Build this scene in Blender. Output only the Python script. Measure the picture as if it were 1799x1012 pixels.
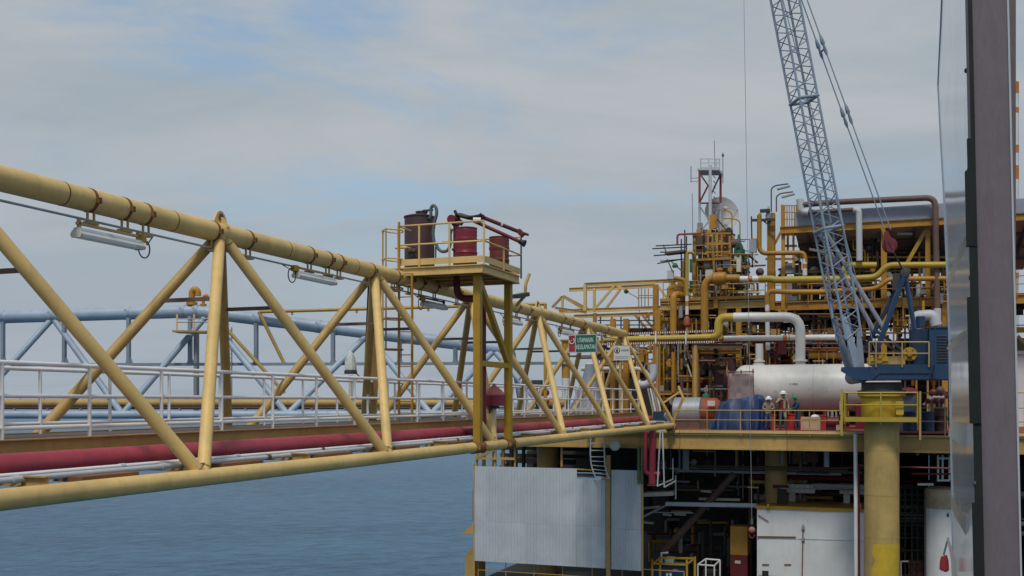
import bpy, bmesh, math, random
from mathutils import Vector, Matrix
R = math.radians
random.seed(7)
for o in list(bpy.data.objects): bpy.data.objects.remove(o)
scene = bpy.context.scene
COL = scene.collection

# ------------------------------------------------------------------ camera
EYE = 24.0                       # eye height above the sea, metres
CX, HZ, FP = 899.5, 705.0, 1800.0   # survey of the view: centre column, horizon row, focal length in photo pixels
cam_d = bpy.data.cameras.new('camera'); cam = bpy.data.objects.new('camera', cam_d); COL.objects.link(cam)
cam.location = (0, 0, EYE); cam.rotation_euler = (R(90), 0, 0)
cam_d.sensor_width = 36.0; cam_d.lens = 36.0 * FP / 1799.0
cam_d.shift_y = (HZ - 506.0) / 1799.0
cam_d.clip_start = 0.05; cam_d.clip_end = 60000
scene.camera = cam
scene.render.resolution_x = 1024; scene.render.resolution_y = 576

# ------------------------------------------------------------------ sky and sun
SUN_EL, SUN_AZ = 58.0, 194.0     # azimuth clockwise from +Y : behind the camera to the left, high in the haze
world = bpy.data.worlds.new('World'); scene.world = world; world.use_nodes = True
nt = world.node_tree; nt.nodes.clear()
def wn(t, **k):
    n = nt.nodes.new(t)
    for a, b in k.items(): setattr(n, a, b)
    return n
L = nt.links.new
out = wn('ShaderNodeOutputWorld'); bg = wn('ShaderNodeBackground'); L(bg.outputs[0], out.inputs[0])
bg.inputs[1].default_value = 0.086
sky = wn('ShaderNodeTexSky'); sky.sky_type = 'NISHITA'; sky.sun_disc = False
sky.sun_elevation = R(SUN_EL); sky.sun_rotation = R(SUN_AZ); sky.air_density = 1.3; sky.dust_density = 3.0; sky.ozone_density = 1.5
tc = wn('ShaderNodeTexCoord'); sep = wn('ShaderNodeSeparateXYZ'); L(tc.outputs['Generated'], sep.inputs[0])
zc = wn('ShaderNodeMath', operation='MAXIMUM'); L(sep.outputs[2], zc.inputs[0]); zc.inputs[1].default_value = 0.0
zo = wn('ShaderNodeMath', operation='ADD'); L(zc.outputs[0], zo.inputs[0]); zo.inputs[1].default_value = 0.22
dx = wn('ShaderNodeMath', operation='DIVIDE'); L(sep.outputs[0], dx.inputs[0]); L(zo.outputs[0], dx.inputs[1])
dy = wn('ShaderNodeMath', operation='DIVIDE'); L(sep.outputs[1], dy.inputs[0]); L(zo.outputs[0], dy.inputs[1])
cmb = wn('ShaderNodeCombineXYZ'); L(dx.outputs[0], cmb.inputs[0]); L(dy.outputs[0], cmb.inputs[1])
def cloud(scale, loc, detail, lo, hi, dist=0.4, rough=0.6):
    mp = wn('ShaderNodeMapping'); L(cmb.outputs[0], mp.inputs[0]); mp.inputs['Location'].default_value = loc
    mp.inputs['Scale'].default_value = (0.9, 1.5, 1); mp.inputs['Rotation'].default_value = (0, 0, R(-14))
    ns = wn('ShaderNodeTexNoise'); L(mp.outputs[0], ns.inputs['Vector']); ns.inputs['Scale'].default_value = scale
    ns.inputs['Detail'].default_value = detail; ns.inputs['Roughness'].default_value = rough; ns.inputs['Distortion'].default_value = dist
    mr = wn('ShaderNodeMapRange'); L(ns.outputs[0], mr.inputs[0]); mr.inputs[1].default_value = lo; mr.inputs[2].default_value = hi
    mr.interpolation_type = 'SMOOTHSTEP'
    return mr.outputs[0]
c1 = cloud(1.0, (4.89, 18.83, 0), 11, 0.35, 0.53, 0.5, 0.62)
c2 = cloud(1.1, (18.03, 0.61, 0), 10, 0.32, 0.68, 0.45)
skyg = wn('ShaderNodeMix', data_type='RGBA', blend_type='MULTIPLY'); skyg.inputs[0].default_value = 1
L(sky.outputs[0], skyg.inputs[6]); skyg.inputs[7].default_value = (1.02, 1.28, 1.42, 1)
cc = wn('ShaderNodeMix', data_type='RGBA'); L(c2, cc.inputs[0])
cc.inputs[6].default_value = (3.2, 3.75, 4.2, 1); cc.inputs[7].default_value = (4.4, 4.6, 4.72, 1)
cf = wn('ShaderNodeMapRange'); L(c1, cf.inputs[0]); cf.inputs[3].default_value = 0.34; cf.inputs[4].default_value = 0.97
mx = wn('ShaderNodeMix', data_type='RGBA'); L(cf.outputs[0], mx.inputs[0]); L(skyg.outputs[2], mx.inputs[6]); L(cc.outputs[2], mx.inputs[7])
# low haze over the sea: the same pale veil all round the horizon
hz = wn('ShaderNodeMapRange'); L(sep.outputs[2], hz.inputs[0]); hz.inputs[1].default_value = -0.02; hz.inputs[2].default_value = 0.34
hz.inputs[3].default_value = 0.8; hz.inputs[4].default_value = 0.0; hz.interpolation_type = 'SMOOTHSTEP'
mh = wn('ShaderNodeMix', data_type='RGBA'); L(hz.outputs[0], mh.inputs[0]); L(mx.outputs[2], mh.inputs[6]); mh.inputs[7].default_value = (3.3, 3.8, 4.45, 1)
L(mh.outputs[2], bg.inputs[0])

sd = bpy.data.lights.new('sun', 'SUN'); sun = bpy.data.objects.new('sun', sd); COL.objects.link(sun)
sd.energy = 1.5; sd.angle = R(10); sd.color = (1.0, 0.95, 0.87)
az, el = R(SUN_AZ), R(SUN_EL)
sv = Vector((math.sin(az) * math.cos(el), math.cos(az) * math.cos(el), math.sin(el)))
sun.rotation_euler = (-sv).to_track_quat('-Z', 'Y').to_euler(); sun.location = (0, -20, 80)
vs = scene.view_settings; vs.view_transform = 'Standard'; vs.look = 'None'; vs.gamma = 1.0; vs.exposure = 0.35; vs.use_curve_mapping = False

# ------------------------------------------------------------------ coordinates
# (s, t, z): s along the yellow bridge away from us, t to its left, z above eye level
_a = math.atan2(1568 - CX, FP)
D0, D1 = math.sin(_a), math.cos(_a)
def W(s, t, z): return Vector((s * D0 - t * D1, s * D1 + t * D0, EYE + z))
def ray(px, py): return Vector(((px - CX) / FP, 1.0, (HZ - py) / FP))
def FS(px, py, s):
    r = ray(px, py); return r * (s / (r.x * D0 + D1)) + Vector((0, 0, EYE))
def FT(px, py, t):
    r = ray(px, py); return r * (t / (-r.x * D1 + D0)) + Vector((0, 0, EYE))
def FY(px, py, y): return ray(px, py) * y + Vector((0, 0, EYE))
def STZ(p): return (p.x * D0 + p.y * D1, -p.x * D1 + p.y * D0, p.z - EYE)
def ts(px, s): return STZ(FS(px, HZ, s))[1]
def zs(px, py, s): return FS(px, py, s).z - EYE
SD = Vector((D0, D1, 0)); TD = Vector((-D1, D0, 0)); ZD = Vector((0, 0, 1))

# ------------------------------------------------------------------ materials
MATS = {}
def paint(name, rgb, rough=0.5, var=0.12, rust=0.0, rust_col=(0.16, 0.06, 0.025), metal=0.0, bump=0.15, scale=3.0, dirt=0.25, streak=True):
    if name in MATS: return MATS[name]
    m = bpy.data.materials.new(name); m.use_nodes = True; t = m.node_tree; b = t.nodes['Principled BSDF']
    N = t.nodes.new; K = t.links.new
    geo = N('ShaderNodeTexCoord'); src = geo.outputs['Object']
    n1 = N('ShaderNodeTexNoise'); K(src, n1.inputs['Vector']); n1.inputs['Scale'].default_value = scale; n1.inputs['Detail'].default_value = 8; n1.inputs['Roughness'].default_value = 0.65
    mpp = N('ShaderNodeMapping'); K(src, mpp.inputs[0]); mpp.inputs['Scale'].default_value = (1, 1, 0.16) if streak else (1, 1, 1)
    n2 = N('ShaderNodeTexNoise'); K(mpp.outputs[0], n2.inputs['Vector']); n2.inputs['Scale'].default_value = scale * 2.2; n2.inputs['Detail'].default_value = 10; n2.inputs['Roughness'].default_value = 0.7
    hsv = N('ShaderNodeMix'); hsv.data_type = 'RGBA'
    K(n1.outputs[0], hsv.inputs[0])
    hsv.inputs[6].default_value = tuple(c * (1 - var * 1.6) for c in rgb) + (1,); hsv.inputs[7].default_value = tuple(min(1, c * (1 + var * 1.2) + 0.01 * var) for c in rgb) + (1,)
    col = hsv.outputs[2]
    n0 = N('ShaderNodeTexNoise'); wp = N('ShaderNodeNewGeometry'); K(wp.outputs['Position'], n0.inputs['Vector']); n0.inputs['Scale'].default_value = 0.55; n0.inputs['Detail'].default_value = 5; n0.inputs['Roughness'].default_value = 0.7
    f0 = N('ShaderNodeMapRange'); K(n0.outputs[0], f0.inputs[0]); f0.inputs[1].default_value = 0.3; f0.inputs[2].default_value = 0.7; f0.inputs[3].default_value = 1 - var * 1.3; f0.inputs[4].default_value = 1 + var * 0.9
    x0 = N('ShaderNodeMix'); x0.data_type = 'RGBA'; x0.blend_type = 'MULTIPLY'; x0.inputs[0].default_value = 1; K(col, x0.inputs[6]); K(f0.outputs[0], x0.inputs[7]); col = x0.outputs[2]
    oi = N('ShaderNodeObjectInfo'); mo = N('ShaderNodeMapRange'); K(oi.outputs['Random'], mo.inputs[0]); mo.inputs[3].default_value = 1 - var * 0.7; mo.inputs[4].default_value = 1 + var * 0.5
    mm = N('ShaderNodeMix'); mm.data_type = 'RGBA'; mm.blend_type = 'MULTIPLY'; mm.inputs[0].default_value = 1; K(col, mm.inputs[6]); K(mo.outputs[0], mm.inputs[7]); col = mm.outputs[2]
    if dirt > 0:
        r = N('ShaderNodeMapRange'); K(n2.outputs[0], r.inputs[0]); r.inputs[1].default_value = 0.52; r.inputs[2].default_value = 0.78; r.inputs[4].default_value = dirt
        x = N('ShaderNodeMix'); x.data_type = 'RGBA'; K(r.outputs[0], x.inputs[0]); K(col, x.inputs[6]); x.inputs[7].default_value = (rgb[0] * 0.35 + 0.02, rgb[1] * 0.3 + 0.015, rgb[2] * 0.28 + 0.01, 1); col = x.outputs[2]
    rv = None
    if rust > 0:
        n3 = N('ShaderNodeTexNoise'); K(src, n3.inputs['Vector']); n3.inputs['Scale'].default_value = scale * 1.6; n3.inputs['Detail'].default_value = 12; n3.inputs['Roughness'].default_value = 0.75
        r = N('ShaderNodeMapRange'); K(n3.outputs[0], r.inputs[0]); r.inputs[1].default_value = 0.72 - rust * 0.3; r.inputs[2].default_value = 0.78 - rust * 0.22; rv = r.outputs[0]
        x = N('ShaderNodeMix'); x.data_type = 'RGBA'; K(rv, x.inputs[0]); K(col, x.inputs[6]); x.inputs[7].default_value = rust_col + (1,); col = x.outputs[2]
    K(col, b.inputs['Base Color'])
    rr = N('ShaderNodeMapRange'); K(n2.outputs[0], rr.inputs[0]); rr.inputs[3].default_value = max(0.05, rough - 0.12); rr.inputs[4].default_value = min(1, rough + 0.2); K(rr.outputs[0], b.inputs['Roughness'])
    b.inputs['Metallic'].default_value = metal
    if bump > 0:
        bp = N('ShaderNodeBump'); bp.inputs['Strength'].default_value = bump; bp.inputs['Distance'].default_value = 0.02; K(n2.outputs[0], bp.inputs['Height']); K(bp.outputs[0], b.inputs['Normal'])
    MATS[name] = m; return m
M = dict(
  cream=paint('cream_yellow_paint', (0.68, 0.462, 0.165), 0.42, 0.15, 0.21, rust_col=(0.24, 0.12, 0.045), dirt=0.36, scale=2.6),
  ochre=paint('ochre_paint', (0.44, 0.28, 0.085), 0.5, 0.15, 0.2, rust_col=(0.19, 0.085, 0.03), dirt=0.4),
  yellow=paint('safety_yellow_paint', (0.46, 0.265, 0.018), 0.45, 0.15, 0.17, dirt=0.38),
  orange=paint('amber_paint', (0.42, 0.205, 0.02), 0.5, 0.16, 0.24, dirt=0.3),
  olive=paint('faded_olive_yellow_paint', (0.44, 0.31, 0.035), 0.45, 0.1, 0.08, dirt=0.25),
  bright=paint('bright_yellow_paint', (0.56, 0.37, 0.025), 0.45, 0.14, 0.12, dirt=0.35),
  white=paint('white_paint', (0.68, 0.68, 0.67), 0.4, 0.07, 0.12, rust_col=(0.40, 0.27, 0.16), dirt=0.28, scale=1.6),
  rail=paint('white_rail_paint', (0.82, 0.80, 0.79), 0.4, 0.05, 0.07, dirt=0.15),
  vessel=paint('vessel_white_paint', (0.64, 0.615, 0.58), 0.4, 0.08, 0.1, rust_col=(0.42, 0.33, 0.25), dirt=0.3, scale=1.1),
  cream_w=paint('cream_white_paint', (0.60, 0.55, 0.46), 0.5, 0.1, 0.12, dirt=0.3),
  clad=paint('pale_blue_grey_cladding', (0.49, 0.52, 0.55), 0.45, 0.10, 0.12, rust_col=(0.27, 0.24, 0.21), dirt=0.3, scale=0.9),
  blue_b=paint('pale_blue_paint', (0.31, 0.385, 0.475), 0.45, 0.14, 0.24, rust_col=(0.10, 0.075, 0.06), dirt=0.25, scale=1.2),
  grey_b=paint('grey_blue_paint', (0.22, 0.27, 0.33), 0.5, 0.12, 0.18, dirt=0.3),
  boom=paint('boom_blue_grey_paint', (0.25, 0.31, 0.385), 0.45, 0.12, 0.12, dirt=0.3),
  cblue=paint('crane_blue_paint', (0.012, 0.042, 0.10), 0.45, 0.2, 0.12, dirt=0.4),
  red=paint('red_pipe_paint', (0.41, 0.042, 0.066), 0.42, 0.16, 0.1, rust_col=(0.34, 0.14, 0.13), dirt=0.35, streak=False),
  rose=paint('faded_rose_paint', (0.42, 0.12, 0.11), 0.5, 0.2, 0.1, dirt=0.3),
  dred=paint('dark_red_paint', (0.13, 0.010, 0.018), 0.45, 0.15, 0.08, dirt=0.3),
  drum=paint('drum_crimson_paint', (0.20, 0.013, 0.03), 0.4, 0.12, 0.04, dirt=0.2),
  maroon=paint('maroon_paint', (0.085, 0.035, 0.038), 0.5, 0.18, 0.1, dirt=0.35),
  rustred=paint('rusty_red_paint', (0.15, 0.03, 0.022), 0.6, 0.25, 0.3, dirt=0.4),
  rust=paint('rusty_steel', (0.20, 0.085, 0.028), 0.8, 0.3, 0.4, dirt=0.4),
  brown=paint('brown_paint', (0.13, 0.075, 0.055), 0.6, 0.2, 0.15, dirt=0.3),
  galv=paint('galvanised_steel', (0.33, 0.35, 0.37), 0.45, 0.15, 0.06, metal=0.3, dirt=0.25),
  grey=paint('grey_paint', (0.30, 0.31, 0.32), 0.55, 0.12, 0.08, dirt=0.3),
  lgrey=paint('light_grey_paint', (0.48, 0.50, 0.53), 0.5, 0.08, 0.05, dirt=0.2),
  dgrey=paint('dark_grey_steel', (0.045, 0.045, 0.047), 0.6, 0.2, 0.15, dirt=0.3),
  black=paint('black_rubber', (0.014, 0.014, 0.015), 0.55, 0.2, 0, dirt=0),
  hose=paint('grey_green_hose', (0.10, 0.13, 0.13), 0.5, 0.15, 0, dirt=0.2),
  deck=paint('worn_deck_plate', (0.15, 0.10, 0.075), 0.75, 0.2, 0.3, dirt=0.4, scale=1.0),
  dark=paint('dark_shaded_steel', (0.03, 0.027, 0.022), 0.75, 0.3, 0.2, dirt=0.3),  # near-black tone; inside the decks it carries painted shade
  green=paint('valve_green_paint', (0.03, 0.14, 0.07), 0.5, 0.15, 0.08, dirt=0.3),
  olive_g=paint('olive_green_pipe_paint', (0.10, 0.13, 0.055), 0.55, 0.15, 0.1, dirt=0.3),
  signg=paint('sign_green', (0.008, 0.13, 0.085), 0.4, 0.06, 0, dirt=0.1),
  signr=paint('sign_red', (0.30, 0.02, 0.045), 0.4, 0.08, 0, dirt=0.1),
  signw=paint('sign_white', (0.62, 0.63, 0.58), 0.4, 0.05, 0, dirt=0.1),
  signt=paint('sign_letter_white', (0.72, 0.75, 0.75), 0.5, 0.03, 0, dirt=0),
  signk=paint('sign_black', (0.02, 0.022, 0.025), 0.5, 0.05, 0, dirt=0),
  tarpb=paint('blue_tarpaulin', (0.012, 0.035, 0.115), 0.5, 0.2, 0, dirt=0.2, streak=False),
  tarpg=paint('grey_tarpaulin', (0.23, 0.25, 0.29), 0.5, 0.12, 0, dirt=0.25),
  orange_p=paint('faded_orange_paint', (0.33, 0.075, 0.03), 0.5, 0.15, 0.1, dirt=0.25),
  band_o=paint('orange_band', (0.55, 0.17, 0.02), 0.45, 0.1, 0.05),
  redband=paint('mast_red_paint', (0.34, 0.055, 0.05), 0.5, 0.1, 0.05),
  scarlet=paint('scarlet_plastic', (0.50, 0.03, 0.03), 0.45, 0.12, 0, dirt=0.15),
  wood=paint('plywood', (0.45, 0.33, 0.21), 0.75, 0.12, 0, dirt=0.25),
  dish=paint('dish_grey', (0.42, 0.41, 0.41), 0.55, 0.06, 0.05, dirt=0.2),
  mauve=paint('mauve_grey_post_paint', (0.165, 0.135, 0.15), 0.6, 0.09, 0.06, rust_col=(0.09, 0.075, 0.08), dirt=0.3, bump=0.45, scale=11),
  bottle=paint('bottle_green_rubber', (0.003, 0.008, 0.006), 0.75, 0.2, 0, dirt=0.1),
  flap=paint('beige_flap_sheet', (0.42, 0.36, 0.29), 0.5, 0.12, 0, dirt=0.3, scale=6),
  skin=paint('skin', (0.22, 0.11, 0.065), 0.55, 0.08, 0, dirt=0, bump=0),
  khaki=paint('khaki_coverall_cloth', (0.36, 0.31, 0.22), 0.85, 0.12, 0, dirt=0.2),
  navy=paint('navy_coverall_cloth', (0.015, 0.05, 0.11), 0.85, 0.12, 0, dirt=0.2),
  denim=paint('grey_blue_trouser_cloth', (0.075, 0.10, 0.14), 0.85, 0.12, 0, dirt=0.2),
  boot=paint('dark_boot_leather', (0.02, 0.017, 0.015), 0.6, 0.15, 0, dirt=0),
  helw=paint('white_helmet_shell', (0.78, 0.78, 0.78), 0.3, 0.03, 0, dirt=0.05),
  helg=paint('green_helmet_shell', (0.02, 0.22, 0.10), 0.3, 0.05, 0, dirt=0.05),
)
def glass_mat():
    m = bpy.data.materials.new('clear_lamp_cover'); m.use_nodes = True; b = m.node_tree.nodes['Principled BSDF']
    b.inputs['Base Color'].default_value = (0.78, 0.80, 0.76, 1); b.inputs['Roughness'].default_value = 0.25
    b.inputs['Transmission Weight'].default_value = 0.35; b.inputs['IOR'].default_value = 1.2
    return m
M['cover'] = glass_mat()
M['blotch'] = paint('rust_blotched_blue', (0.33, 0.42, 0.52), 0.5, 0.15, 0.62, rust_col=(0.10, 0.07, 0.055), dirt=0.4, scale=2.4)
def mirror_mat():
    m = bpy.data.materials.new('polished_sheet'); m.use_nodes = True; t = m.node_tree; b = t.nodes['Principled BSDF']
    b.inputs['Metallic'].default_value = 0.38; b.inputs['Roughness'].default_value = 0.11; b.inputs['Specular IOR Level'].default_value = 0.9
    tcn = t.nodes.new('ShaderNodeTexCoord'); mp = t.nodes.new('ShaderNodeMapping'); mp.inputs['Scale'].default_value = (22, 22, 0.6)
    n = t.nodes.new('ShaderNodeTexNoise'); n.inputs['Scale'].default_value = 6; n.inputs['Detail'].default_value = 9
    t.links.new(tcn.outputs['Object'], mp.inputs[0]); t.links.new(mp.outputs[0], n.inputs['Vector'])
    r = t.nodes.new('ShaderNodeMapRange'); r.inputs[1].default_value = 0.5; r.inputs[2].default_value = 0.72
    t.links.new(n.outputs[0], r.inputs[0])
    mxx = t.nodes.new('ShaderNodeMix'); mxx.data_type = 'RGBA'; t.links.new(r.outputs[0], mxx.inputs[0])
    mxx.inputs[6].default_value = (0.90, 0.91, 0.94, 1); mxx.inputs[7].default_value = (0.40, 0.41, 0.50, 1)
    n5 = t.nodes.new('ShaderNodeTexNoise'); n5.inputs['Scale'].default_value = 2.3; n5.inputs['Detail'].default_value = 8; n5.inputs['Roughness'].default_value = 0.7; t.links.new(tcn.outputs['Object'], n5.inputs['Vector'])
    r5 = t.nodes.new('ShaderNodeMapRange'); r5.inputs[1].default_value = 0.52; r5.inputs[2].default_value = 0.66; r5.inputs[4].default_value = 0.75; t.links.new(n5.outputs[0], r5.inputs[0])
    x5 = t.nodes.new('ShaderNodeMix'); x5.data_type = 'RGBA'; t.links.new(r5.outputs[0], x5.inputs[0]); t.links.new(mxx.outputs[2], x5.inputs[6]); x5.inputs[7].default_value = (0.62, 0.52, 0.38, 1)
    t.links.new(x5.outputs[2], b.inputs['Base Color'])
    n2 = t.nodes.new('ShaderNodeTexNoise'); n2.inputs['Scale'].default_value = 1.6; n2.inputs['Detail'].default_value = 3
    t.links.new(tcn.outputs['Object'], n2.inputs['Vector'])
    bp = t.nodes.new('ShaderNodeBump'); bp.inputs['Strength'].default_value = 0.04; bp.inputs['Distance'].default_value = 0.05
    t.links.new(n2.outputs[0], bp.inputs['Height']); t.links.new(bp.outputs[0], b.inputs['Normal'])
    return m
M['mirror'] = mirror_mat()
M['reddeck'] = paint('red_oxide_deck_paint', (0.30, 0.065, 0.045), 0.7, 0.2, 0.15, dirt=0.4, scale=1.0)
def sea_mat():
    m = bpy.data.materials.new('sea_water'); m.use_nodes = True; t = m.node_tree; b = t.nodes['Principled BSDF']
    N = t.nodes.new; K = t.links.new
    b.inputs['Roughness'].default_value = 0.22; b.inputs['IOR'].default_value = 1.33; b.inputs['Specular IOR Level'].default_value = 0.22
    g = N('ShaderNodeNewGeometry')
    def wave(scale, sx, sy, rot, det):
        mp = N('ShaderNodeMapping'); K(g.outputs['Position'], mp.inputs[0]); mp.inputs['Scale'].default_value = (sx, sy, 1); mp.inputs['Rotation'].default_value = (0, 0, R(rot))
        n = N('ShaderNodeTexNoise'); K(mp.outputs[0], n.inputs['Vector']); n.inputs['Scale'].default_value = scale; n.inputs['Detail'].default_value = det; n.inputs['Roughness'].default_value = 0.6; n.inputs['Distortion'].default_value = 0.3
        return n.outputs[0]
    w1, w2, w3 = wave(0.27, 0.8, 1.15, 22, 6), wave(0.9, 0.8, 1.1, -14, 6), wave(0.02, 0.6, 1.2, 5, 4)
    a1 = N('ShaderNodeMath'); a1.operation = 'MULTIPLY_ADD'; K(w2, a1.inputs[0]); a1.inputs[1].default_value = 0.45; K(w1, a1.inputs[2])
    bp = N('ShaderNodeBump'); bp.inputs['Strength'].default_value = 1.0; bp.inputs['Distance'].default_value = 1.25; K(a1.outputs[0], bp.inputs['Height']); K(bp.outputs[0], b.inputs['Normal'])
    mxx = N('ShaderNodeMix'); mxx.data_type = 'RGBA'
    ad = N('ShaderNodeMath'); ad.operation = 'MULTIPLY_ADD'; K(w3, ad.inputs[0]); ad.inputs[1].default_value = 0.8; K(w1, ad.inputs[2])
    r = N('ShaderNodeMapRange'); K(ad.outputs[0], r.inputs[0]); r.inputs[1].default_value = 0.68; r.inputs[2].default_value = 1.08
    K(r.outputs[0], mxx.inputs[0]); mxx.inputs[6].default_value = (0.011, 0.068, 0.138, 1); mxx.inputs[7].default_value = (0.042, 0.138, 0.235, 1)
    K(mxx.outputs[2], b.inputs['Base Color'])
    return m
M['sea'] = sea_mat()

# ------------------------------------------------------------------ mesh helpers
WL = {}     # world location of every object, for parenting
class MB:
    def __init__(s): s.v = []; s.f = []; s.m = []
    def add(s, vs, fs, mi=0):
        k = len(s.v); s.v += [Vector(p) for p in vs]; s.f += [tuple(i + k for i in f) for f in fs]; s.m += [mi] * len(fs); return s
    def tube(s, pts, r, n=10, caps=True, mi=0, closed=False):
        pts = [Vector(p) for p in pts]; k = len(pts)
        if not isinstance(r, (list, tuple)): r = [r] * k
        tang = []
        for i in range(k):
            if closed: d = (pts[(i + 1) % k] - pts[i]).normalized() + (pts[i] - pts[i - 1]).normalized()
            elif i == 0: d = pts[1] - pts[0]
            elif i == k - 1: d = pts[-1] - pts[-2]
            else: d = (pts[i + 1] - pts[i]).normalized() + (pts[i] - pts[i - 1]).normalized()
            tang.append(d.normalized() if d.length > 1e-9 else Vector((0, 0, 1)))
        u = tang[0].orthogonal().normalized(); vs = []
        for i in range(k):
            if i:
                q = tang[i - 1].rotation_difference(tang[i]); u = q @ u
            u = (u - tang[i] * u.dot(tang[i])).normalized(); w = tang[i].cross(u)
            vs += [pts[i] + (u * math.cos(2 * math.pi * j / n) + w * math.sin(2 * math.pi * j / n)) * r[i] for j in range(n)]
        fs = []
        for i in range(k - 1 + (1 if closed else 0)):
            a, b = i * n, ((i + 1) % k) * n
            fs += [(a + j, a + (j + 1) % n, b + (j + 1) % n, b + j) for j in range(n)]
        if caps and not closed: fs += [tuple(range(n - 1, -1, -1)), tuple(range((k - 1) * n, k * n))]
        return s.add(vs, fs, mi)
    def pipe(s, pts, r, bend=0.4, n=10, mi=0, seg=6):
        pts = [Vector(p) for p in pts]; o = [pts[0]]
        for i in range(1, len(pts) - 1):
            a, b, c = pts[i - 1], pts[i], pts[i + 1]; d1 = (a - b); d2 = (c - b)
            bl = min(bend, d1.length * 0.49, d2.length * 0.49); p, q = b + d1.normalized() * bl, b + d2.normalized() * bl
            for k in range(seg + 1):
                t = k / seg; o.append(p * (1 - t) ** 2 + b * 2 * t * (1 - t) + q * t * t)
        o.append(pts[-1]); return s.tube(o, r, n, True, mi)
    def beam(s, p, q, w, h, up=ZD, mi=0):
        p, q = Vector(p), Vector(q); d = (q - p).normalized(); x = d.cross(up)
        if x.length < 1e-5: x = d.cross(SD)
        x.normalize(); y = x.cross(d).normalized(); vs = []
        for c in (p, q): vs += [c + x * a * w / 2 + y * b * h / 2 for a, b in ((-1, -1), (1, -1), (1, 1), (-1, 1))]
        return s.add(vs, [(3, 2, 1, 0), (4, 5, 6, 7), (0, 1, 5, 4), (1, 2, 6, 5), (2, 3, 7, 6), (3, 0, 4, 7)], mi)
    def ibeam(s, p, q, w, h, up=ZD, ft=0.12, mi=0):
        p, q = Vector(p), Vector(q); d = (q - p).normalized(); x = d.cross(up)
        if x.length < 1e-5: x = d.cross(SD)
        x.normalize(); y = x.cross(d).normalized(); f = h * ft; k = w * 0.06
        prof = [(-w/2, -h/2), (w/2, -h/2), (w/2, -h/2 + f), (k, -h/2 + f), (k, h/2 - f), (w/2, h/2 - f), (w/2, h/2), (-w/2, h/2), (-w/2, h/2 - f), (-k, h/2 - f), (-k, -h/2 + f), (-w/2, -h/2 + f)]
        vs = [c + x * a + y * b for c in (p, q) for a, b in prof]; n = 12
        return s.add(vs, [tuple(range(n - 1, -1, -1)), tuple(range(n, 2 * n))] + [(i, (i + 1) % n, n + (i + 1) % n, n + i) for i in range(n)], mi)
    def box(s, s0, s1, t0, t1, z0, z1, mi=0):
        vs = [W(a, b, c) for c in (z0, z1) for a, b in ((s0, t0), (s0, t1), (s1, t1), (s1, t0))]
        return s.add(vs, [(0, 1, 2, 3), (7, 6, 5, 4), (0, 4, 5, 1), (1, 5, 6, 2), (2, 6, 7, 3), (3, 7, 4, 0)], mi)
    def lathe(s, c, axis, prof, n=20, mi=0):
        c = Vector(c); ax = Vector(axis).normalized(); u = ax.orthogonal().normalized(); w = ax.cross(u); vs = []
        for r, h in prof: vs += [c + ax * h + (u * math.cos(2 * math.pi * j / n) + w * math.sin(2 * math.pi * j / n)) * max(r, 1e-4) for j in range(n)]
        k = len(prof); fs = []
        for i in range(k - 1):
            a, b = i * n, (i + 1) * n; fs += [(a + j, a + (j + 1) % n, b + (j + 1) % n, b + j) for j in range(n)]
        fs += [tuple(range(n - 1, -1, -1)), tuple(range((k - 1) * n, k * n))]
        return s.add(vs, fs, mi)
    def ball(s, c, r, n=12, mi=0, sc=(1, 1, 1)):
        c = Vector(c); vs = []; m = n // 2
        for i in range(m + 1):
            a = math.pi * i / m; rr = max(math.sin(a), 1e-3) * r
            vs += [c + Vector((rr * math.cos(2 * math.pi * j / n) * sc[0], rr * math.sin(2 * math.pi * j / n) * sc[1], -math.cos(a) * r * sc[2])) for j in range(n)]
        fs = [(i * n + j, i * n + (j + 1) % n, (i + 1) * n + (j + 1) % n, (i + 1) * n + j) for i in range(m) for j in range(n)]
        return s.add(vs, fs, mi)
    def prism(s, poly, ext, mi=0):
        poly = [Vector(p) for p in poly]; ext = Vector(ext); n = len(poly)
        return s.add(poly + [p + ext for p in poly], [tuple(range(n - 1, -1, -1)), tuple(range(n, 2 * n))] + [(i, (i + 1) % n, n + (i + 1) % n, n + i) for i in range(n)], mi)
    def sheet(s, grid, thick, mi=0):
        """grid: rows of points; closed slab of given thickness vector"""
        r, c = len(grid), len(grid[0]); th = Vector(thick); vs = [Vector(p) for row in grid for p in row]; k = len(vs)
        vs += [p + th for p in vs[:k]]; fs = []
        for i in range(r - 1):
            for j in range(c - 1):
                a, b, d, e = i * c + j, i * c + j + 1, (i + 1) * c + j + 1, (i + 1) * c + j
                fs += [(a, b, d, e), (e + k, d + k, b + k, a + k)]
        rim = [j for j in range(c)] + [i * c + c - 1 for i in range(1, r)] + [(r - 1) * c + j for j in range(c - 2, -1, -1)] + [i * c for i in range(r - 2, 0, -1)]
        for i in range(len(rim)): a, b = rim[i], rim[(i + 1) % len(rim)]; fs.append((b, a, a + k, b + k))
        return s.add(vs, fs, mi)
    def build(s, name, mat, parent=None, label=None, cat=None, group=None, kind=None, smooth=38, fix=False):
        mats = mat if isinstance(mat, (list, tuple)) else [mat]
        xs = [p.x for p in s.v]; ys = [p.y for p in s.v]; zz = [p.z for p in s.v]
        org = Vector(((min(xs) + max(xs)) / 2, (min(ys) + max(ys)) / 2, min(zz)))
        me = bpy.data.meshes.new(name); me.from_pydata([tuple(p - org) for p in s.v], [], s.f)
        for m_ in mats: me.materials.append(M[m_] if isinstance(m_, str) else m_)
        if len(mats) > 1: me.polygons.foreach_set('material_index', s.m)
        bm = bmesh.new(); bm.from_mesh(me); bmesh.ops.recalc_face_normals(bm, faces=bm.faces); bm.to_mesh(me); bm.free()
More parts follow.
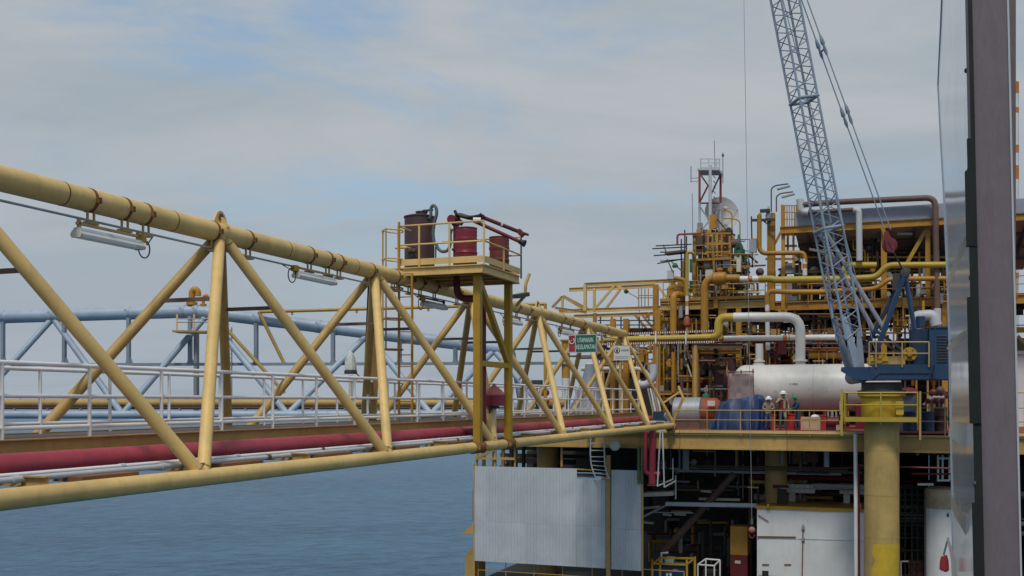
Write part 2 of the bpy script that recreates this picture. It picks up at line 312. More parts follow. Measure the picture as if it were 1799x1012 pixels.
        if smooth:
            me.polygons.foreach_set('use_smooth', [True] * len(me.polygons)); me.set_sharp_from_angle(angle=R(smooth))
        o = bpy.data.objects.new(name, me); COL.objects.link(o); place(o, org, parent); tag(o, label, cat, group, kind); return o
def place(o, org, parent=None):
    if parent is not None:
        o.parent = parent; o.location = Vector(org) - WL[parent.name]
    else: o.location = org
    WL[o.name] = Vector(org)
def tag(o, label=None, cat=None, group=None, kind=None):
    if label: o['label'] = label
    if cat: o['category'] = cat
    if group: o['group'] = group
    if kind: o['kind'] = kind
def thing(name, label, cat, loc, group=None):
    o = bpy.data.objects.new(name, None); o.empty_display_size = 0.3; COL.objects.link(o); place(o, loc); tag(o, label, cat, group); return o
def ptube(name, pts, r, mat, parent, n=10, **k): return MB().tube(pts, r, n).build(name, mat, parent, **k)
def ppipe(name, pts, r, mat, parent, bend=0.4, n=12, **k): return MB().pipe(pts, r, bend, n).build(name, mat, parent, **k)
def pbeam(name, p, q, w, h, mat, parent, **k): return MB().beam(p, q, w, h).build(name, mat, parent, **k)
def pibeam(name, p, q, w, h, mat, parent, **k): return MB().ibeam(p, q, w, h).build(name, mat, parent, **k)
def pbox(name, b, mat, parent=None, **k): return MB().box(*b).build(name, mat, parent, **k)
def lerp(a, b, t): return a + (b - a) * t
def text_part(txt, origin, right, up, width, height, mat, parent, name='lettering', depth=0.004, outv=None):
    cu = bpy.data.curves.new(name, 'FONT'); cu.body = txt; cu.resolution_u = 2
    ob = bpy.data.objects.new(name, cu); COL.objects.link(ob)
    me0 = bpy.data.meshes.new_from_object(ob.evaluated_get(bpy.context.evaluated_depsgraph_get()))
    vs = [v.co.copy() for v in me0.vertices]; fs = [tuple(p.vertices) for p in me0.polygons]
    bpy.data.objects.remove(ob); bpy.data.curves.remove(cu); bpy.data.meshes.remove(me0)
    x0 = min(v.x for v in vs); x1 = max(v.x for v in vs); y0 = min(v.y for v in vs); y1 = max(v.y for v in vs)
    mb = MB(); mb.add([origin + right * ((v.x - x0) / (x1 - x0) * width) + up * ((v.y - y0) / (y1 - y0) * height) for v in vs], fs)
    return mb.build(name, mat, parent, smooth=0)

# ------------------------------------------------------------------ sea
def build_sea():
    mb = MB(); S = 22000; n = 12; vs = []; fs = []
    for i in range(n + 1):
        for j in range(n + 1): vs.append((-S + 2 * S * i / n, -S + 2 * S * j / n, 0))
    for i in range(n):
        for j in range(n): a = i * (n + 1) + j; fs.append((a, a + n + 1, a + n + 2, a + 1))
    mb.add(vs, fs); o = mb.build('sea', 'sea', kind='structure', smooth=0); return o
build_sea()
# ================================================================== yellow walkway bridge
SB0, ST0, LB = 13.2, 16.35, 6.2         # first lower node, first upper node, bay length
TN, TT, TF = 10.0, 12.0, 14.0           # lateral place of near, top and far chords
ZB, ZT = -1.18, 3.2
S_END = 49.3
def build_bridge():
    br = thing('walkway_bridge', 'long cream yellow triangular truss bridge with white handrails and walkway', 'bridge', W(20, 12, -1.3))
    s0 = 5.0
    tc_ = ptube('top_chord', [W(s0, TT, ZT), W(47.6, TT, ZT)], 0.19, 'cream', br, 20)
    MB().tube([W(47.6, TT, ZT), W(47.7, TT, ZT)], [0.19, 0.11], 20).build('end_cap', 'cream', tc_)
    for t in (TN, TF): ptube('bottom_chord', [W(s0, t, ZB), W(S_END + 0.2, t, ZB)], 0.135, 'cream', br, 16)
    # warren web members of the two sloping faces
    for t in (TN, TF):
        for k in range(-2, 6):
            a = W(ST0 + LB * k, TT, ZT)
            for sb in (SB0 + LB * k, SB0 + LB * (k + 1)):
                if sb < 5 or sb > 48.6: continue
                b = W(sb, t, ZB); r = 0.105 if t == TN else 0.1
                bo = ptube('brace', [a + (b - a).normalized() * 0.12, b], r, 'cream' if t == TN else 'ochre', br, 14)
                if t == TN:
                    dn = (b - a).normalized()
                    for q, e in ((a + dn * 0.235, 1), (b - dn * 0.165, -1)): MB().tube([q, q + dn * e * 0.012, q + dn * e * 0.03], [r + 0.012, r + 0.014, r + 0.002], 14).build('weld_bead', 'ochre', bo)
    # last raking end posts
    for t in (TN, TF): ptube('brace', [W(47.4, TT, ZT), W(49.6, t, ZB + 0.1)], 0.08, 'cream', br, 12)
    # small cross struts between the near and far braces
    for k in range(-1, 6):
        for sb in (SB0 + LB * k, SB0 + LB * (k + 1)):
            if sb > 48: continue
            f = 0.31; pa = lerp(W(ST0 + LB * k, TT, ZT), W(sb, TN, ZB), f); pb = lerp(W(ST0 + LB * k, TT, ZT), W(sb, TF, ZB), f)
            pbeam('cross_strut', pa, pb, 0.055, 0.07, 'brown', br)
    # floor beams under the walkway
    for k in range(-1, 12):
        s = SB0 + LB / 2 * k
        if s > 48.5: continue
        pibeam('floor_beam', W(s, TN, -1.02), W(s, TF, -1.02), 0.1, 0.14, 'ochre', br)
    # rusty pipe shoes near the lower chord
    for k in range(13):
        s = 11.35 + 3.1 * k
        if s < 48: pbox('pipe_shoe', (s - 0.55, s + 0.55, 10.12, 10.62, -1.08, -1.01), 'rust', br)
    # walkway: side channels and grating
    for t, sg in ((11.25, -1), (13.35, 1)):
        m = MB(); m.box(s0, 48.2, t - 0.01, t + 0.01, -0.715, -0.52); m.box(s0, 48.2, t + sg * 0.012, t + sg * 0.09, -0.535, -0.52); m.box(s0, 48.2, t + sg * 0.012, t + sg * 0.09, -0.715, -0.70)
        m.build('side_channel', 'ochre', br)
    g = MB(); g.box(s0, 48.2, 11.27, 13.33, -0.57, -0.54)
    gr = g.build('grating', 'brown', br)
    s = s0
    while s < 48: pbeam('cross_bearer', W(s, 11.27, -0.63), W(s, 13.33, -0.63), 0.06, 0.1, 'ochre', br); s += 1.55
    # handrails, near and far
    for t, off, side in ((11.34, 12.25, 'near'), (13.3, 13.25, 'far')):
        hr = ptube('handrail', [W(s0, t, 0.53), W(47.9, t, 0.53)], 0.034, 'rail', br, 10, label='%s white tubular handrail of the walkway' % side)
        for z, r in ((0.075, 0.028), (-0.37, 0.032)): ptube('rail', [W(s0, t + 0.002, z), W(47.9, t + 0.002, z)], r, 'rail', hr, 10)
        k = -4
        while off + 1.62 * k < 47.9:
            s = off + 1.62 * k
            ptube('post', [W(s, t - 0.004, -0.57), W(s, t - 0.004, 0.53)], 0.03, 'rail', hr, 8); k += 1
    # clamp bands and hangers round the top chord, and the conduit under it
    z_c = ZT - 0.33
    cd = ptube('conduit', [W(s0, TT - 0.05, z_c), W(46.5, TT - 0.05, z_c)], 0.02, 'galv', br, 8)
    for px in (155, 215, 252, 372, 432, 540, 572, 592, 648, 692, 716, 735, 760, 800, 905, 925, 985, 1000, 1020, 1062):
        s = STZ(FT(px, 400, TT))[0]
        m = MB(); m.tube([W(s - 0.03, TT, ZT), W(s + 0.03, TT, ZT)], 0.198, 20); m.beam(W(s, TT - 0.2, ZT - 0.02), W(s, TT - 0.25, ZT - 0.02), 0.06, 0.09)
        cb = m.build('clamp_band', 'rust', tc_)
        m = MB(); m.beam(W(s - 0.07, TT - 0.05, ZT - 0.17), W(s - 0.07, TT - 0.05, z_c - 0.03), 0.03, 0.03); m.beam(W(s + 0.07, TT - 0.05, ZT - 0.17), W(s + 0.07, TT - 0.05, z_c - 0.03), 0.03, 0.03); m.box(s - 0.12, s + 0.12, TT - 0.11, TT + 0.01, z_c - 0.06, z_c - 0.025)
        m.build('hanger', 'ochre', tc_)
    for px in (107, 300, 500, 620, 860, 960): # girth welds
        s = STZ(FT(px, 400, TT))[0]; ptube('girth_weld', [W(s - 0.012, TT, ZT), W(s + 0.012, TT, ZT)], 0.1925, 'rust', tc_, 20)
    # lifting lugs at two upper nodes
    for k in (0, 3):
        s = ST0 + LB * k; m = MB()
        prof = [(-0.26, 0.12), (0.26, 0.12), (0.12, 0.36), (0.05, 0.42), (-0.05, 0.42), (-0.12, 0.36)]
        m.prism([W(s + a, TT - 0.02, ZT + b) for a, b in prof], TD * 0.04)
        lg = m.build('lifting_lug', 'cream', br)
        MB().lathe(W(s, TT - 0.035, ZT + 0.3), TD, [(0.035, 0), (0.075, 0), (0.075, 0.07), (0.035, 0.07)], 14).build('lug_ring', 'brown', lg)
        MB().prism([W(s - 0.02, TT - 0.22, ZT + 0.1), W(s - 0.02, TT + 0.22, ZT + 0.1), W(s - 0.02, TT + 0.06, ZT + 0.3), W(s - 0.02, TT - 0.06, ZT + 0.3)], SD * 0.04).build('lug_gusset', 'cream', lg)
    # cable tray climbing the far brace at the second node
    k = 1; a = W(ST0 + LB * k - 0.35, TT + 0.2, ZT - 0.2); b = W(ST0 + LB * k - 0.1 + 1.4, TF - 0.5, -0.6)
    pa, pb = FT(652, 487, 13.0), FT(641, 742, 13.6)
    pbeam('cable_tray', pa, pb, 0.16, 0.06, 'dark', br)
    pbeam('tray_post', pa + Vector((0.17, 0.1, 0)), pb + Vector((0.2, 0.1, 0)), 0.2, 0.14, 'ochre', br)
    # foot of the bridge on the far deck
    for t in (TN, TF): pbox('bearing', (48.7, 49.4, t - 0.2, t + 0.2, -1.42, -1.3), 'rust', br)
    pbeam('end_strut', FS(1165, 708, 49.5), FS(1197, 686, 49.5), 0.08, 0.08, 'cream', br)
    pbeam('end_strut', FS(1192, 678, 49.5), FS(1203, 705, 49.5), 0.09, 0.09, 'cream', br)
    pbeam('end_strut', FS(1200, 700, 49.5), FS(1182, 742, 49.5), 0.11, 0.11, 'ochre', br)
    return br
build_bridge()

def build_bridge_pipes():
    p = thing('fire_main_pipe', 'fat red fire water pipe running along the near side of the yellow bridge', 'pipe', W(20, 10.88, -1.0))
    ptube('pipe_barrel', [W(5, 10.88, -0.84), W(47.6, 10.88, -0.84)], 0.158, 'red', p, 24)
    MB().pipe([W(47.6, 10.88, -0.84), W(48.4, 10.88, -0.84), W(48.4, 10.88, -1.3)], 0.158, 0.4, 18).build('pipe_bend', 'red', p)
    for k in range(12): s = 8 + 3.4 * k; MB().tube([W(s, 10.88, -0.84), W(s + 0.05, 10.88, -0.84)], 0.162, 20).build('coupling', 'red', p)
    for k in range(10):
        s = 13.3 + 3.1 * k; pbox('hanger_clip', (s, s + 0.18, 11.1, 11.2, -0.76, -0.72), 'rustred', p)
    for i, (t, z, r, lab) in enumerate(((10.55, -0.945, 0.032, 'upper of two thin pale pipes beside the red pipe'), (10.4, -0.99, 0.042, 'lower of two thin pale pipes just above the lower yellow chord'))):
        q = thing('service_pipe', lab, 'pipe', W(20, t, z), 'thin pale pipes along the bridge')
        ptube('pipe_barrel', [W(5, t, z), W(47.8, t, z)], r, 'lgrey' if i else 'rail', q, 10)
        for k in range(14):
            s = 9.2 + 2.8 * k + 0.7 * i; ptube('coupling', [W(s, t, z), W(s + 0.1, t, z)], r * 1.3, 'rust' if (k + i) % 3 == 0 else 'lgrey', q, 10)
build_bridge_pipes()

def light_fixture(px0, px1, label, zoff=0.0, loop='right', bracket='ochre'):
    sa, sb = STZ(FT(px0, 400, TT))[0], STZ(FT(px1, 400, TT))[0]
    t = TT - 0.12; zz = ZT - 0.62 + zoff
    f = thing('light_fixture', label, 'light', W((sa + sb) / 2, t, zz - 0.1), 'tube lights hung under the bridge top chord')
    m = MB(); prof = [(-0.085, 0.0), (0.085, 0.0), (0.105, 0.05), (0.07, 0.105), (-0.07, 0.105), (-0.105, 0.05)]
    m.prism([W(sa, t + a, zz + b) for a, b in prof], SD * (sb - sa)); m.build('diffuser', 'cover', f)
    m = MB(); m.prism([W(sa - 0.005, t + a, zz + 0.106 + b) for a, b in ((-0.075, 0), (0.075, 0), (0.05, 0.045), (-0.05, 0.045))], SD * (sb - sa + 0.01)); m.build('housing', 'lgrey', f)
    for s in (sa, sb): MB().prism([W(s - 0.02, t + a * 1.06, zz - 0.004 + b * 1.06) for a, b in prof], SD * 0.04).build('end_plate', 'cream_w', f)
    pbeam('bracket_bar', W(sa + 0.0, t, zz + 0.22), W(sb, t, zz + 0.22), 0.05, 0.04, bracket, f)
    for s in (sa + 0.05, sb - 0.05): pbeam('bracket_leg', W(s, t, zz + 0.13), W(s, t, zz + 0.27 - zoff * 0.5), 0.05, 0.05, bracket, f)
    c = sb + 0.12 if loop == 'right' else sa - 0.14; pts = []
    for i in range(22): a = i / 21 * 2.3 * math.pi; pts.append(W(c + math.sin(a) * 0.13, t + i * 0.002, zz + 0.03 + math.cos(a) * 0.15))
    e = W(sb, t, zz + 0.14) if loop == 'right' else W(sa, t, zz + 0.14)
    MB().tube([e] + pts + [W(c + (0.3 if loop == 'right' else -0.3), TT - 0.05, ZT - 0.34)], 0.012, 6).build('cable', 'black', f)
    m = MB(); m.box(*((sb - 0.03, sb + 0.09) if loop == 'right' else (sa - 0.12, sa)), t - 0.06, t + 0.06, zz + 0.13, zz + 0.25); m.build('junction_box', 'yellow', f)
light_fixture(124, 236, 'long tube light nearest the camera, left end of the bridge top chord', -0.03)
light_fixture(512, 577, 'tube light with dangling cable loop, between the first two upper nodes', 0.05, 'left')
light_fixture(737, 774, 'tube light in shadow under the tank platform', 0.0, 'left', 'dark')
light_fixture(884, 908, 'small tube light between the two yellow platform posts', 0.0, 'left')
light_fixture(980, 1003, 'farthest tube light, left above the green safety sign', 0.0, 'left')

# ================================================================== tank platform over the bridge
PS0, PS1, PT0, PT1, PZ = 24.0, 26.66, 9.7, 12.05, 3.5
def build_tank_platform():
    p = thing('tank_platform', 'cream railed platform on two yellow posts above the bridge', 'platform', W(25.5, 10.8, 3.2))
    m = MB(); m.box(PS0 + 0.08, PS1 - 0.08, PT0 + 0.08, PT1 - 0.08, PZ - 0.05, PZ - 0.01); m.build('floor_plate', 'ochre', p)
    for a, b in (((PS0, PT0), (PS0, PT1)), ((PS1, PT0), (PS1, PT1))): MB().ibeam(W(*a, PZ - 0.14), W(*b, PZ - 0.14), 0.11, 0.22).build('edge_beam', 'cream', p)
    for t in (PT0, PT1): MB().ibeam(W(PS0 + 0.06, t, PZ - 0.14), W(PS1 - 0.06, t, PZ - 0.14), 0.11, 0.216).build('edge_beam', 'cream', p)
    for k in range(1, 4): s = PS0 + (PS1 - PS0) * k / 4; MB().ibeam(W(s, PT0 + 0.06, PZ - 0.13), W(s, PT1 - 0.06, PZ - 0.13), 0.08, 0.15).build('joist', 'ochre', p)
    # toe boards
    for a, b in (((PS0 - 0.03, PT0), (PS0 - 0.03, PT1)), ((PS1 + 0.03, PT0), (PS1 + 0.03, PT1))): MB().beam(W(*a, PZ + 0.1), W(*b, PZ + 0.1), 0.014, 0.16).build('toe_board', 'cream', p)
    MB().beam(W(PS0, PT0 - 0.03, PZ + 0.1), W(PS1, PT0 - 0.03, PZ + 0.1), 0.014, 0.16).build('toe_board', 'cream', p)
    # guard rails
    def rail_side(pts, posts):
        for z in (PZ + 0.55, PZ + 1.05): ptube('guard_rail', [W(a, b, z) for a, b in pts], 0.024, 'cream', p, 8)
        for a, b in posts: ptube('guard_post', [W(a, b, PZ - 0.05), W(a, b, PZ + 1.06)], 0.026, 'cream', p, 8)
    o = 0.05
    rail_side([(PS0 - o, PT0 - o), (PS0 - o, PT1)], [(PS0 - o, PT0 - o), (PS0 - o, PT0 + 0.9), (PS0 - o, PT0 + 1.75), (PS0 - o, PT1)])
    # right side: only the lower rail is left, the upper one stops at the corner
    ptube('guard_rail', [W(PS0 - o, PT0 - o, PZ + 0.55), W(PS1 + o, PT0 - o, PZ + 0.55)], 0.024, 'cream', p, 8)
    ptube('guard_post', [W(PS0 + 1.35, PT0 - o, PZ - 0.05), W(PS0 + 1.35, PT0 - o, PZ + 0.56)], 0.026, 'cream', p, 8)
    ptube('guard_post', [W(PS1 + o, PT0 - o, PZ - 0.1), W(PS1 + o, PT0 - o, PZ + 1.25)], 0.024, 'brown', p, 8)
    rail_side([(PS1 + o, PT0 - o), (PS1 + o, PT1)], [(PS1 + o, PT1 - 0.9)])
    ptube('guard_rail', [W(PS0 - o, PT1, PZ + 1.05), W(PS0 + 0.7, PT1, PZ + 1.05)], 0.022, 'cream', p, 8)
    # two square posts clamped on the near bottom chord, with brace and tie
    pts = []
    for s in (24.35, 26.58):
        pbeam('support_post', W(s, TN - 0.02, ZB + 0.1), W(s, TN - 0.02, PZ - 0.25), 0.185, 0.185, 'yellow', p)
        MB().tube([W(s - 0.32, TN, ZB), W(s + 0.32, TN, ZB)], 0.16, 18).build('chord_clamp', 'rust', p)
        for q in (-0.26, 0.26): MB().box(s + q - 0.03, s + q + 0.03, TN - 0.2, TN + 0.2, ZB - 0.05, ZB + 0.05).build('clamp_flange', 'orange', p)
    pbeam('tie_beam', W(24.46, TN - 0.02, 0.98), W(26.48, TN - 0.02, 0.98), 0.13, 0.14, 'yellow', p)
    pbeam('knee_brace', W(24.46, TN - 0.02, PZ - 0.42), W(26.5, TN - 0.02, 1.1), 0.13, 0.15, 'yellow', p)
    pbeam('saddle_post', W(25.2, TT, ZT + 0.15), W(25.2, TT, PZ - 0.2), 0.2, 0.2, 'ochre', p)
    pbeam('saddle_post', W(26.4, TT, ZT + 0.15), W(26.4, TT, PZ - 0.2), 0.2, 0.2, 'ochre', p)
    # bracket with flood lamp standing off behind the far post
    a = FT(930, 482, 10.6); b = FT(923, 500, 10.6); c = FT(923, 520, 10.6)
    MB().pipe([a, b, c], 0.05, 0.15, 8).build('lamp_arm', 'ochre', p)
    MB().beam(FT(905, 521, 10.6), FT(924, 517, 10.6), 0.25, 0.12).build('flood_lamp', 'dgrey', p)
    MB().beam(FT(923, 519, 10.6), FT(908, 536, 10.6), 0.07, 0.07).build('lamp_strut', 'yellow', p)
build_tank_platform()

def caged_ladder():
    # ladder from the walkway up to the platform
    s = 23.9; ta, tb = ts(701, s), ts(724, s)
    l = thing('caged_ladder', 'ochre caged ladder from the walkway up to the tank platform', 'ladder', W(s, (ta + tb) / 2, -0.6))
    for t, top in ((ta, PZ + 1.15), (tb, PZ - 0.2)): pbeam('stile', W(s, t, -0.6), W(s, t, top), 0.05, 0.05, 'orange', l)
    z = -0.3
    while z < PZ: ptube('rung', [W(s, ta, z), W(s, tb, z)], 0.013, 'orange', l, 6); z += 0.3
    # hoops bulge away to the left
    ins = []
    cx = (ta + tb) / 2
    for z in (1.35, 2.15, 2.95, PZ + 0.2, PZ + 0.95):
        pts = []
        for i in range(15):
            a = math.pi * i / 14; pts.append(W(s + 0.0 + 0.5 * math.sin(a) * 0.9, ta + 0.22 - 0.25 * math.cos(a), z))
        pts = [W(s, ta, z)] + pts[0:1] + pts[1:] + [W(s, ta + 0.5, z), W(s - 0.25, ta + 0.25, z), W(s, ta, z)]
        MB().tube(pts, 0.02, 6).build('cage_hoop', 'cream' if z > PZ else 'orange', l)
    for t, z0 in ((ta + 0.47, 1.35), (ta + 0.25, 1.35)): pbeam('cage_strap', W(s + (0 if t > ta + 0.4 else -0.25), t, z0), W(s + (0 if t > ta + 0.4 else -0.25), t, PZ + 0.97), 0.045, 0.012, 'ochre', l)
caged_ladder()

def drum(px, s, dia, z0, z1, mat, label, name='oil_drum', group='drums on the tank platform'):
    t = ts(px, s); d = thing(name, label, 'drum', W(s, t, z0), group); r = dia / 2; h = z1 - z0; prof = [(r * 0.96, 0), (r, 0), (r, 0.02)]
    for k in range(1, 22):
        q = k / 22; ridge = 0.012 if (k % 2 == 0 and not 9 < k < 15) else 0.0
        if k in (8, 15): ridge = 0.02
        prof.append((r - 0.012 + ridge, h * q))
    prof += [(r, h - 0.02), (r, h)]
    MB().lathe(W(s, t, z0), ZD, prof, 28).build('shell', mat, d)
    MB().lathe(W(s, t, z1 - 0.004), ZD, [(r * 0.95, 0), (r * 0.95, 0.006)], 28).build('lid', mat, d)
    MB().lathe(W(s - 0.1, t, z1), ZD, [(0.035, 0), (0.035, 0.02)], 10).build('bung', 'galv', d)
def build_tank():
    s = 25.35; t = ts(737, s); d = 0.82; z0, z1 = PZ, zs(737, 381, s)
    k = thing('foam_tank', 'tall maroon cylindrical tank at the left of the raised platform', 'tank', W(s, t, z0))
    MB().lathe(W(s, t, z0), ZD, [(d/2, 0), (d/2, z1 - z0 - 0.03), (d/2 + 0.02, z1 - z0 - 0.03), (d/2 + 0.02, z1 - z0), (d/2 * 0.6, z1 - z0 + 0.05), (0, z1 - z0 + 0.06)], 36).build('shell', 'maroon', k)
    MB().lathe(W(s - 0.12, t - 0.12, z1), ZD, [(0.15, 0), (0.15, 0.09), (0.17, 0.09), (0.17, 0.11)], 18).build('hatch', 'maroon', k)
    MB().pipe([W(s, t - 0.1, z1 + 0.1), W(s, t - 0.1, z1 + 0.16), W(s, t - 0.4, z1 + 0.16)], 0.03, 0.05, 8).build('vent_elbow', 'dgrey', k)
    MB().pipe([W(s - 0.4, t + 0.1, z0 + 0.62), W(s - 0.62, t + 0.1, z0 + 0.62), W(s - 0.62, t + 0.42, z0 + 0.62)], 0.035, 0.05, 8).build('outlet', 'cream', k)
    MB().lathe(W(s - 0.55, t - 0.05, z0 + 0.52), TD, [(0.05, -0.12), (0.07, -0.1), (0.07, 0.1), (0.05, 0.12)], 12).build('valve', 'dgrey', k)
    ptube('sight_pipe', [W(s + 0.1, t - d/2 - 0.03, z0 + 0.25), W(s + 0.1, t - d/2 - 0.03, z0 + 0.7)], 0.02, 'dgrey', k, 6)
    # lower drain pipework to the left of the tank
    MB().pipe([W(s - 0.3, t + 0.35, z0 + 0.1), W(s - 0.3, t + 0.7, z0 + 0.1), W(s - 0.3, t + 0.7, z0 - 0.5)], 0.03, 0.08, 8).build('drain', 'galv', k)
    # hoses
    def hose(px, label):
        pts = [FS(x, y, s - 0.2) for x, y in px]; o = []
        for i in range(len(pts) - 1):
            p0, p1, p2, p3 = pts[max(i - 1, 0)], pts[i], pts[i + 1], pts[min(i + 2, len(pts) - 1)]
            for q in range(6):
                u = q / 6; o.append(0.5 * ((2 * p1) + (p2 - p0) * u + (2 * p0 - 5 * p1 + 4 * p2 - p3) * u * u + (3 * p1 - p0 - 3 * p2 + p3) * u ** 3))
        o.append(pts[-1]); rr = [0.042 + 0.004 * (i % 2) for i in range(len(o))]
        h = MB().tube(o, rr, 10).build('hose', 'hose', None, label=label, cat='hose', group='flexible hoses on the tank platform')
    hose([(763, 428), (761, 410), (763, 392), (767, 376), (766, 365), (761, 361), (757, 367), (757, 379), (754, 384)], 'grey hose looping above the maroon tank')
    hose([(766, 428), (770, 437), (778, 442), (787, 439), (791, 428), (791, 412), (794, 402)], 'grey hose sagging in a loop between tank and crimson drum')
build_tank()
drum(819, 24.75, 0.585, PZ, zs(819, 401, 24.75), 'drum', 'crimson ribbed drum standing below the fire monitor')
drum(877, 26.35, 0.56, PZ, zs(877, 417, 26.35), 'rustred', 'rusty red drum at the right end of the raised platform')
def build_monitor():
    s = 25.3; f = thing('fire_monitor', 'red fire monitor with two long barrels pointing right over the platform rail', 'fire monitor', FS(801, 460, s))
    P = lambda x, y, ds=0.0: FS(x, y, s + ds)
    base = P(801, 466); base.z = W(0, 0, PZ).z
    MB().tube([base, P(801, 385)], 0.075, 14).build('riser', 'dred', f)
    for y in (396, 440): MB().tube([P(801, y), P(801, y - 3)], 0.115, 16).build('flange', 'dred', f)
    MB().ball(P(802, 384), 0.105, 14).build('swivel', 'dred', f)
    MB().lathe(P(795, 386, -0.1), SD, [(0.05, -0.1), (0.12, -0.1), (0.12, -0.07), (0.03, -0.07), (0.03, 0.1)], 16).build('handwheel', 'dred', f)
    MB().pipe([P(801, 385), P(806, 377), P(825, 383), P(846, 384), P(851, 379)], 0.06, 0.12, 12).build('elbow_pipe', 'dred', f)
    ptube('barrel', [P(846, 381), P(914, 408, 0.5)], 0.052, 'dred', f, 14)
    MB().tube([P(914, 408, 0.5), P(929, 413, 0.6)], [0.045, 0.03], 12).build('nozzle', 'dred', f)
    MB().beam(P(911, 405, 0.5), P(919, 414, 0.5), 0.16, 0.12).build('yoke', 'dred', f)
    ptube('barrel', [P(832, 388, -0.2), P(912, 424, 0.2)], 0.048, 'dred', f, 14)
    MB().tube([P(912, 424, 0.2), P(918, 426.5, 0.25), P(922, 428, 0.25)], [0.06, 0.075, 0.1], 14).build('black_nozzle', 'black', f)
    for a, b in ((880, 395), (873, 406)): MB().tube([P(a, b, 0.2), P(a + 3, b + 1.2, 0.22)], 0.058, 12).build('pale_collar', 'cream_w', f)
    MB().lathe(P(838, 387, -0.2), Vector((1, 0, 0)), [(0.05, -0.1), (0.075, -0.1), (0.075, 0.1), (0.05, 0.1)], 12).build('pale_collar', 'white', f)
    o = [P(799, 370, -0.1), P(801, 375, -0.1), P(808, 379.5, -0.1), P(820, 382, -0.1), P(832, 381, -0.1), P(842, 379, -0.1), P(846, 376, -0.1)]
    MB().tube(o, 0.042, 10).build('black_hose', 'black', f)
    MB().tube([P(797, 381, -0.15), P(790, 388, -0.15)], 0.045, 10).build('lever', 'dred', f)
    MB().beam(P(806, 388), P(812, 393), 0.12, 0.12).build('gearbox', 'dgrey', f)
    # supply pipe below the floor: elbow and drop to the fire main
    a = W(25.2, 10.75, PZ - 0.2)
    MB().pipe([W(25.35, 11.0, PZ - 0.06), W(25.35, 11.0, 2.75), W(25.35, 10.25, 2.75), W(25.35, 10.25, -0.8), W(25.35, 10.75, -0.83)], 0.095, 0.32, 14).build('supply_pipe', 'dred', f)
build_monitor()

def red_dome():
    c = FT(868, 775, 10.25); base = Vector((c.x, c.y, W(0, 0, -1.1).z))
    g = thing('hooded_beacon', 'faded red domed hood on a pale post between the yellow supports', 'beacon', base)
    z = lambda py: FT(868, py, 10.25).z - base.z
    MB().tube([base, base + ZD * z(712)], 0.065, 12).build('post', 'cream_w', g)
    r = 0.295
    MB().lathe(base, ZD, [(r * 0.96, z(713)), (r, z(713)), (r, z(693)), (r * 0.97, z(693))], 24).build('skirt', 'drum', g)
    MB().lathe(base, ZD, [(r * 1.0, z(694.5)), (r * 1.02, z(692)), (r * 0.72, z(686)), (r * 0.4, z(680.5)), (0.05, z(677)), (0.03, z(674)), (0, z(673.5))], 24).build('hood', 'rose', g)
    MB().lathe(base, ZD, [(0.15, z(718)), (0.15, z(713.2))], 12).build('collar', 'dgrey', g)
    MB().pipe([base + Vector((-0.12, -0.05, z(716))), base + Vector((-0.13, -0.05, z(735))), base + Vector((-0.09, -0.07, z(760)))], 0.02, 0.1, 6).build('cable', 'black', g)
red_dome()

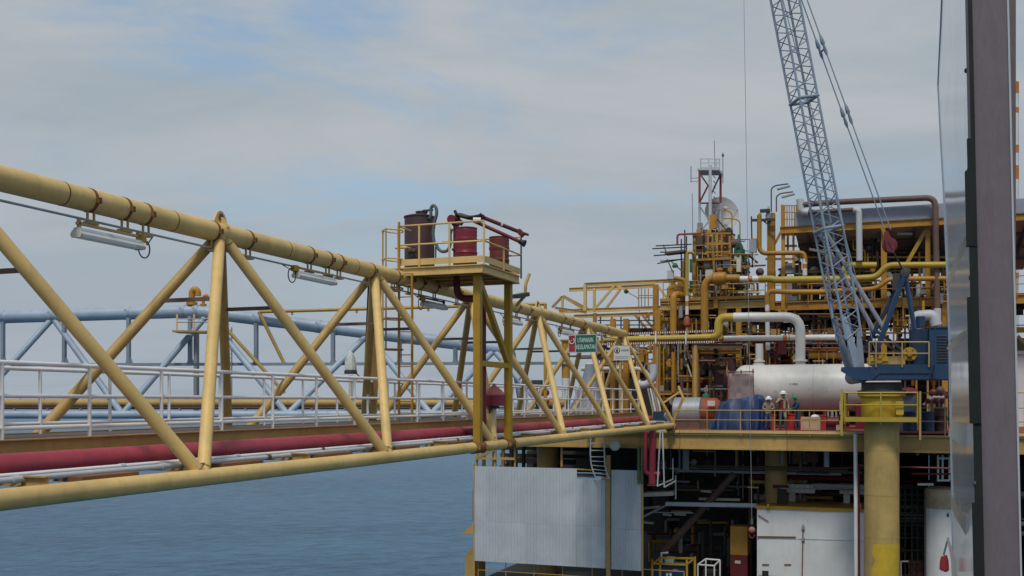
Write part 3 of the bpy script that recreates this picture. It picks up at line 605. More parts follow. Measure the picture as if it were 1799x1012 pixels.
def sign(px0, px1, py0, py1, s, label, kind):
    a = FS(px0, py1, s); w = (FS(px1, py1, s) - a).length; h = FS(px0, py0, s).z - a.z; rt = -TD
    g = thing('safety_sign' if kind else 'notice_sign', label, 'sign', a + rt * w / 2)
    def rect(x0, y0, x1, y1, d0, d1, name, mat): 
        MB().prism([a + rt * (w * x) + ZD * (h * y) - SD * d0 for x, y in ((x0, y0), (x1, y0), (x1, y1), (x0, y1))], -SD * (d1 - d0)).build(name, mat, g)
    rect(0, 0, 1, 1, 0, 0.02, 'board', 'lgrey' if kind else 'signw')
    if kind:
        rect(0.02, 0.06, 0.235, 0.94, 0.0215, 0.024, 'red_panel', 'signr'); rect(0.265, 0.04, 0.985, 0.96, 0.0215, 0.024, 'green_panel', 'signg')
        o = a - SD * 0.027
        text_part('UTAMAKAN', o + rt * w * 0.335 + ZD * h * 0.56, rt, ZD, w * 0.55, h * 0.25, 'signt', g)
        text_part('KESELAMATAN', o + rt * w * 0.285 + ZD * h * 0.19, rt, ZD, w * 0.68, h * 0.25, 'signt', g)
        c = o + rt * w * 0.127 + ZD * h * 0.66; pts = [c + rt * (0.085 * w * math.cos(R(q))) + ZD * (0.17 * h * math.sin(R(q))) for q in range(-190, 61, 14)]
        MB().tube(pts, 0.018, 6).build('pictogram', 'signt', g); MB().ball(c, 0.05, 8).build('pictogram', 'rose', g)
        for q in (0.36, 0.27, 0.18): rect(0.06, q, 0.2, q + 0.035, 0.0255, 0.028, 'small_print', 'rose')
    else:
        rect(0, 0, 1, 0.02, 0.0215, 0.026, 'border', 'grey'); rect(0, 0.98, 1, 1, 0.0215, 0.026, 'border', 'grey'); rect(0, 0.0, 0.02, 1, 0.0225, 0.0265, 'border', 'grey'); rect(0.98, 0.0, 1, 1, 0.0225, 0.0265, 'border', 'grey')
        c = a + rt * w * 0.22 + ZD * h * 0.66 - SD * 0.024
        MB().lathe(c, -SD, [(h * 0.2, 0), (h * 0.2, 0.004)], 20).build('round_symbol', 'signk', g)
        MB().lathe(c - SD * 0.006, -SD, [(h * 0.15, 0), (h * 0.15, 0.003)], 20).build('symbol_disc', 'signw', g)
        MB().ball(c - SD * 0.006 + ZD * h * 0.06, h * 0.055, 8).build('symbol_figure', 'signk', g); MB().beam(c - SD * 0.014 - ZD * h * 0.11, c - SD * 0.014 + ZD * h * 0.03, h * 0.12, 0.006, up=SD).build('symbol_figure', 'signk', g)
        rect(0.46, 0.6, 0.93, 0.72, 0.0225, 0.025, 'print_line', 'grey')
        for q in (0.22, 0.12): rect(0.1, q, 0.9, q + 0.045, 0.0225, 0.025, 'print_line', 'grey')
sign(999, 1048, 588, 620, 36.4, 'green safety sign with white lettering and a red panel on the bridge', 1)
sign(1078, 1107, 607, 633, 41.0, 'small white notice with round black symbol near the bridge end', 0)

def white_bell():
    # pale beacon lamp on the far handrail with a pole
    b = FT(616, 735, 13.45); base = Vector((b.x, b.y, W(0, 0, -0.6).z)); z = lambda py: FT(616, py, 13.45).z - base.z
    g = thing('navigation_lantern', 'white caged lantern on a pole behind the far handrail', 'lantern', base)
    MB().tube([base, base + ZD * z(660)], 0.05, 10).build('post', 'cream_w', g)
    MB().lathe(base, ZD, [(0.17, z(657)), (0.17, z(651)), (0.12, z(650))], 16).build('base_plate', 'dgrey', g)
    MB().lathe(base, ZD, [(0.14, z(650)), (0.15, z(640)), (0.11, z(633)), (0.10, z(626)), (0.05, z(619)), (0, z(617))], 18).build('lens', 'cover', g)
    for q in range(4): a = q * math.pi / 2 + 0.4; v = Vector((math.cos(a), math.sin(a), 0)); MB().tube([base + v * 0.155 + ZD * z(650), base + v * 0.13 + ZD * z(630), base + ZD * z(616)], 0.012, 6).build('guard_bar', 'white', g)
    MB().pipe([base + Vector((0.14, 0, z(655))), base + Vector((0.24, 0, z(662))), base + Vector((0.1, 0, z(670)))], 0.018, 0.05, 6).build('cable', 'black', g)
white_bell()

# ================================================================== pale blue bridge far behind
def build_blue_bridge():
    y = 56.0; P = lambda px, py, dy=0.0: FY(px, py, y + dy)
    b = thing('blue_bridge', 'pale blue tubular truss bridge in the distance behind the yellow one', 'bridge', P(300, 728))
    top = [(-420, 580), (-60, 559), (345, 547), (905, 616)]
    def ytop(px):
        for (x0, y0), (x1, y1) in zip(top, top[1:]):
            if x0 <= px <= x1: return y0 + (y1 - y0) * (px - x0) / (x1 - x0)
    tc_ = MB().pipe([P(*q) for q in top], 0.35, 0.8, 18).build('top_chord', 'blue_b', b)
    for px in (5, 92, 226, 322, 345, 450, 560, 590, 705, 812, 888):
        a, c = P(px - 5, ytop(px - 5)), P(px + 4, ytop(px + 4))
        MB().tube([a, c], 0.368, 18).build('rusty_collar', 'blotch', tc_)
    for dy in (-3.0, 2.2): ptube('bottom_chord', [FY(-420, 728.5, y + dy), FY(960, 728.5, y + dy)], 0.215, 'blue_b', b, 12)
    nodes = [-230, 93, 364, 646, 868]; low = [-400, -60, 215, 505, 757, 965]
    for i, n in enumerate(nodes):
        for q in (low[i], low[i + 1]):
            for dy in (-3.0, 2.2): ptube('brace', [P(n, ytop(n) + 4), FY(q, 728, y + dy)], 0.17, 'blue_b', b, 10)
    # hanging cable tray with hangers
    pbeam('cable_tray', P(-300, 642, -0.6), P(1000, 638, -0.6), 0.5, 0.14, 'grey_b', b)
    for px in (5, 113, 226, 334, 450, 585, 702, 800):
        pbeam('hanger', P(px, ytop(px) + 8, -0.6), P(px, 640, -0.6), 0.2, 0.16, 'grey_b', b)
        MB().prism([P(px - 6, 637, -0.68), P(px + 6, 637, -0.68), P(px + 2, 628, -0.68), P(px - 2, 628, -0.68)], (0, 0.16, 0)).build('hanger_foot', 'grey_b', b)
    # walkway strip and its pipes
    pbox2 = MB(); pbox2.beam(FY(-420, 717, y - 1.5), FY(960, 717, y - 1.5), 1.2, 0.12); pbox2.build('walkway_plate', 'grey', b)
    px = -300
    while px < 940: pbeam('stanchion', FY(px, 716, y - 1.5), FY(px, 700, y - 1.5), 0.05, 0.05, 'galv', b); px += 42
    # junction platform and valves at the knee
    j = MB(); j.beam(P(309, 583, -1.5), P(368, 584, -1.5), 1.2, 0.1); j.build('junction_platform', 'ochre', b)
    for px in (311, 341, 367): pbeam('platform_post', P(px, 583, -1.5), P(px, 553, -1.0), 0.1, 0.1, 'ochre', b)
    for py in (566, 560): ptube('platform_rail', [P(311, py, -1.9), P(366, py, -1.9)], 0.03, 'galv', b, 6)
    MB().pipe([P(337, 548), P(337, 525), P(337, 512), P(343, 507), P(348, 512), P(348, 520)], 0.17, 0.3, 10).build('vent_gooseneck', 'orange', b)
    MB().tube([P(337, 536), P(337, 531)], 0.3, 12).build('vent_flange', 'orange', b)
    MB().pipe([P(357, 546), P(357, 521), P(364, 518), P(364, 526)], 0.09, 0.2, 8).build('vent_gooseneck', 'band_o', b)
    MB().tube([P(357, 540), P(357, 534)], 0.18, 10).build('vent_flange', 'orange', b)
    # ladder down at the knee
    for px in (401, 407): pbeam('ladder_stile', P(px, 575, -1), P(px, 715, -1), 0.05, 0.05, 'galv', b)
    for k in range(20): ptube('ladder_rung', [P(401, 580 + 7 * k, -1), P(407, 580 + 7 * k, -1)], 0.02, 'galv', b, 6)
    pbeam('support_post', P(345, 585, 1), P(345, 728, 1), 0.22, 0.22, 'grey', b)
    # end frame
    for dx in (-14, 18): ptube('end_post', [P(900, 617), FY(900 + dx, 728, y)], 0.16, 'blue_b', b, 10)
    # its supporting legs standing in the sea
    for px in (-250, 960):
        for dy in (-2.2, 2.2): 
            a = FY(px, 728, y + dy); ptube('jacket_leg', [a, Vector((a.x, a.y, -6))], 0.5, 'ochre', b, 14)
    yp = thing('gas_pipe', 'ochre pipe lying along the far blue bridge', 'pipe', FY(300, 714, y - 2.3))
    ptube('pipe_barrel', [FY(-420, 708, y - 2.35), FY(860, 708, y - 2.35)], 0.2, 'ochre', yp, 14)
    rp = thing('red_line', 'thin dark red pipe under the ochre pipe on the far blue bridge', 'pipe', FY(300, 716, y - 2.5))
    ptube('pipe_barrel', [FY(-420, 716.0, y - 2.5), FY(900, 716.0, y - 2.5)], 0.04, 'dred', rp, 8)
    px = -380
    while px < 860: pbeam('pipe_support', FY(px, 722, y - 2.35), FY(px, 713, y - 2.35), 0.12, 0.1, 'white', yp); px += 58
    vp = thing('vent_line', 'thin yellow vent line rising above the right end of the blue bridge', 'pipe', FY(640, 545, 55))
    ptube('pipe_barrel', [FY(455, 548, 55.5), FY(960, 534, 53.0)], 0.085, 'yellow', vp, 8)
    ptube('leg', [FY(958, 534, 53.0), FY(958, 745, 53.0)], 0.085, 'yellow', vp, 8)
    for q in (0.12, 0.35, 0.6): pbeam('clip', lerp(FY(455, 548, 55.5), FY(960, 534, 53), q), lerp(FY(455, 548, 55.5), FY(960, 534, 53), q) - ZD * 0.22, 0.1, 0.06, 'ochre', vp)
    dp = lerp(FY(455, 548, 55.5), FY(960, 534, 53), 0.0); ptube('prop', [dp, FY(500, 640, 55.6)], 0.1, 'ochre', vp, 8)
    ptube('prop', [FY(400, 580, 55), FY(500, 690, 55)], 0.1, 'ochre', vp, 8)
build_blue_bridge()
# ================================================================== far production platform
S0 = 49.0; DZ = -1.38; LZ = -9.3; TL, TR = 18.6, -16.0; SB = 82.0
UZ = zs(1250, 527, 58.0); RZ = zs(1500, 396, 60.0)
def pxbox(px0, px1, py0, py1, s0, s1):
    pc = (px0 + px1) / 2
    return (s0, s1, min(ts(px0, s0), ts(px1, s0)), max(ts(px0, s0), ts(px1, s0)), zs(pc, py1, s0), zs(pc, py0, s0))
def handrail(parent, pts, z, h=1.05, mat='ochre', step=1.8, r=0.026, mids=(0.52,), name='handrail'):
    """pts: list of (s, t) ; one rail object with its mid rails and posts below it"""
    hr = MB().tube([W(a, b, z + h) for a, b in pts], r, 8).build(name, mat, parent)
    for q in mids: MB().tube([W(a, b, z + h * q) for a, b in pts], r * 0.85, 6).build('mid_rail', mat, hr)
    for (a0, b0), (a1, b1) in zip(pts, pts[1:]):
        L_ = math.hypot(a1 - a0, b1 - b0); n = max(1, round(L_ / step))
        for i in range(n + 1):
            a, b = a0 + (a1 - a0) * i / n, b0 + (b1 - b0) * i / n
            ptube('post', [W(a, b, z - 0.25), W(a, b, z + h)], r, mat, hr, 6)
    return hr

def build_main_deck():
    d = thing('main_deck', 'yellow edged main deck of the production platform at the end of the bridge', 'platform', W(60, 5, DZ - 1))
    m = MB(); m.box(S0 + 0.15, SB, TR, TL, DZ - 0.06, DZ); m.build('deck_plate', 'reddeck', d)
    # front edge girder as bolted lengths
    edges = [TL, 14.0, 9.6, 4.6, 1.6, -3.5, -9.0, TR]
    for a, b in zip(edges, edges[1:]):
        if abs(a - 1.6) < 0.1: continue
        MB().ibeam(W(S0 + 0.12, a - 0.01, DZ - 0.52), W(S0 + 0.12, b + 0.01, DZ - 0.52), 0.26, 0.78).build('edge_girder', 'ochre', d)
        MB().box(S0 - 0.06, S0 + 0.1, b + 0.01, a - 0.01, DZ - 0.13, DZ - 0.005).build('kerb_angle', 'cream', d)
    MB().ibeam(W(S0 + 0.12, 1.59, DZ - 0.52), W(S0 + 0.12, -3.49, DZ - 0.52), 0.26, 0.78).build('edge_girder', 'ochre', d)
    MB().ibeam(W(S0, TL, DZ - 0.52), W(SB, TL, DZ - 0.52), 0.26, 0.76).build('edge_girder', 'ochre', d)
    for k in range(1, 9): s = S0 + k * 4.0; MB().ibeam(W(s, TL - 0.2, DZ - 0.5), W(s, TR, DZ - 0.5), 0.2, 0.7).build('deck_beam', 'dark', d)
    for t in (15.5, 11, 6.5, 2, -2.5, -7, -11): MB().ibeam(W(S0 + 0.3, t, DZ - 0.4), W(SB, t, DZ - 0.4), 0.18, 0.45).build('deck_joist', 'dark', d)
    # legs down to the sea and raking braces
    for s in (53, 66, 80):
        for t in (17.6, 5.5, -9): ptube('jacket_leg', [W(s, t, DZ - 0.8), W(s, t, -EYE - 5)], 0.55, 'ochre', d, 16)
    ptube('raking_brace', [FS(1165, 972, 53), FS(1290, 832, 53)], 0.19, 'brown', d, 10)
    ptube('raking_brace', [FS(1650, 1010, 66), FS(1380, 830, 66)], 0.22, 'brown', d, 10)
    # deck edge handrail left of the crane
    handrail(d, [(S0 - 0.02, ts(1185, S0)), (S0 - 0.02, ts(1485, S0))], DZ, 0.95, 'ochre', 1.62)
    handrail(d, [(S0 + 0.3, TL - 0.1), (S0 + 0.3, 14.5)], DZ, 0.95, 'ochre', 1.6)
    handrail(d, [(S0 + 0.3, TL - 0.1), (SB - 6, TL - 0.1)], DZ, 1.0, 'ochre', 2.2)
    handrail(d, [(S0 - 0.02, ts(1615, S0)), (S0 - 0.02, ts(1800, S0))], DZ, 1.75, 'ochre', 1.05, mids=(0.28, 0.62))
    # short steps from the walkway to the deck
    for k in range(3): pbox('step', (48.4 + 0.3 * k, 48.75 + 0.3 * k, 11.4, 13.2, -0.72 - 0.25 * k, -0.66 - 0.25 * k), 'galv', d)
    for t in (11.37, 13.22): pbeam('step_stringer', W(48.3, t, -0.75), W(49.5, t, -1.45), 0.05, 0.18, 'ochre', d)
    return d
build_main_deck()

def build_lower_deck():
    d = thing('lower_deck', 'dark lower deck of the platform below the yellow edge girder', 'platform', W(60, 5, LZ - 0.6))
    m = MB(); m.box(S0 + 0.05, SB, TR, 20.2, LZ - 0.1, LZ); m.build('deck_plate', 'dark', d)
    MB().ibeam(W(S0 - 0.1, 20.2, LZ - 0.45), W(S0 - 0.1, TR, LZ - 0.45), 0.26, 0.8).build('edge_girder', 'ochre', d)
    handrail(d, [(S0 + 0.1, 20.1), (S0 + 0.1, 9.4)], LZ, 1.1, 'ochre', 1.5)
    # dark panels added to block daylight from behind, and machinery blocks deep inside
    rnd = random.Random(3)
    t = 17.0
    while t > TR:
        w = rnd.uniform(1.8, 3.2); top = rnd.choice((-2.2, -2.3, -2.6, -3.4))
        if rnd.random() < 0.97: MB().box(72 + rnd.uniform(-1, 1), 73.5, t - w + 0.04, t, LZ, top - (1.0 if t > 13 else 0)).build('shade_panel', 'dark', d)
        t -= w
    for i in range(26):
        s = rnd.uniform(56, 70); t = rnd.uniform(-9, 8.5); h = rnd.uniform(1.0, 3.6); w = rnd.uniform(0.5, 1.6)
        if rnd.random() < 0.5: MB().box(s, s + w, t, t + w * 1.3, LZ, LZ + h).build('machinery_block', rnd.choice(('dark', 'dgrey', 'brown', 'dark')), d)
        else: MB().lathe(W(s, t, LZ), ZD, [(w/2, 0), (w/2, h), (w/4, h + w/4), (0.05, h + w * 0.3)], 14).build('machinery_vessel', rnd.choice(('dark', 'dgrey', 'brown')), d)
    for i in range(34):
        s = rnd.uniform(52, 68); z = rnd.uniform(-7.4, -2.3); t0 = rnd.uniform(-10, 8); L_ = rnd.uniform(2, 8)
        MB().tube([W(s, t0, z), W(s, t0 - L_, z)], rnd.uniform(0.03, 0.14), 8).build('pipe_run', rnd.choice(('dgrey', 'dark', 'brown', 'grey', 'dred')), d)
        if i % 2: MB().tube([W(s, t0, LZ), W(s, t0, z)], rnd.uniform(0.03, 0.1), 8).build('riser', rnd.choice(('dgrey', 'dark', 'brown')), d)
    MB().box(*pxbox(1068, 1140, 786, 900, 60, 61)).build('shade_panel', 'dark', d)  # added dark panel covering a bright gap to the sea
    for i in range(95):
        px = rnd.uniform(1135, 1500); py = rnd.uniform(792, 905); s = rnd.uniform(51.5, 62); mt = rnd.choice(('dgrey', 'grey', 'brown', 'galv', 'dark', 'ochre', 'dred', 'brown')); k = rnd.random(); r = rnd.uniform(0.02, 0.09)
        if k < 0.3: MB().tube([FS(px, py, s), FS(px + rnd.uniform(20, 120), py + 1, s)], r, 6).build('pipe_run', mt, d)
        elif k < 0.55: MB().tube([FS(px, py, s), FS(px, 788, s)], r * 0.7, 6).build('hanger_rod', mt, d)
        elif k < 0.7: MB().beam(FS(px, py, s), FS(px + rnd.uniform(15, 60), py + 1, s), 0.4, 0.06).build('cable_tray', mt, d)
        elif k < 0.85: MB().lathe(FS(px, py, s), ZD, [(r, -0.25), (r * 2, -0.2), (r * 2, -0.14), (r * 1.3, 0), (r * 2, 0.14), (r, 0.25)], 8).build('valve', mt, d)
        else: MB().box(s, s + 0.3, ts(px, s) - rnd.uniform(0.2, 0.7), ts(px, s), zs(px, py, s), zs(px, py, s) + rnd.uniform(0.2, 0.7)).build('junction_box', mt, d)
    for i in range(60):
        px = rnd.uniform(1135, 1325); py = rnd.uniform(905, 1000); s = rnd.uniform(54, 66); mt = rnd.choice(('dgrey', 'brown', 'dark', 'dred', 'grey', 'orange')); r = rnd.uniform(0.03, 0.12); k = rnd.random()
        if k < 0.5: MB().tube([FS(px, py, s), FS(px, py + rnd.uniform(15, 70), s)], r, 6).build('riser', mt, d)
        elif k < 0.8: MB().tube([FS(px, py, s), FS(px + rnd.uniform(15, 70), py, s)], r, 6).build('pipe_run', mt, d)
        else: MB().lathe(FS(px, py, s), ZD, [(r, -0.3), (r * 2.2, -0.2), (r * 2.2, 0.2), (r, 0.3)], 8).build('valve', mt, d)
    # lattice of posts under the left end, open to the sky
    for px in (850, 868, 884, 898, 920): pbeam('frame_post', FS(px, 822, 52.0), FS(px, 785, 52.0), 0.16, 0.16, 'dark' if px > 890 else 'ochre', d)
    pbeam('frame_rail', FS(838, 805, 49.4), FS(905, 806, 49.4), 0.1, 0.12, 'ochre', d)
    pbeam('frame_brace', FS(836, 806, 49.4), FS(868, 790, 49.4), 0.12, 0.14, 'ochre', d)
    for px in (838, 870, 905, 987): pbeam('frame_post', FS(px, 820, 49.5), FS(px, 783, 49.5), 0.1, 0.1, 'ochre', d)
    for a in ((925, 962, 792, 822, 64), (985, 1080, 785, 830, 62)): MB().box(*pxbox(*a, a[-1] + 2)[:6]).build('machinery_block', 'dark', d)
    for px in (905, 940, 980, 1055): MB().tube([FS(px, 828, 57), FS(px, 780, 57)], 0.16, 8).build('frame_column', 'dark', d)
    pbeam('frame_rail', FS(890, 808, 57), FS(1010, 812, 57), 0.4, 0.3, 'dark', d)
    pbeam('frame_brace', FS(880, 822, 57), FS(960, 786, 57), 0.2, 0.24, 'dark', d)
    for z, a, b in ((-2.6, 830, 1130), (-3.0, 880, 1130)): MB().beam(FS(a, HZ + 1, 54) + ZD * z, FS(b, HZ + 1, 54) + ZD * z, 0.2, 0.2).build('frame_rail', 'dark', d)
    # lower left outrigger bits past the wall
    MB().prism([FS(810, 939, 49.6), FS(834, 917, 49.6), FS(834, 938, 49.6)], SD * 0.5).build('side_canopy', 'ochre', d)
    MB().prism([FS(817, 975, 49.6), FS(834, 958, 49.6), FS(834, 1030, 49.6), FS(817, 1030, 49.6)], SD * 1.5).build('side_box', 'ochre', d)
    pbeam('side_post', FS(833, 858, 49.7), FS(833, 915, 49.7), 0.12, 0.12, 'dgrey', d)
    # cantilever floor lamps and cable trays on the underside
    for x0, x1, y in ((1170, 1330, 885),):
        pbeam('cable_duct', FS(x0, y, 52), FS(x1, y + 3, 52), 0.25, 0.2, 'lgrey', d)
    pbeam('cable_duct', FS(1190, 827, 53), FS(1478, 833, 53), 0.2, 0.13, 'grey', d)
    for y in (818, 822): ptube('pipe_run', [FS(1205, y, 52), FS(1490, y + 5, 52)], 0.045, 'brown', d, 8)
    pbeam('cable_duct', FS(1325, 873, 55), FS(1400, 876, 55), 0.3, 0.3, 'grey', d)
    for px, y0, y1, r, m_ in ((1205, 790, 825, .17, 'grey'), (1374, 790, 816, .06, 'grey'), (1452, 788, 820, .13, 'lgrey'), (1612, 790, 800, .08, 'grey')):
        MB().tube([FS(px, y0, 52), FS(px, y1, 52)], r, 8).build('down_pipe', m_, d)
    for a, b, c, e in ((1232, 862, 1250, 864), (1228, 876, 1245, 877), (1255, 877, 1300, 878), (1185, 903, 1205, 904), (1130, 917, 1148, 919), (1130, 893, 1160, 890), (1165, 903, 1180, 905)):
        MB().beam(FS(a, b, 54), FS(c, e, 54), 0.2, 0.12).build('tube_lamp', 'cream_w', d)
    MB().beam(FS(1132, 868, 52), FS(1185, 866, 52), 1.0, 0.2).build('duct_box', 'cream_w', d)
    ptube('hanging_rod', [FS(1187, 835, 52), FS(1187, 877, 52)], 0.04, 'white', d, 6)
    ptube('pipe_run', [FS(1130, 908, 53), FS(1175, 885, 53)], 0.06, 'lgrey', d, 8)
    return d
build_lower_deck()

def build_windwall():
    w = thing('wind_wall', 'pale blue grey corrugated wind wall below the deck with a notch at the top', 'wall', W(S0, 14, LZ))
    s = S0 - 0.2
    def sheetrow(pxa, pxb, n, pya, pyb, name='sheet'):
        ta, tb = ts(pxa, s), ts(pxb, s)
        for i in range(n):
            t0, t1 = ta + (tb - ta) * i / n, ta + (tb - ta) * (i + 1) / n; z0, z1 = pyb(i / n), pya(i / n)
            cols = []; k = max(4, int(abs(t1 - t0) / 0.15)); off = 0.004 * (i % 2)
            for j in range(k + 1):
                u0 = t0 + (t1 - t0) * j / k; dt = (t1 - t0) / k
                for f, d_ in ((0.0, 0), (0.3, 0), (0.42, -0.024), (0.72, -0.024), (0.84, 0)):
                    if j == k and f > 0: break
                    cols.append((u0 + dt * f, d_ - off))
            grid = [[W(s + d_, u, z) for u, d_ in cols] for z in (z0, (z0 + z1) / 2, z1)]
            MB().sheet(grid, SD * 0.01).build(name, 'clad', w, smooth=20)
    zt = zs(834, 815.5, s); zt2 = zs(1010, 823, s); zn = zs(1030, 842, s); zj = zs(900, 918, s); zb = zs(900, 989, s)
    top = min(zt, zt2)
    sheetrow(834, 1013.5, 8, lambda q: top, lambda q: zj + 0.003)
    sheetrow(834, 1013.5, 8, lambda q: zj - 0.003, lambda q: zb)
    sheetrow(1014, 1065, 2, lambda q: zn, lambda q: zj + 0.003); sheetrow(1014, 1065, 2, lambda q: zj - 0.003, lambda q: zb)
    sheetrow(1073, 1127, 2, lambda q: zs(1100, 826, s), lambda q: zj - 0.08); sheetrow(1073, 1127, 2, lambda q: zj - 0.09, lambda q: zb - 0.02)
    pibeam('wall_post', FS(1069, 800, s), FS(1069, 1040, s), 0.2, 0.16, 'ochre', w)
    pbeam('wall_post', FS(833, 815, s + 0.1), FS(833, 1040, s + 0.1), 0.08, 0.08, 'ochre', w)
    pbeam('wall_post', FS(1129, 824, s), FS(1129, 1040, s), 0.07, 0.1, 'ochre', w)
    for z in (top - 0.3, zj, zb + 0.2): pbeam('girt', W(s + 0.09, ts(834, s), z), W(s + 0.09, ts(1127, s), z), 0.1, 0.12, 'dark', w)
    pbeam('notch_rail', FS(1013, 824, s + 0.05), FS(1042, 826, s + 0.05), 0.06, 0.06, 'ochre', w)
    MB().beam(FS(1016, 835, s + 0.5), FS(1045, 837, s + 0.5), 0.5, 0.12).build('inner_lamp', 'cream_w', w)
build_windwall()

def small_edge_things():
    # hanging cat ladder, lamp, red drop pipes, white hanger rods, green pipe
    s = S0 - 0.5; l = thing('hanging_ladder', 'pale curved cat ladder hanging from the deck edge above the wind wall', 'ladder', FS(1052, 842, s))
    L_ = [(1038, 766), (1037, 800), (1039, 820), (1046, 838)]; R_ = [(1061, 766), (1062, 800), (1063, 822), (1070, 841)]
    for q in (L_, R_): MB().pipe([FS(x, y, s) for x, y in q], 0.035, 0.4, 8).build('stile', 'lgrey', l)
    for k in range(9):
        u = k / 8.0; f = lambda Q: [lerp(Vector(Q[i]), Vector(Q[i + 1]), u * 3 - i) for i in range(3) if i <= u * 3 <= i + 1][0]
        a, b = f(L_), f(R_); ptube('rung', [FS(a.x, a.y, s), FS(b.x, b.y, s)], 0.022, 'lgrey', l, 6)
    p = FS(1081, 782, S0 - 0.4); h = thing('flood_light', 'round pale flood light on the girder beside the hanging ladder', 'light', p - ZD * 0.3)
    MB().lathe(p, -SD, [(0.12, -0.25), (0.2, -0.1), (0.26, 0.05), (0.27, 0.08), (0.24, 0.08), (0.2, 0.03)], 20).build('reflector', 'cream_w', h)
    MB().lathe(p, -SD, [(0.2, 0.035), (0.2, 0.05)], 20).build('lens', 'cover', h); pbeam('bracket', p + SD * 0.2, p + SD * 0.5 + ZD * 0.1, 0.08, 0.08, 'ochre', h)
    v = thing('drop_pipe', 'pair of red fire pipes dropping below the deck edge with a joining bend', 'pipe', FS(1145, 840, S0 - 0.3))
    MB().pipe([FS(1134, 750, S0 - 0.3), FS(1134, 832, S0 - 0.3), FS(1160, 832, S0 - 0.3)], 0.1, 0.2, 12).build('pipe_barrel', 'red', v)
    MB().pipe([FS(1146, 750, S0 - 0.25), FS(1146, 850, S0 - 0.25)], 0.17, 0.2, 14).build('pipe_barrel', 'red', v)
    MB().lathe(FS(1146, 853, S0 - 0.25), ZD, [(0.24, 0), (0.24, 0.05)], 14).build('flange', 'red', v)
    for px, lab in ((1122, 'left of two slim olive pipes right of the wind wall'), (1128, 'right of two slim olive pipes right of the wind wall')):
        g = thing('olive_pipe', lab, 'pipe', FS(px, 850, S0 - 0.3)); ptube('pipe_barrel', [FS(px, 785, S0 - 0.28), FS(px, 850, S0 - 0.28)], 0.07, 'olive_g', g, 10)
        for y in (815, 838): MB().tube([FS(px, y, S0 - 0.28), FS(px, y + 3, S0 - 0.28)], 0.1, 10).build('coupling', 'olive_g', g)
    r = thing('hanger_frame', 'thin white hanging frame of rods below the deck edge', 'frame', FS(1165, 855, S0 - 0.5))
    Q = lambda x, y, d=0: FS(x, y, S0 - 0.5 + d)
    for a, b in (((1160, 757), (1155, 854)), ((1164, 757), (1167, 856))): ptube('rod', [Q(*a), Q(*b)], 0.035, 'white', r, 6)
    for a, b in (((1155, 854), (1182, 842)), ((1167, 856), (1187, 845)), ((1158, 757), (1182, 755))): ptube('rod', [Q(*a), Q(*b, 1.5)], 0.035, 'white', r, 6)
    ptube('rod', [Q(1182, 842, 1.5), Q(1182, 805, 1.5)], 0.03, 'white', r, 6)
    w = thing('white_standpipe', 'tall thin white standpipe left of the crane pedestal', 'pipe', FS(1503, 1010, S0 - 0.6))
    ptube('pipe_barrel', [FS(1503, 762, S0 - 0.6), FS(1504, 1030, S0 - 0.6)], 0.085, 'white', w, 12)
    ptube('arm', [FS(1500, 760, S0 - 0.6), FS(1545, 762, S0 - 0.4)], 0.04, 'lgrey', w, 8)
    w2 = thing('maroon_standpipe', 'thin dark red pipe hugging the white standpipe', 'pipe', FS(1509, 1010, S0 - 0.5))
    ptube('pipe_barrel', [FS(1508, 815, S0 - 0.45), FS(1509, 1030, S0 - 0.45)], 0.06, 'dred', w2, 10)
    ptube('branch', [FS(1508, 818, S0 - 0.45), FS(1670, 823, S0 - 0.9)], 0.045, 'dred', w2, 8)
    ptube('branch', [FS(1602, 832, S0 + 1), FS(1670, 833, S0 + 1)], 0.045, 'dred', w2, 8)
small_edge_things()

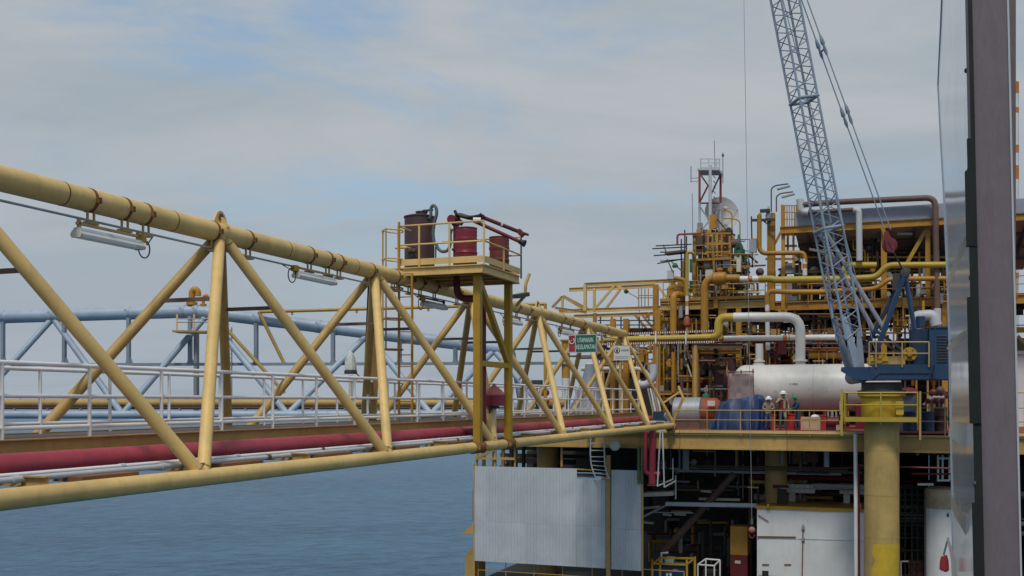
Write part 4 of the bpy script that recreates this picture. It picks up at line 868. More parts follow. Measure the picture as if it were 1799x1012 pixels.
def lower_equipment():
    # white container with yellow top rail
    s = 51.0; c = thing('white_container', 'large white steel cabin with rusty seams on the lower deck', 'container', FS(1425, 1020, s))
    b = pxbox(1330, 1523, 897, 1045, s, s + 3); MB().box(*b).build('cabin_wall', 'white', c)
    z1 = b[5]; MB().box(s - 0.05, s + 3.05, b[2] - 0.05, b[3] + 0.05, z1, z1 + 0.16).build('roof_rim', 'yellow', c)
    for px in (1350, 1511): MB().lathe(FS(px, 890, s), TD, [(0.1, -0.05), (0.18, -0.05), (0.18, 0.05), (0.1, 0.05)], 14).build('lifting_eye', 'yellow', c)
    dd = MB().box(*pxbox(1333, 1397, 944, 1012, s - 0.03, s - 0.003)).build('door', 'white', c)
    pbeam('hinge_bar', FS(1331, 943, s - 0.06), FS(1398, 944, s - 0.06), 0.05, 0.07, 'rust', dd)
    for px in (1345, 1384): pbeam('latch', FS(px - 6, 992, s - 0.05), FS(px + 6, 992, s - 0.05), 0.04, 0.06, 'rust', dd)
    pbeam('locking_bar', FS(1411, 922, s - 0.06), FS(1409, 1020, s - 0.06), 0.05, 0.05, 'rust', c)
    for y in (925, 945): MB().box(*pxbox(1408, 1414, y, y + 5, s - 0.1, s - 0.03)).build('bar_bracket', 'galv', c)
    pbeam('seam', FS(1400, 946.5, s - 0.012), FS(1522, 950, s - 0.012), 0.02, 0.025, 'lgrey', c)
    MB().box(*pxbox(1339, 1350, 1003, 1020, s - 0.08, s - 0.02)).build('vent_box', 'black', c)
    pbeam('roof_strut', FS(1332, 905, s - 0.05), FS(1350, 916, s - 0.05), 0.03, 0.03, 'rust', c)
    # generator crate : blue block in a yellow lifting frame
    s = 51.3; g = thing('generator_skid', 'dark blue generator in a yellow lifting frame on the lower deck', 'generator', FS(1185, 1030, s))
    x0, x1 = 1146, 1207
    MB().box(*pxbox(1150, 1203, 992, 1050, s + 0.08, s + 1.2)).build('enclosure', 'cblue', g)
    MB().box(*pxbox(1154, 1200, 990.5, 992, s + 0.3, s + 1.1)).build('top_cover', 'green', g)
    for q, ds in ((x0, 0), (x1, 0), (x0 + 14, 2.2), (x1 + 14, 2.2)): pbeam('frame_post', FS(q, 1050, s), FS(q, 983 if ds == 0 else 978, s) + SD * ds * 0, 0.1, 0.1, 'yellow', g)
    for a, b_, ds in ((x0, x1, 0), (x0 + 14, x1 + 14, 0)): pbeam('frame_rail', FS(a, 990 if a == x0 else 980, s), FS(b_, 992 if a == x0 else 981, s), 0.1, 0.09, 'yellow', g)
    for q in (x0, x1): pbeam('frame_rail', FS(q, 991, s), FS(q + 14, 980.5, s), 0.09, 0.09, 'yellow', g)
    MB().tube([FS(1162, 988, s + 0.5), FS(1162, 972, s + 0.5), FS(1174, 971, s + 0.5)], 0.06, 8).build('lift_bail', 'white', g)
    MB().box(*pxbox(1168, 1183, 980, 989, s + 0.4, s + 0.9)).build('air_filter', 'lgrey', g)
    for px in (1170, 1176): MB().box(*pxbox(px, px + 4, 1007, 1012, s + 0.05, s + 0.079)).build('label_plate', 'white', g)
    MB().box(*pxbox(1182, 1190, 1000, 1003, s + 0.05, s + 0.079)).build('label_plate', 'rose', g)
    # white tubular frame
    s = 51.6; f = thing('tubular_cage', 'white tubular cage beside the generator', 'cage', FS(1245, 1030, s))
    A, B, C, D_ = (1226, 992), (1255, 994), (1240, 982), (1265, 984)
    for a, b_ in ((A, B), (B, D_), (C, D_), (A, C)): ptube('frame_rail', [FS(*a, s), FS(*b_, s)], 0.04, 'white', f, 8)
    for a in (A, B, C, D_): ptube('frame_post', [FS(*a, s), FS(a[0], 1045, s)], 0.04, 'white', f, 8)
    MB().box(*pxbox(1234, 1258, 1003, 1045, s + 0.3, s + 1)).build('pump_block', 'dark', f)
    # yellow over red cabinet
    s = 52.5; k = thing('fire_cabinet', 'tall cabinet, yellow above dark red, left of the white cabin', 'cabinet', FS(1298, 1030, s))
    MB().box(*pxbox(1283, 1313, 925, 975, s, s + 1)).build('upper_panel', 'orange', k); MB().box(*pxbox(1283, 1313, 975.5, 1050, s - 0.05, s + 1)).build('lower_panel', 'dred', k)
    MB().box(*pxbox(1291, 1301, 985, 990, s - 0.08, s - 0.055)).build('label_plate', 'cream_w', k)
    # fans / air units on hangers
    for (x0, x1, y0, y1), lab in (((1379, 1431, 851, 866), 'left white finned air unit under the deck'), ((1475, 1519, 851, 868), 'right white finned air unit behind the standpipe')):
        s = 53.5; u = thing('air_unit', lab, 'air unit', FS((x0 + x1) / 2, y1, s), 'white air units hung under the deck')
        MB().box(*pxbox(x0, x1, y0, y1, s, s + 0.9)).build('casing', 'white', u)
        for q in range(1, 6): px = x0 + (x1 - x0) * q / 6; MB().box(*pxbox(px - 0.6, px + 0.6, y0 + 1, y1 - 1, s - 0.03, s - 0.001)).build('fin', 'lgrey', u)
        for px in (x0 + 4, x1 - 4): ptube('hanger_rod', [FS(px, y0, s + 0.4), FS(px, 788, s + 0.4)], 0.025, 'dgrey', u, 6)
        MB().box(*pxbox(x0 + 7, x0 + 18, y1 + 0.5, y1 + 18, s + 0.1, s + 0.3)).build('control_panel', 'cream_w', u)
    # tall white tank with rusty head
    s = 51.0; t = thing('storage_tank', 'white upright tank with rust stained head at the right of the lower deck', 'tank', FS(1655, 1030, s))
    c = FS(1656, 1040, s + 0.8); r = 0.78; h = FS(1656, 858, s).z - c.z
    MB().lathe(c, ZD, [(r, 0), (r, h * 0.80)], 32).build('shell', 'white', t)
    MB().lathe(c, ZD, [(r * 1.005, h * 0.8), (r * 1.004, h * 0.955), (r * 0.96, h * 0.985), (r * 0.8, h * 1.0), (0, h * 1.01)], 32).build('rusty_head', paint('rust_stained_cream', (0.52, 0.40, 0.28), 0.6, 0.25, 0.35, rust_col=(0.30, 0.15, 0.07), dirt=0.35, scale=1.2), t)
    pbeam('side_post', FS(1626, 1040, s - 0.1), FS(1626, 868, s - 0.1), 0.06, 0.06, 'dgrey', t)
    # dark scaffold between pedestal and tank
    sc = thing('dark_scaffold', 'dark steel ladder frame between the crane pedestal and the white tank', 'scaffold', FS(1602, 1030, 52.5))
    for px in (1581, 1590, 1602, 1612, 1624): ptube('upright', [FS(px, 1040, 52.5), FS(px, 853, 52.5)], 0.045, 'dark', sc, 6)
    for k in range(8): y = 857 + 22 * k; ptube('ledger', [FS(1579, y, 52.45), FS(1626, y, 52.45)], 0.04, 'dark', sc, 6)
    MB().box(*pxbox(1596, 1626, 985, 1040, 52.7, 53.2)).build('toe_panel', 'rustred', sc)
    MB().beam(FS(1583, 1040, 52.3), FS(1583, 985, 52.3), 0.06, 0.06).build('upright', 'cream_w', sc); MB().beam(FS(1583, 986, 52.3), FS(1596, 986, 52.3), 0.06, 0.06).build('ledger', 'cream_w', sc)
    wf = thing('white_pipe_rack', 'small white pipe frame under the deck at the far right', 'frame', FS(1655, 845, 50.5))
    for px in (1648, 1656, 1668): ptube('upright', [FS(px, 844, 50.5), FS(px, 800, 50.5)], 0.045, 'white', wf, 8)
    for y in (805, 844): ptube('crossbar', [FS(1646, y, 50.5), FS(1668, y, 50.5)], 0.05, 'white', wf, 8)
    # yellow brackets and lamp
    ptube('crossbar', [FS(1612, 851, 50.8), FS(1640, 851, 50.8)], 0.06, 'white', wf, 8)
lower_equipment()
# ================================================================== things on the main deck
def vessel():
    s = 54.6; r = 1.2; zc = (zs(1400, 640, s - 0.4) + zs(1400, 722, s)) / 2 + 0.0; r = (zs(1400, 640, s) - zs(1400, 722, s)) / 2
    ta, tb = ts(1310, s), ts(1556, s)
    v = thing('pressure_vessel', 'big white horizontal pressure vessel on the deck behind the workers', 'vessel', W(s, (ta + tb) / 2, DZ))
    prof = [(0.02, 0)]
    hd = 0.75
    for i in range(1, 9): a = i / 8 * math.pi / 2; prof.append((r * math.sin(a), hd * (1 - math.cos(a))))
    Lh = ta - tb
    q = prof + [(rr, Lh + 2 * hd - h) for rr, h in reversed(prof)]
    MB().lathe(W(s, ta + hd, zc), -TD, q, 40).build('shell', 'vessel', v)
    for q in range(1, 6): MB().tube([W(s, lerp(ta, tb, q / 6), zc), W(s, lerp(ta, tb, q / 6) - 0.05, zc)], r + 0.005, 40).build('jacket_band', 'cream_w' if q % 2 else 'vessel', v)
    for k_ in range(7): MB().box(s - r - 0.012, s - r + 0.3, lerp(ta, tb, 0.12 + 0.12 * k_) - 0.02, lerp(ta, tb, 0.12 + 0.12 * k_) + 0.02, zc - 0.1 - 0.1 * (k_ % 3), zc - 0.06 - 0.1 * (k_ % 3)).build('bolt_lug', 'galv', v)
    for t in (ta - 0.1, tb + 0.1): MB().tube([W(s, t, zc), W(s, t - 0.03, zc)], r + 0.008, 40).build('head_weld', 'lgrey', v)
    for t in (ta - 1.2, tb + 1.2): MB().box(s - 0.9, s + 0.9, t - 0.2, t + 0.2, DZ, zc - r * 0.55).build('saddle', 'dred', v)
    text_part('V-380A', W(s - r - 0.02, ts(1387, s - r), zs(1400, 676, s - r)), -TD, ZD, 0.42, 0.09, 'signk', v)
    # nozzles and white pipes from its top
    n1 = W(s, ts(1333, s), zc + r - 0.05)
    MB().lathe(n1, ZD, [(0.3, 0), (0.3, 0.12), (0.22, 0.12), (0.22, 0.3)], 16).build('nozzle', 'vessel', v)
    return s, zc, r, v
VS, VZ, VR, VV = vessel()
def vessel_pipes():
    s = VS
    p = thing('white_overhead_pipe', 'white inverted U pipe rising from the vessel and ending in a yellow bend', 'pipe', FS(1405, 640, s))
    MB().pipe([FS(1406, 642, s), FS(1406, 557, s), FS(1289, 557.5, s)], 0.25, 0.75, 18).build('pipe_barrel', 'vessel', p)
    MB().pipe([FS(1289.5, 557.5, s), FS(1263, 558, s), FS(1262, 590, s), FS(1240, 594, s)], 0.23, 0.6, 16).build('yellow_bend', 'olive', p)
    for y in (632, 640): MB().tube([FS(1406, y, s), FS(1406, y + 3, s)], 0.36, 18).build('flange', 'vessel', p)
    q = thing('vessel_inlet_pipe', 'short white stub pipe at the left top of the vessel', 'pipe', FS(1334, 642, s))
    MB().tube([FS(1334, 644, s), FS(1334, 604, s)], 0.2, 14).build('pipe_barrel', 'vessel', q); MB().tube([FS(1334, 636, s), FS(1334, 633, s)], 0.29, 14).build('flange', 'vessel', q)
    w = thing('pipe_riser', 'slim white riser with orange band crossing behind the U pipe', 'pipe', FS(1349, 600, s + 1.5))
    ptube('pipe_barrel', [FS(1349, 615, s + 1.5), FS(1348, 551, s + 1.5)], 0.12, 'white', w, 12); ptube('band', [FS(1348.5, 551, s + 1.5), FS(1348.5, 546, s + 1.5)], 0.125, 'band_o', w, 12); ptube('pipe_barrel', [FS(1348, 546, s + 1.5), FS(1348, 535, s + 1.5)], 0.12, 'white', w, 12)
    MB().pipe([FS(1348, 535, s + 1.5), FS(1348, 511, s + 1.5), FS(1385, 513, s + 1.5), FS(1440, 513, s + 1.5)], 0.135, 0.35, 12).build('yellow_bend', 'orange', w)
    h = thing('white_header_pipe', 'white header pipe with a red underside line and orange band behind the U pipe', 'pipe', FS(1370, 598, s + 1))
    ptube('pipe_barrel', [FS(1272, 595, s + 1), FS(1478, 592.5, s + 1)], 0.155, 'vessel', h, 14)
    ptube('pipe_barrel', [FS(1226, 601, s + 1), FS(1478, 598.5, s + 1)], 0.055, 'dred', h, 8)
    for a, b in ((1376, 1383), (1386, 1388)): ptube('band', [FS(a, 593.6, s + 1), FS(b, 593.5, s + 1)], 0.16, 'band_o', h, 14)
    # yellow pipe in a perforated tray
    t = thing('tray_pipe', 'yellow pipe framed by two white dotted perforated strips leading to the U pipe', 'pipe', FS(1170, 600, s))
    sp = s - 0.2
    ptube('pipe_barrel', [FS(1060, 597, sp), FS(1250, 592, sp)], 0.16, 'olive', t, 12)
    for y0, y1, ds in ((588, 581.5, 0.05), (605, 600.5, -0.1)):
        pbeam('strip', FS(1050, y0, sp + ds), FS(1256, y1, sp + ds), 0.08, 0.13, 'dred', t)
        for k in range(52):
            u = (k + 0.5) / 52; a = lerp(FS(1050, y0, sp + ds), FS(1256, y1, sp + ds), u)
            MB().beam(a - TD * -0.035 - SD * 0.045, a - TD * 0.035 - SD * 0.045, 0.02, 0.1).build('slot_plate', 'cream_w', t)
    for k in range(40):
        u = (k + 0.5) / 40; a = lerp(FS(1060, 597, sp), FS(1250, 592, sp), u) - SD * 0.15 - ZD * 0.03; MB().beam(a + TD * 0.03, a - TD * 0.03, 0.03, 0.04).build('stud', 'cream_w', t)
    for px in (1152, 1205): pbeam('tray_clamp', FS(px, 582, sp - 0.2), FS(px, 604, sp - 0.2), 0.07, 0.06, 'white', t)
    for px in (1090, 1155, 1222): pbeam('tray_leg', FS(px, 606, sp), FS(px, 752, sp), 0.14, 0.14, 'ochre', t)
vessel_pipes()

def deck_clutter():
    # insulation-clad pump end left of the tarp
    s = 51.5; p = thing('silver_drum', 'silver jacketed cylinder lying on the deck left of the blue tarpaulin', 'cylinder', FS(1205, 755, s))
    zc = zs(1205, 724, s); r = 0.75
    ta, tb = ts(1180, s), ts(1228, s)
    MB().lathe(W(s + 0.8, ta, zc), -TD, [(0.5, -0.05), (r, 0.02), (r, ta - tb - 0.02), (r * 0.8, ta - tb + 0.04)], 28).build('jacket', 'galv', p)
    for q in (0.25, 0.8): MB().tube([W(s + 0.8, lerp(ta, tb, q), zc), W(s + 0.8, lerp(ta, tb, q) - 0.05, zc)], r + 0.012, 28).build('strap', 'galv', p)
    MB().box(s + 0.2, s + 1.4, tb, ta, DZ, zc - 0.5).build('skid', 'brown', p)
    b = thing('orange_casing', 'faded orange machine casing between silver cylinder and blue tarpaulin', 'machine', FS(1242, 755, s))
    MB().lathe(W(s + 0.9, ts(1227, s), zs(1242, 722, s)), -TD, [(0.62, 0), (0.66, 0.1), (0.66, 0.75), (0.5, 0.95), (0.2, 1.0)], 20).build('casing', 'orange_p', b)
    MB().box(*pxbox(1243, 1256, 704, 713, s, s + 0.1)).build('tag_plate', 'cream_w', b); MB().box(*pxbox(1226, 1258, 738, 757, s + 0.3, s + 1.5)).build('base', 'brown', b)
    g = thing('green_valve', 'small green domed valve head behind the silver cylinder', 'valve', FS(1240, 700, 53))
    MB().lathe(FS(1240, 700, 53), ZD, [(0.2, 0), (0.2, 0.1), (0.17, 0.2), (0.06, 0.26), (0.05, 0.34), (0, 0.35)], 14).build('dome', 'green', g); MB().tube([FS(1240, 752, 53), FS(1240, 700, 53)], 0.12, 10).build('body', 'dgrey', g)
    # blue tarp over crates: draped lumpy sheet
    s = 50.6; t = thing('blue_tarpaulin', 'crumpled blue tarpaulin draped over goods at the deck edge', 'tarpaulin', FS(1295, 755, s))
    prof = [(1246, 748), (1252, 738), (1258, 720), (1264, 709), (1280, 701), (1300, 699), (1316, 697), (1330, 693), (1338, 695), (1342, 712), (1347, 735), (1350, 750)]
    rnd = random.Random(5); cols = []
    for i in range(41):
        u = i / 40 * (len(prof) - 1); j = min(int(u), len(prof) - 2); q = u - j; cols.append((lerp(prof[j][0], prof[j + 1][0], q), lerp(prof[j][1], prof[j + 1][1], q)))
    grid = []
    for q, h, ds in ((0, 0.0, -0.28), (1, 0.3, -0.14), (2, 0.62, 0.0), (3, 0.9, 0.1), (4, 1.0, 0.22), (5, 0.98, 0.7), (6, 0.9, 1.3), (7, 0.5, 1.7), (8, 0.0, 1.8)):
        row = []
        for i, (px, py) in enumerate(cols):
            b0 = FS(px, 755.5, s); tp = FS(px, py, s); fold = (0.11 * math.sin(i * 1.15) + 0.07 * math.sin(i * 2.7 + 1)) * (1 - h) + 0.05 * math.sin(i * 0.9 + q * 1.7)
            row.append(Vector((b0.x, b0.y, lerp(b0.z, tp.z, h) + rnd.uniform(-0.035, 0.035) * (h > 0))) + SD * (ds + fold + rnd.uniform(-0.03, 0.03)) + TD * rnd.uniform(-0.02, 0.02))
        grid.append(row)
    MB().sheet(grid, -ZD * 0.02).build('tarp_sheet', 'tarpb', t, smooth=32)
    MB().box(*pxbox(1268, 1334, 722, 757, s + 0.5, s + 1.3)).build('covered_crate', 'dgrey', t)
    # insulation blankets round the left head of the vessel
    q = thing('scaffold_screen', 'mauve blanket screen lashed on a small scaffold at the vessel head', 'screen', FS(1302, 755, 53.2))
    for px in (1280, 1302, 1323): ptube('upright', [FS(px, 755, 53.2), FS(px, 650 if px < 1320 else 648, 53.2)], 0.04, 'rose', q, 8)
    for y in (654, 678): ptube('ledger', [FS(1278, y, 53.18), FS(1325, y - 1, 53.18)], 0.035, 'brown', q, 8)
    rnd = random.Random(2)
    grid = [[FS(1281 + 42 * i / 10, 656 + 62 * j / 10, 53.1) + SD * rnd.uniform(-0.07, 0.07) for i in range(11)] for j in range(11)]
    MB().sheet(grid, SD * 0.02).build('blanket', paint('mauve_blanket', (0.33, 0.25, 0.25), 0.85, 0.25, 0, dirt=0.4, scale=1.5), q, smooth=70)
    # red bins, plywood crate, white can
    for px0, px1, y0, sq, lab in ((1352, 1362, 730, 51.4, 'scarlet bin behind the crouching worker'), (1380, 1397, 729, 51.4, 'scarlet bin between the two standing workers'), (1402, 1411, 733, 51.4, 'scarlet bin just left of the plywood crate'), (1437, 1452, 731, 51.0, 'scarlet bin right of the plywood crate')):
        c = FS((px0 + px1) / 2, 755, sq); b = thing('red_bin', lab, 'bin', Vector((c.x, c.y, W(0, 0, DZ).z)), 'scarlet bins by the deck rail'); x = pxbox(px0, px1, y0, 755, sq, sq + 0.5)
        m = MB(); m.prism([W(sq, x[3] - 0.04, DZ), W(sq, x[2] + 0.04, DZ), W(sq, x[2], x[5]), W(sq, x[3], x[5])], SD * 0.5); m.build('tub', 'scarlet', b)
        MB().box(sq - 0.03, sq + 0.53, x[2] - 0.03, x[3] + 0.03, x[5] + 0.002, x[5] + 0.05).build('lid', 'scarlet', b)
    x = pxbox(1407, 1441, 733, 756, 50.3, 51.2); c = thing('plywood_crate', 'pale plywood crate at the deck edge right of the workers', 'crate', W(50.3, (x[2] + x[3]) / 2, DZ))
    MB().box(x[0], x[1], x[2], x[3], DZ, x[5]).build('box', 'wood', c)
    for q in (x[2] + 0.06, x[3] - 0.06): MB().box(x[0] - 0.03, x[0] - 0.001, q - 0.05, q + 0.05, DZ + 0.02, x[5]).build('batten', 'wood', c)
    for z in (DZ + 0.07, x[5] - 0.06): MB().box(x[0] - 0.028, x[0] - 0.002, x[2] + 0.12, x[3] - 0.12, z - 0.045, z + 0.045).build('batten', 'wood', c)
    MB().ball(FS(1432, 732, 50.7), 0.16, 8, sc=(1.3, 1, 0.7)).build('rag', 'white', c)
    r = thing('red_pump', 'dark red pump set under the right end of the vessel', 'pump', FS(1465, 755, 51.5))
    MB().lathe(FS(1450, 742, 51.5), -TD, [(0.25, 0), (0.3, 0.05), (0.3, 0.7), (0.2, 0.8), (0.2, 1.1)], 18).build('motor', 'drum', r); MB().box(*pxbox(1446, 1482, 750, 757, 51.2, 52)).build('skid', 'dgrey', r)
    for px in (1455, 1463): MB().pipe([FS(px, 740, 51.4), FS(px, 722, 51.4), FS(px + 6, 722, 51.4), FS(px + 6, 735, 51.4)], 0.04, 0.12, 8).build('suction_pipe', 'cream_w', r)
    w = thing('white_can', 'small cream jerry can at the foot of the crane railing', 'can', FS(1474, 757, 50.0))
    MB().box(*pxbox(1469, 1480, 747, 756, 50.0, 50.3)).build('body', 'cream_w', w); MB().lathe(FS(1472, 747, 50.15), ZD, [(0.04, 0), (0.04, 0.05)], 8).build('cap', 'scarlet', w)
    pp = thing('hose_reel_post', 'white post with grey coupling beside the crane platform', 'post', FS(1477, 755, 50.2))
    ptube('post', [FS(1477, 757, 50.2), FS(1477, 705, 50.2)], 0.06, 'cream_w', pp, 8); ptube('coupling', [FS(1477, 728, 50.2), FS(1477, 738, 50.2)], 0.1, 'dgrey', pp, 10)
    # blue and red drums right of the pedestal
    for px, sx, mat, lab in ((1598, 50.6, 'tarpb', 'blue drum right behind the crane pedestal'), (1630, 50.8, 'cblue', 'dark blue drum with pale hose near the right railing'), (1652, 51.2, 'maroon', 'brown drum at the right railing')):
        c = FS(px, 755, sx); d = thing('deck_drum', lab, 'drum', Vector((c.x, c.y, W(0, 0, DZ).z)), 'drums right of the crane'); h = 0.9 if px < 1640 else 1.1
        MB().lathe(Vector((c.x, c.y, W(0, 0, DZ).z)), ZD, [(0.29, 0), (0.3, 0.02), (0.29, 0.05), (0.29, h * .33), (0.305, h * .35), (0.29, h * .37), (0.29, h * .63), (0.305, h * .65), (0.29, h * .67), (0.29, h - .04), (0.3, h - .02), (0.29, h)], 20).build('shell', mat, d)
        MB().lathe(Vector((c.x, c.y, W(0, 0, DZ).z)), ZD, [(0.27, h + 0.001), (0.27, h + 0.01)], 16).build('lid', mat, d)
    rr = thing('red_hopper', 'crimson covered bundle behind the crane pedestal rail', 'bundle', FS(1595, 700, 51.8))
    MB().ball(FS(1594, 688, 51.8), 0.45, 12, sc=(1.1, 1, 0.45)).build('cover', 'drum', rr); MB().box(*pxbox(1578, 1612, 692, 755, 51.6, 52.4)).build('stand', 'grey_b', rr)
    # small pipes and valves near right railing
    v = thing('valve_manifold', 'cluster of pale pipes and valves behind the right railing', 'manifold', FS(1645, 755, 52))
    for px in (1633, 1641, 1650, 1657): ptube('riser', [FS(px, 755, 52), FS(px, 695, 52)], 0.05, 'cream_w' if px % 2 else 'galv', v, 8)
    MB().pipe([FS(1622, 712, 51.8), FS(1634, 702, 51.8), FS(1640, 698, 51.8), FS(1660, 699, 51.8)], 0.07, 0.1, 8).build('branch_pipe', 'cream_w', v)
    for px in (1630, 1643, 1655): MB().lathe(FS(px, 705, 51.7), -SD, [(0.03, 0), (0.13, 0.02), (0.13, 0.06), (0.03, 0.08)], 12).build('handwheel', 'dred', v)
    for px, y in ((1640, 690), (1652, 686), (1660, 694)): MB().ball(FS(px, y, 52.2), 0.2, 10).build('valve_body', random.choice(('brown', 'dred', 'cream_w')), v)
deck_clutter()

def left_deck_things():
    # grey tarp tent behind the bridge rails
    s = 52.0; t = thing('grey_tarp_tent', 'grey tarpaulin tent peaked over equipment behind the bridge end', 'tarpaulin', FS(1035, 750, s))
    rnd = random.Random(9); grid = []
    apex = FS(1036, 640, s + 0.6)
    ring = []
    for i in range(17):
        a = i / 16 * 2 * math.pi; ring.append(FS(1032, 752, s + 0.6) + Vector((math.cos(a) * 1.35, math.sin(a) * 1.3, 0)) * (1 + rnd.uniform(-0.1, 0.1)))
    for j in range(7):
        q = j / 6; row = []
        for i, p in enumerate(ring):
            top = apex + Vector((math.cos(i / 16 * 2 * math.pi) * 0.22, math.sin(i / 16 * 2 * math.pi) * 0.12, 0))
            w = lerp(top, p, q ** 1.25); w.z = lerp(top.z, p.z, q) ; row.append(w + Vector((1, 1, 0)) * rnd.uniform(-0.05, 0.05) * q)
        row[-1] = row[0]; grid.append(row)
    MB().sheet(grid, ZD * 0.012).build('tarp_sheet', 'tarpg', t, smooth=75)
    MB().ball(apex, 0.26, 8, sc=(1, 0.6, 0.4)).build('tie_knot', 'lgrey', t)
    # ochre and white bollard like column
    c = thing('banded_column', 'amber column with white lower half behind the bridge rails', 'column', FS(994, 750, 53))
    MB().tube([FS(994, 750, 53), FS(994, 664, 53)], 0.22, 14).build('lower_half', 'white', c); MB().tube([FS(994, 664, 53), FS(994, 597, 53)], 0.225, 14).build('upper_half', 'orange', c)
    MB().tube([FS(994, 600, 53), FS(994, 597, 53)], 0.3, 14).build('flange', 'orange', c)
    for px, w, lab in ((1077, 8, 'amber column framed by the white notice'), (1100, 7, 'plain ochre column right behind the white notice')):
        k = thing('deck_column', lab, 'column', FS(px, 752, 56)); pibeam('shaft', FS(px, 752, 56), FS(px, 560, 56), 0.28, 0.26, 'orange', k); pbeam('base_plate', FS(px - 4, 752, 56), FS(px + 4, 752, 56), 0.5, 0.06, 'ochre', k)
    b = thing('dark_enclosure', 'black sided equipment enclosure behind the bridge end', 'enclosure', FS(1110, 752, 58))
    MB().box(*pxbox(1060, 1150, 655, 752, 58.5, 61)).build('panel', 'dark', b); MB().box(*pxbox(1058, 1152, 650, 655, 58.3, 61.2)).build('roof', 'brown', b)
    for px in (1060, 1096, 1122, 1148): pbeam('frame_post', FS(px, 752, 58.3), FS(px, 652, 58.3), 0.14, 0.14, 'ochre', b)
    p = thing('white_crossover_pipe', 'white horizontal pipe behind the white notice', 'pipe', FS(1085, 650, 56.5)); MB().pipe([FS(1022, 648, 56.5), FS(1130, 648, 56.5), FS(1150, 675, 56.5)], 0.13, 0.4, 12).build('pipe_barrel', 'cream_w', p)
    for px in (1040, 1090): MB().tube([FS(px, 648, 56.5), FS(px + 3, 648, 56.5)], 0.19, 12).build('flange', 'cream_w', p)
    # stacked white fins by the bridge end
    f = thing('leaning_panels', 'stack of pale panels leaning against the bridge end', 'panels', FS(1150, 745, 50.5))
    for k in range(4): a = FS(1138 + 4.5 * k, 682, 50.6); q = FS(1147 + 4.5 * k, 722, 50.6); MB().beam(a, q, 0.075, 0.04, up=SD).build('panel', 'white' if k % 2 else 'grey', f)
    bl = thing('blue_toolbox', 'blue tool box with a round lamp on the deck at the bridge end', 'box', FS(1160, 748, 50.3))
    MB().box(*pxbox(1147, 1170, 724, 739, 50.3, 50.8)).build('case', 'cblue', bl); MB().tube([FS(1171, 731, 50.3), FS(1174, 731, 50.25)], 0.22, 14).build('round_lamp', 'galv', bl)
    MB().box(*pxbox(1143, 1176, 739.5, 748, 50.2, 50.9)).build('tray', 'lgrey', bl)
    g = thing('grey_bend_pipe', 'grey bent duct elbow right of the leaning panels', 'pipe', FS(1148, 700, 53)); MB().pipe([FS(1120, 676, 53), FS(1138, 676, 53), FS(1148, 662, 53), FS(1148, 640, 53)], 0.2, 0.5, 12).build('elbow', 'lgrey', g)
    MB().tube([FS(1123, 676, 53), FS(1126, 676, 53)], 0.27, 12).build('flange', 'lgrey', g)
    o = thing('orange_floats', 'orange life buoy stack behind the bridge handrail', 'buoys', FS(965, 745, 51))
    for y in (705, 690): MB().ball(FS(957, y, 51), 0.26, 12, sc=(1, 1, 0.8)).build('buoy', 'scarlet', o)
    pbeam('rack', FS(957, 752, 51), FS(957, 690, 51), 0.1, 0.1, 'cream_w', o)
    h = thing('yellow_vessel', 'ochre horizontal drum behind the handrail near the bridge end', 'vessel', FS(975, 720, 53)); MB().lathe(FS(962, 708, 53), -TD, [(0.1, -0.15), (0.3, 0), (0.3, 1.1), (0.1, 1.25)], 16).build('shell', 'ochre', h)
    for px in (968, 986): MB().beam(FS(px, 715, 53), FS(px, 750, 53), 0.2, 0.3).build('leg', 'dgrey', h)
    # davit and small lamps on the left deck edge
    dv = thing('davit_arm', 'thin pale davit hook above the handrail near the bridge end', 'davit', FS(925, 745, 50)); MB().pipe([FS(926, 745, 50), FS(925, 668, 50), FS(918, 655, 50), FS(912, 668, 50)], 0.05, 0.3, 8).build('hook_arm', 'galv', dv)
    MB().beam(FS(935, 672, 51), FS(952, 672, 51), 0.3, 0.25).build('lamp_head', 'dgrey', dv)
    MB().beam(FS(943, 672, 51), FS(943, 745, 51), 0.1, 0.1).build('lamp_post', 'brown', dv)
left_deck_things()

# ================================================================== process modules
def clutter(parent, rnd, px0, px1, py0, py1, s0, s1, n, mats, rmax=0.16):
    """fixed pipework, valves and small vessels welded into a module"""
    for i in range(n):
        px = rnd.uniform(px0, px1); py = rnd.uniform(py0, py1); s = rnd.uniform(s0, s1); m = rnd.choice(mats); k = rnd.random(); r = 0.025 + (rmax - 0.025) * rnd.random() ** 1.8
        if k < 0.36: MB().tube([FS(px, py, s), FS(px, min(py1 + 8, py + rnd.uniform(15, 75)), s)], r, 8).build('pipe_run', m, parent)
        elif k < 0.60: MB().tube([FS(px, py, s), FS(min(px1 + 6, px + rnd.uniform(12, 60)), py, s)], r, 8).build('pipe_run', m, parent)
        elif k < 0.76:
            q = rnd.uniform(12, 30); w = rnd.uniform(10, 28); MB().pipe([FS(px, py, s), FS(px, py + q, s), FS(px + w, py + q, s), FS(px + w, py + q * 2, s)], r, r * 3, 8).build('pipe_run', m, parent)
        elif k < 0.9:
            c = FS(px, py, s); b = MB().lathe(c, ZD, [(r, -0.25), (r * 2, -0.2), (r * 2, -0.14), (r * 1.3, -0.1), (r * 1.3, 0.1), (r * 2, 0.14), (r * 2, 0.2), (r, 0.25)], 10).build('valve', m, parent)
            MB().lathe(c - SD * 0.3, -SD, [(0.02, -0.3), (0.02, 0), (0.14, 0), (0.14, 0.03), (0.02, 0.04)], 10).build('handwheel', rnd.choice(mats), b)
        else: MB().box(s, s + 0.3, STZ(FS(px, py, s))[1], STZ(FS(px, py, s))[1] + rnd.uniform(0.2, 0.6), zs(px, py, s), zs(px, py, s) + rnd.uniform(0.3, 0.8)).build('junction_box', m, parent)

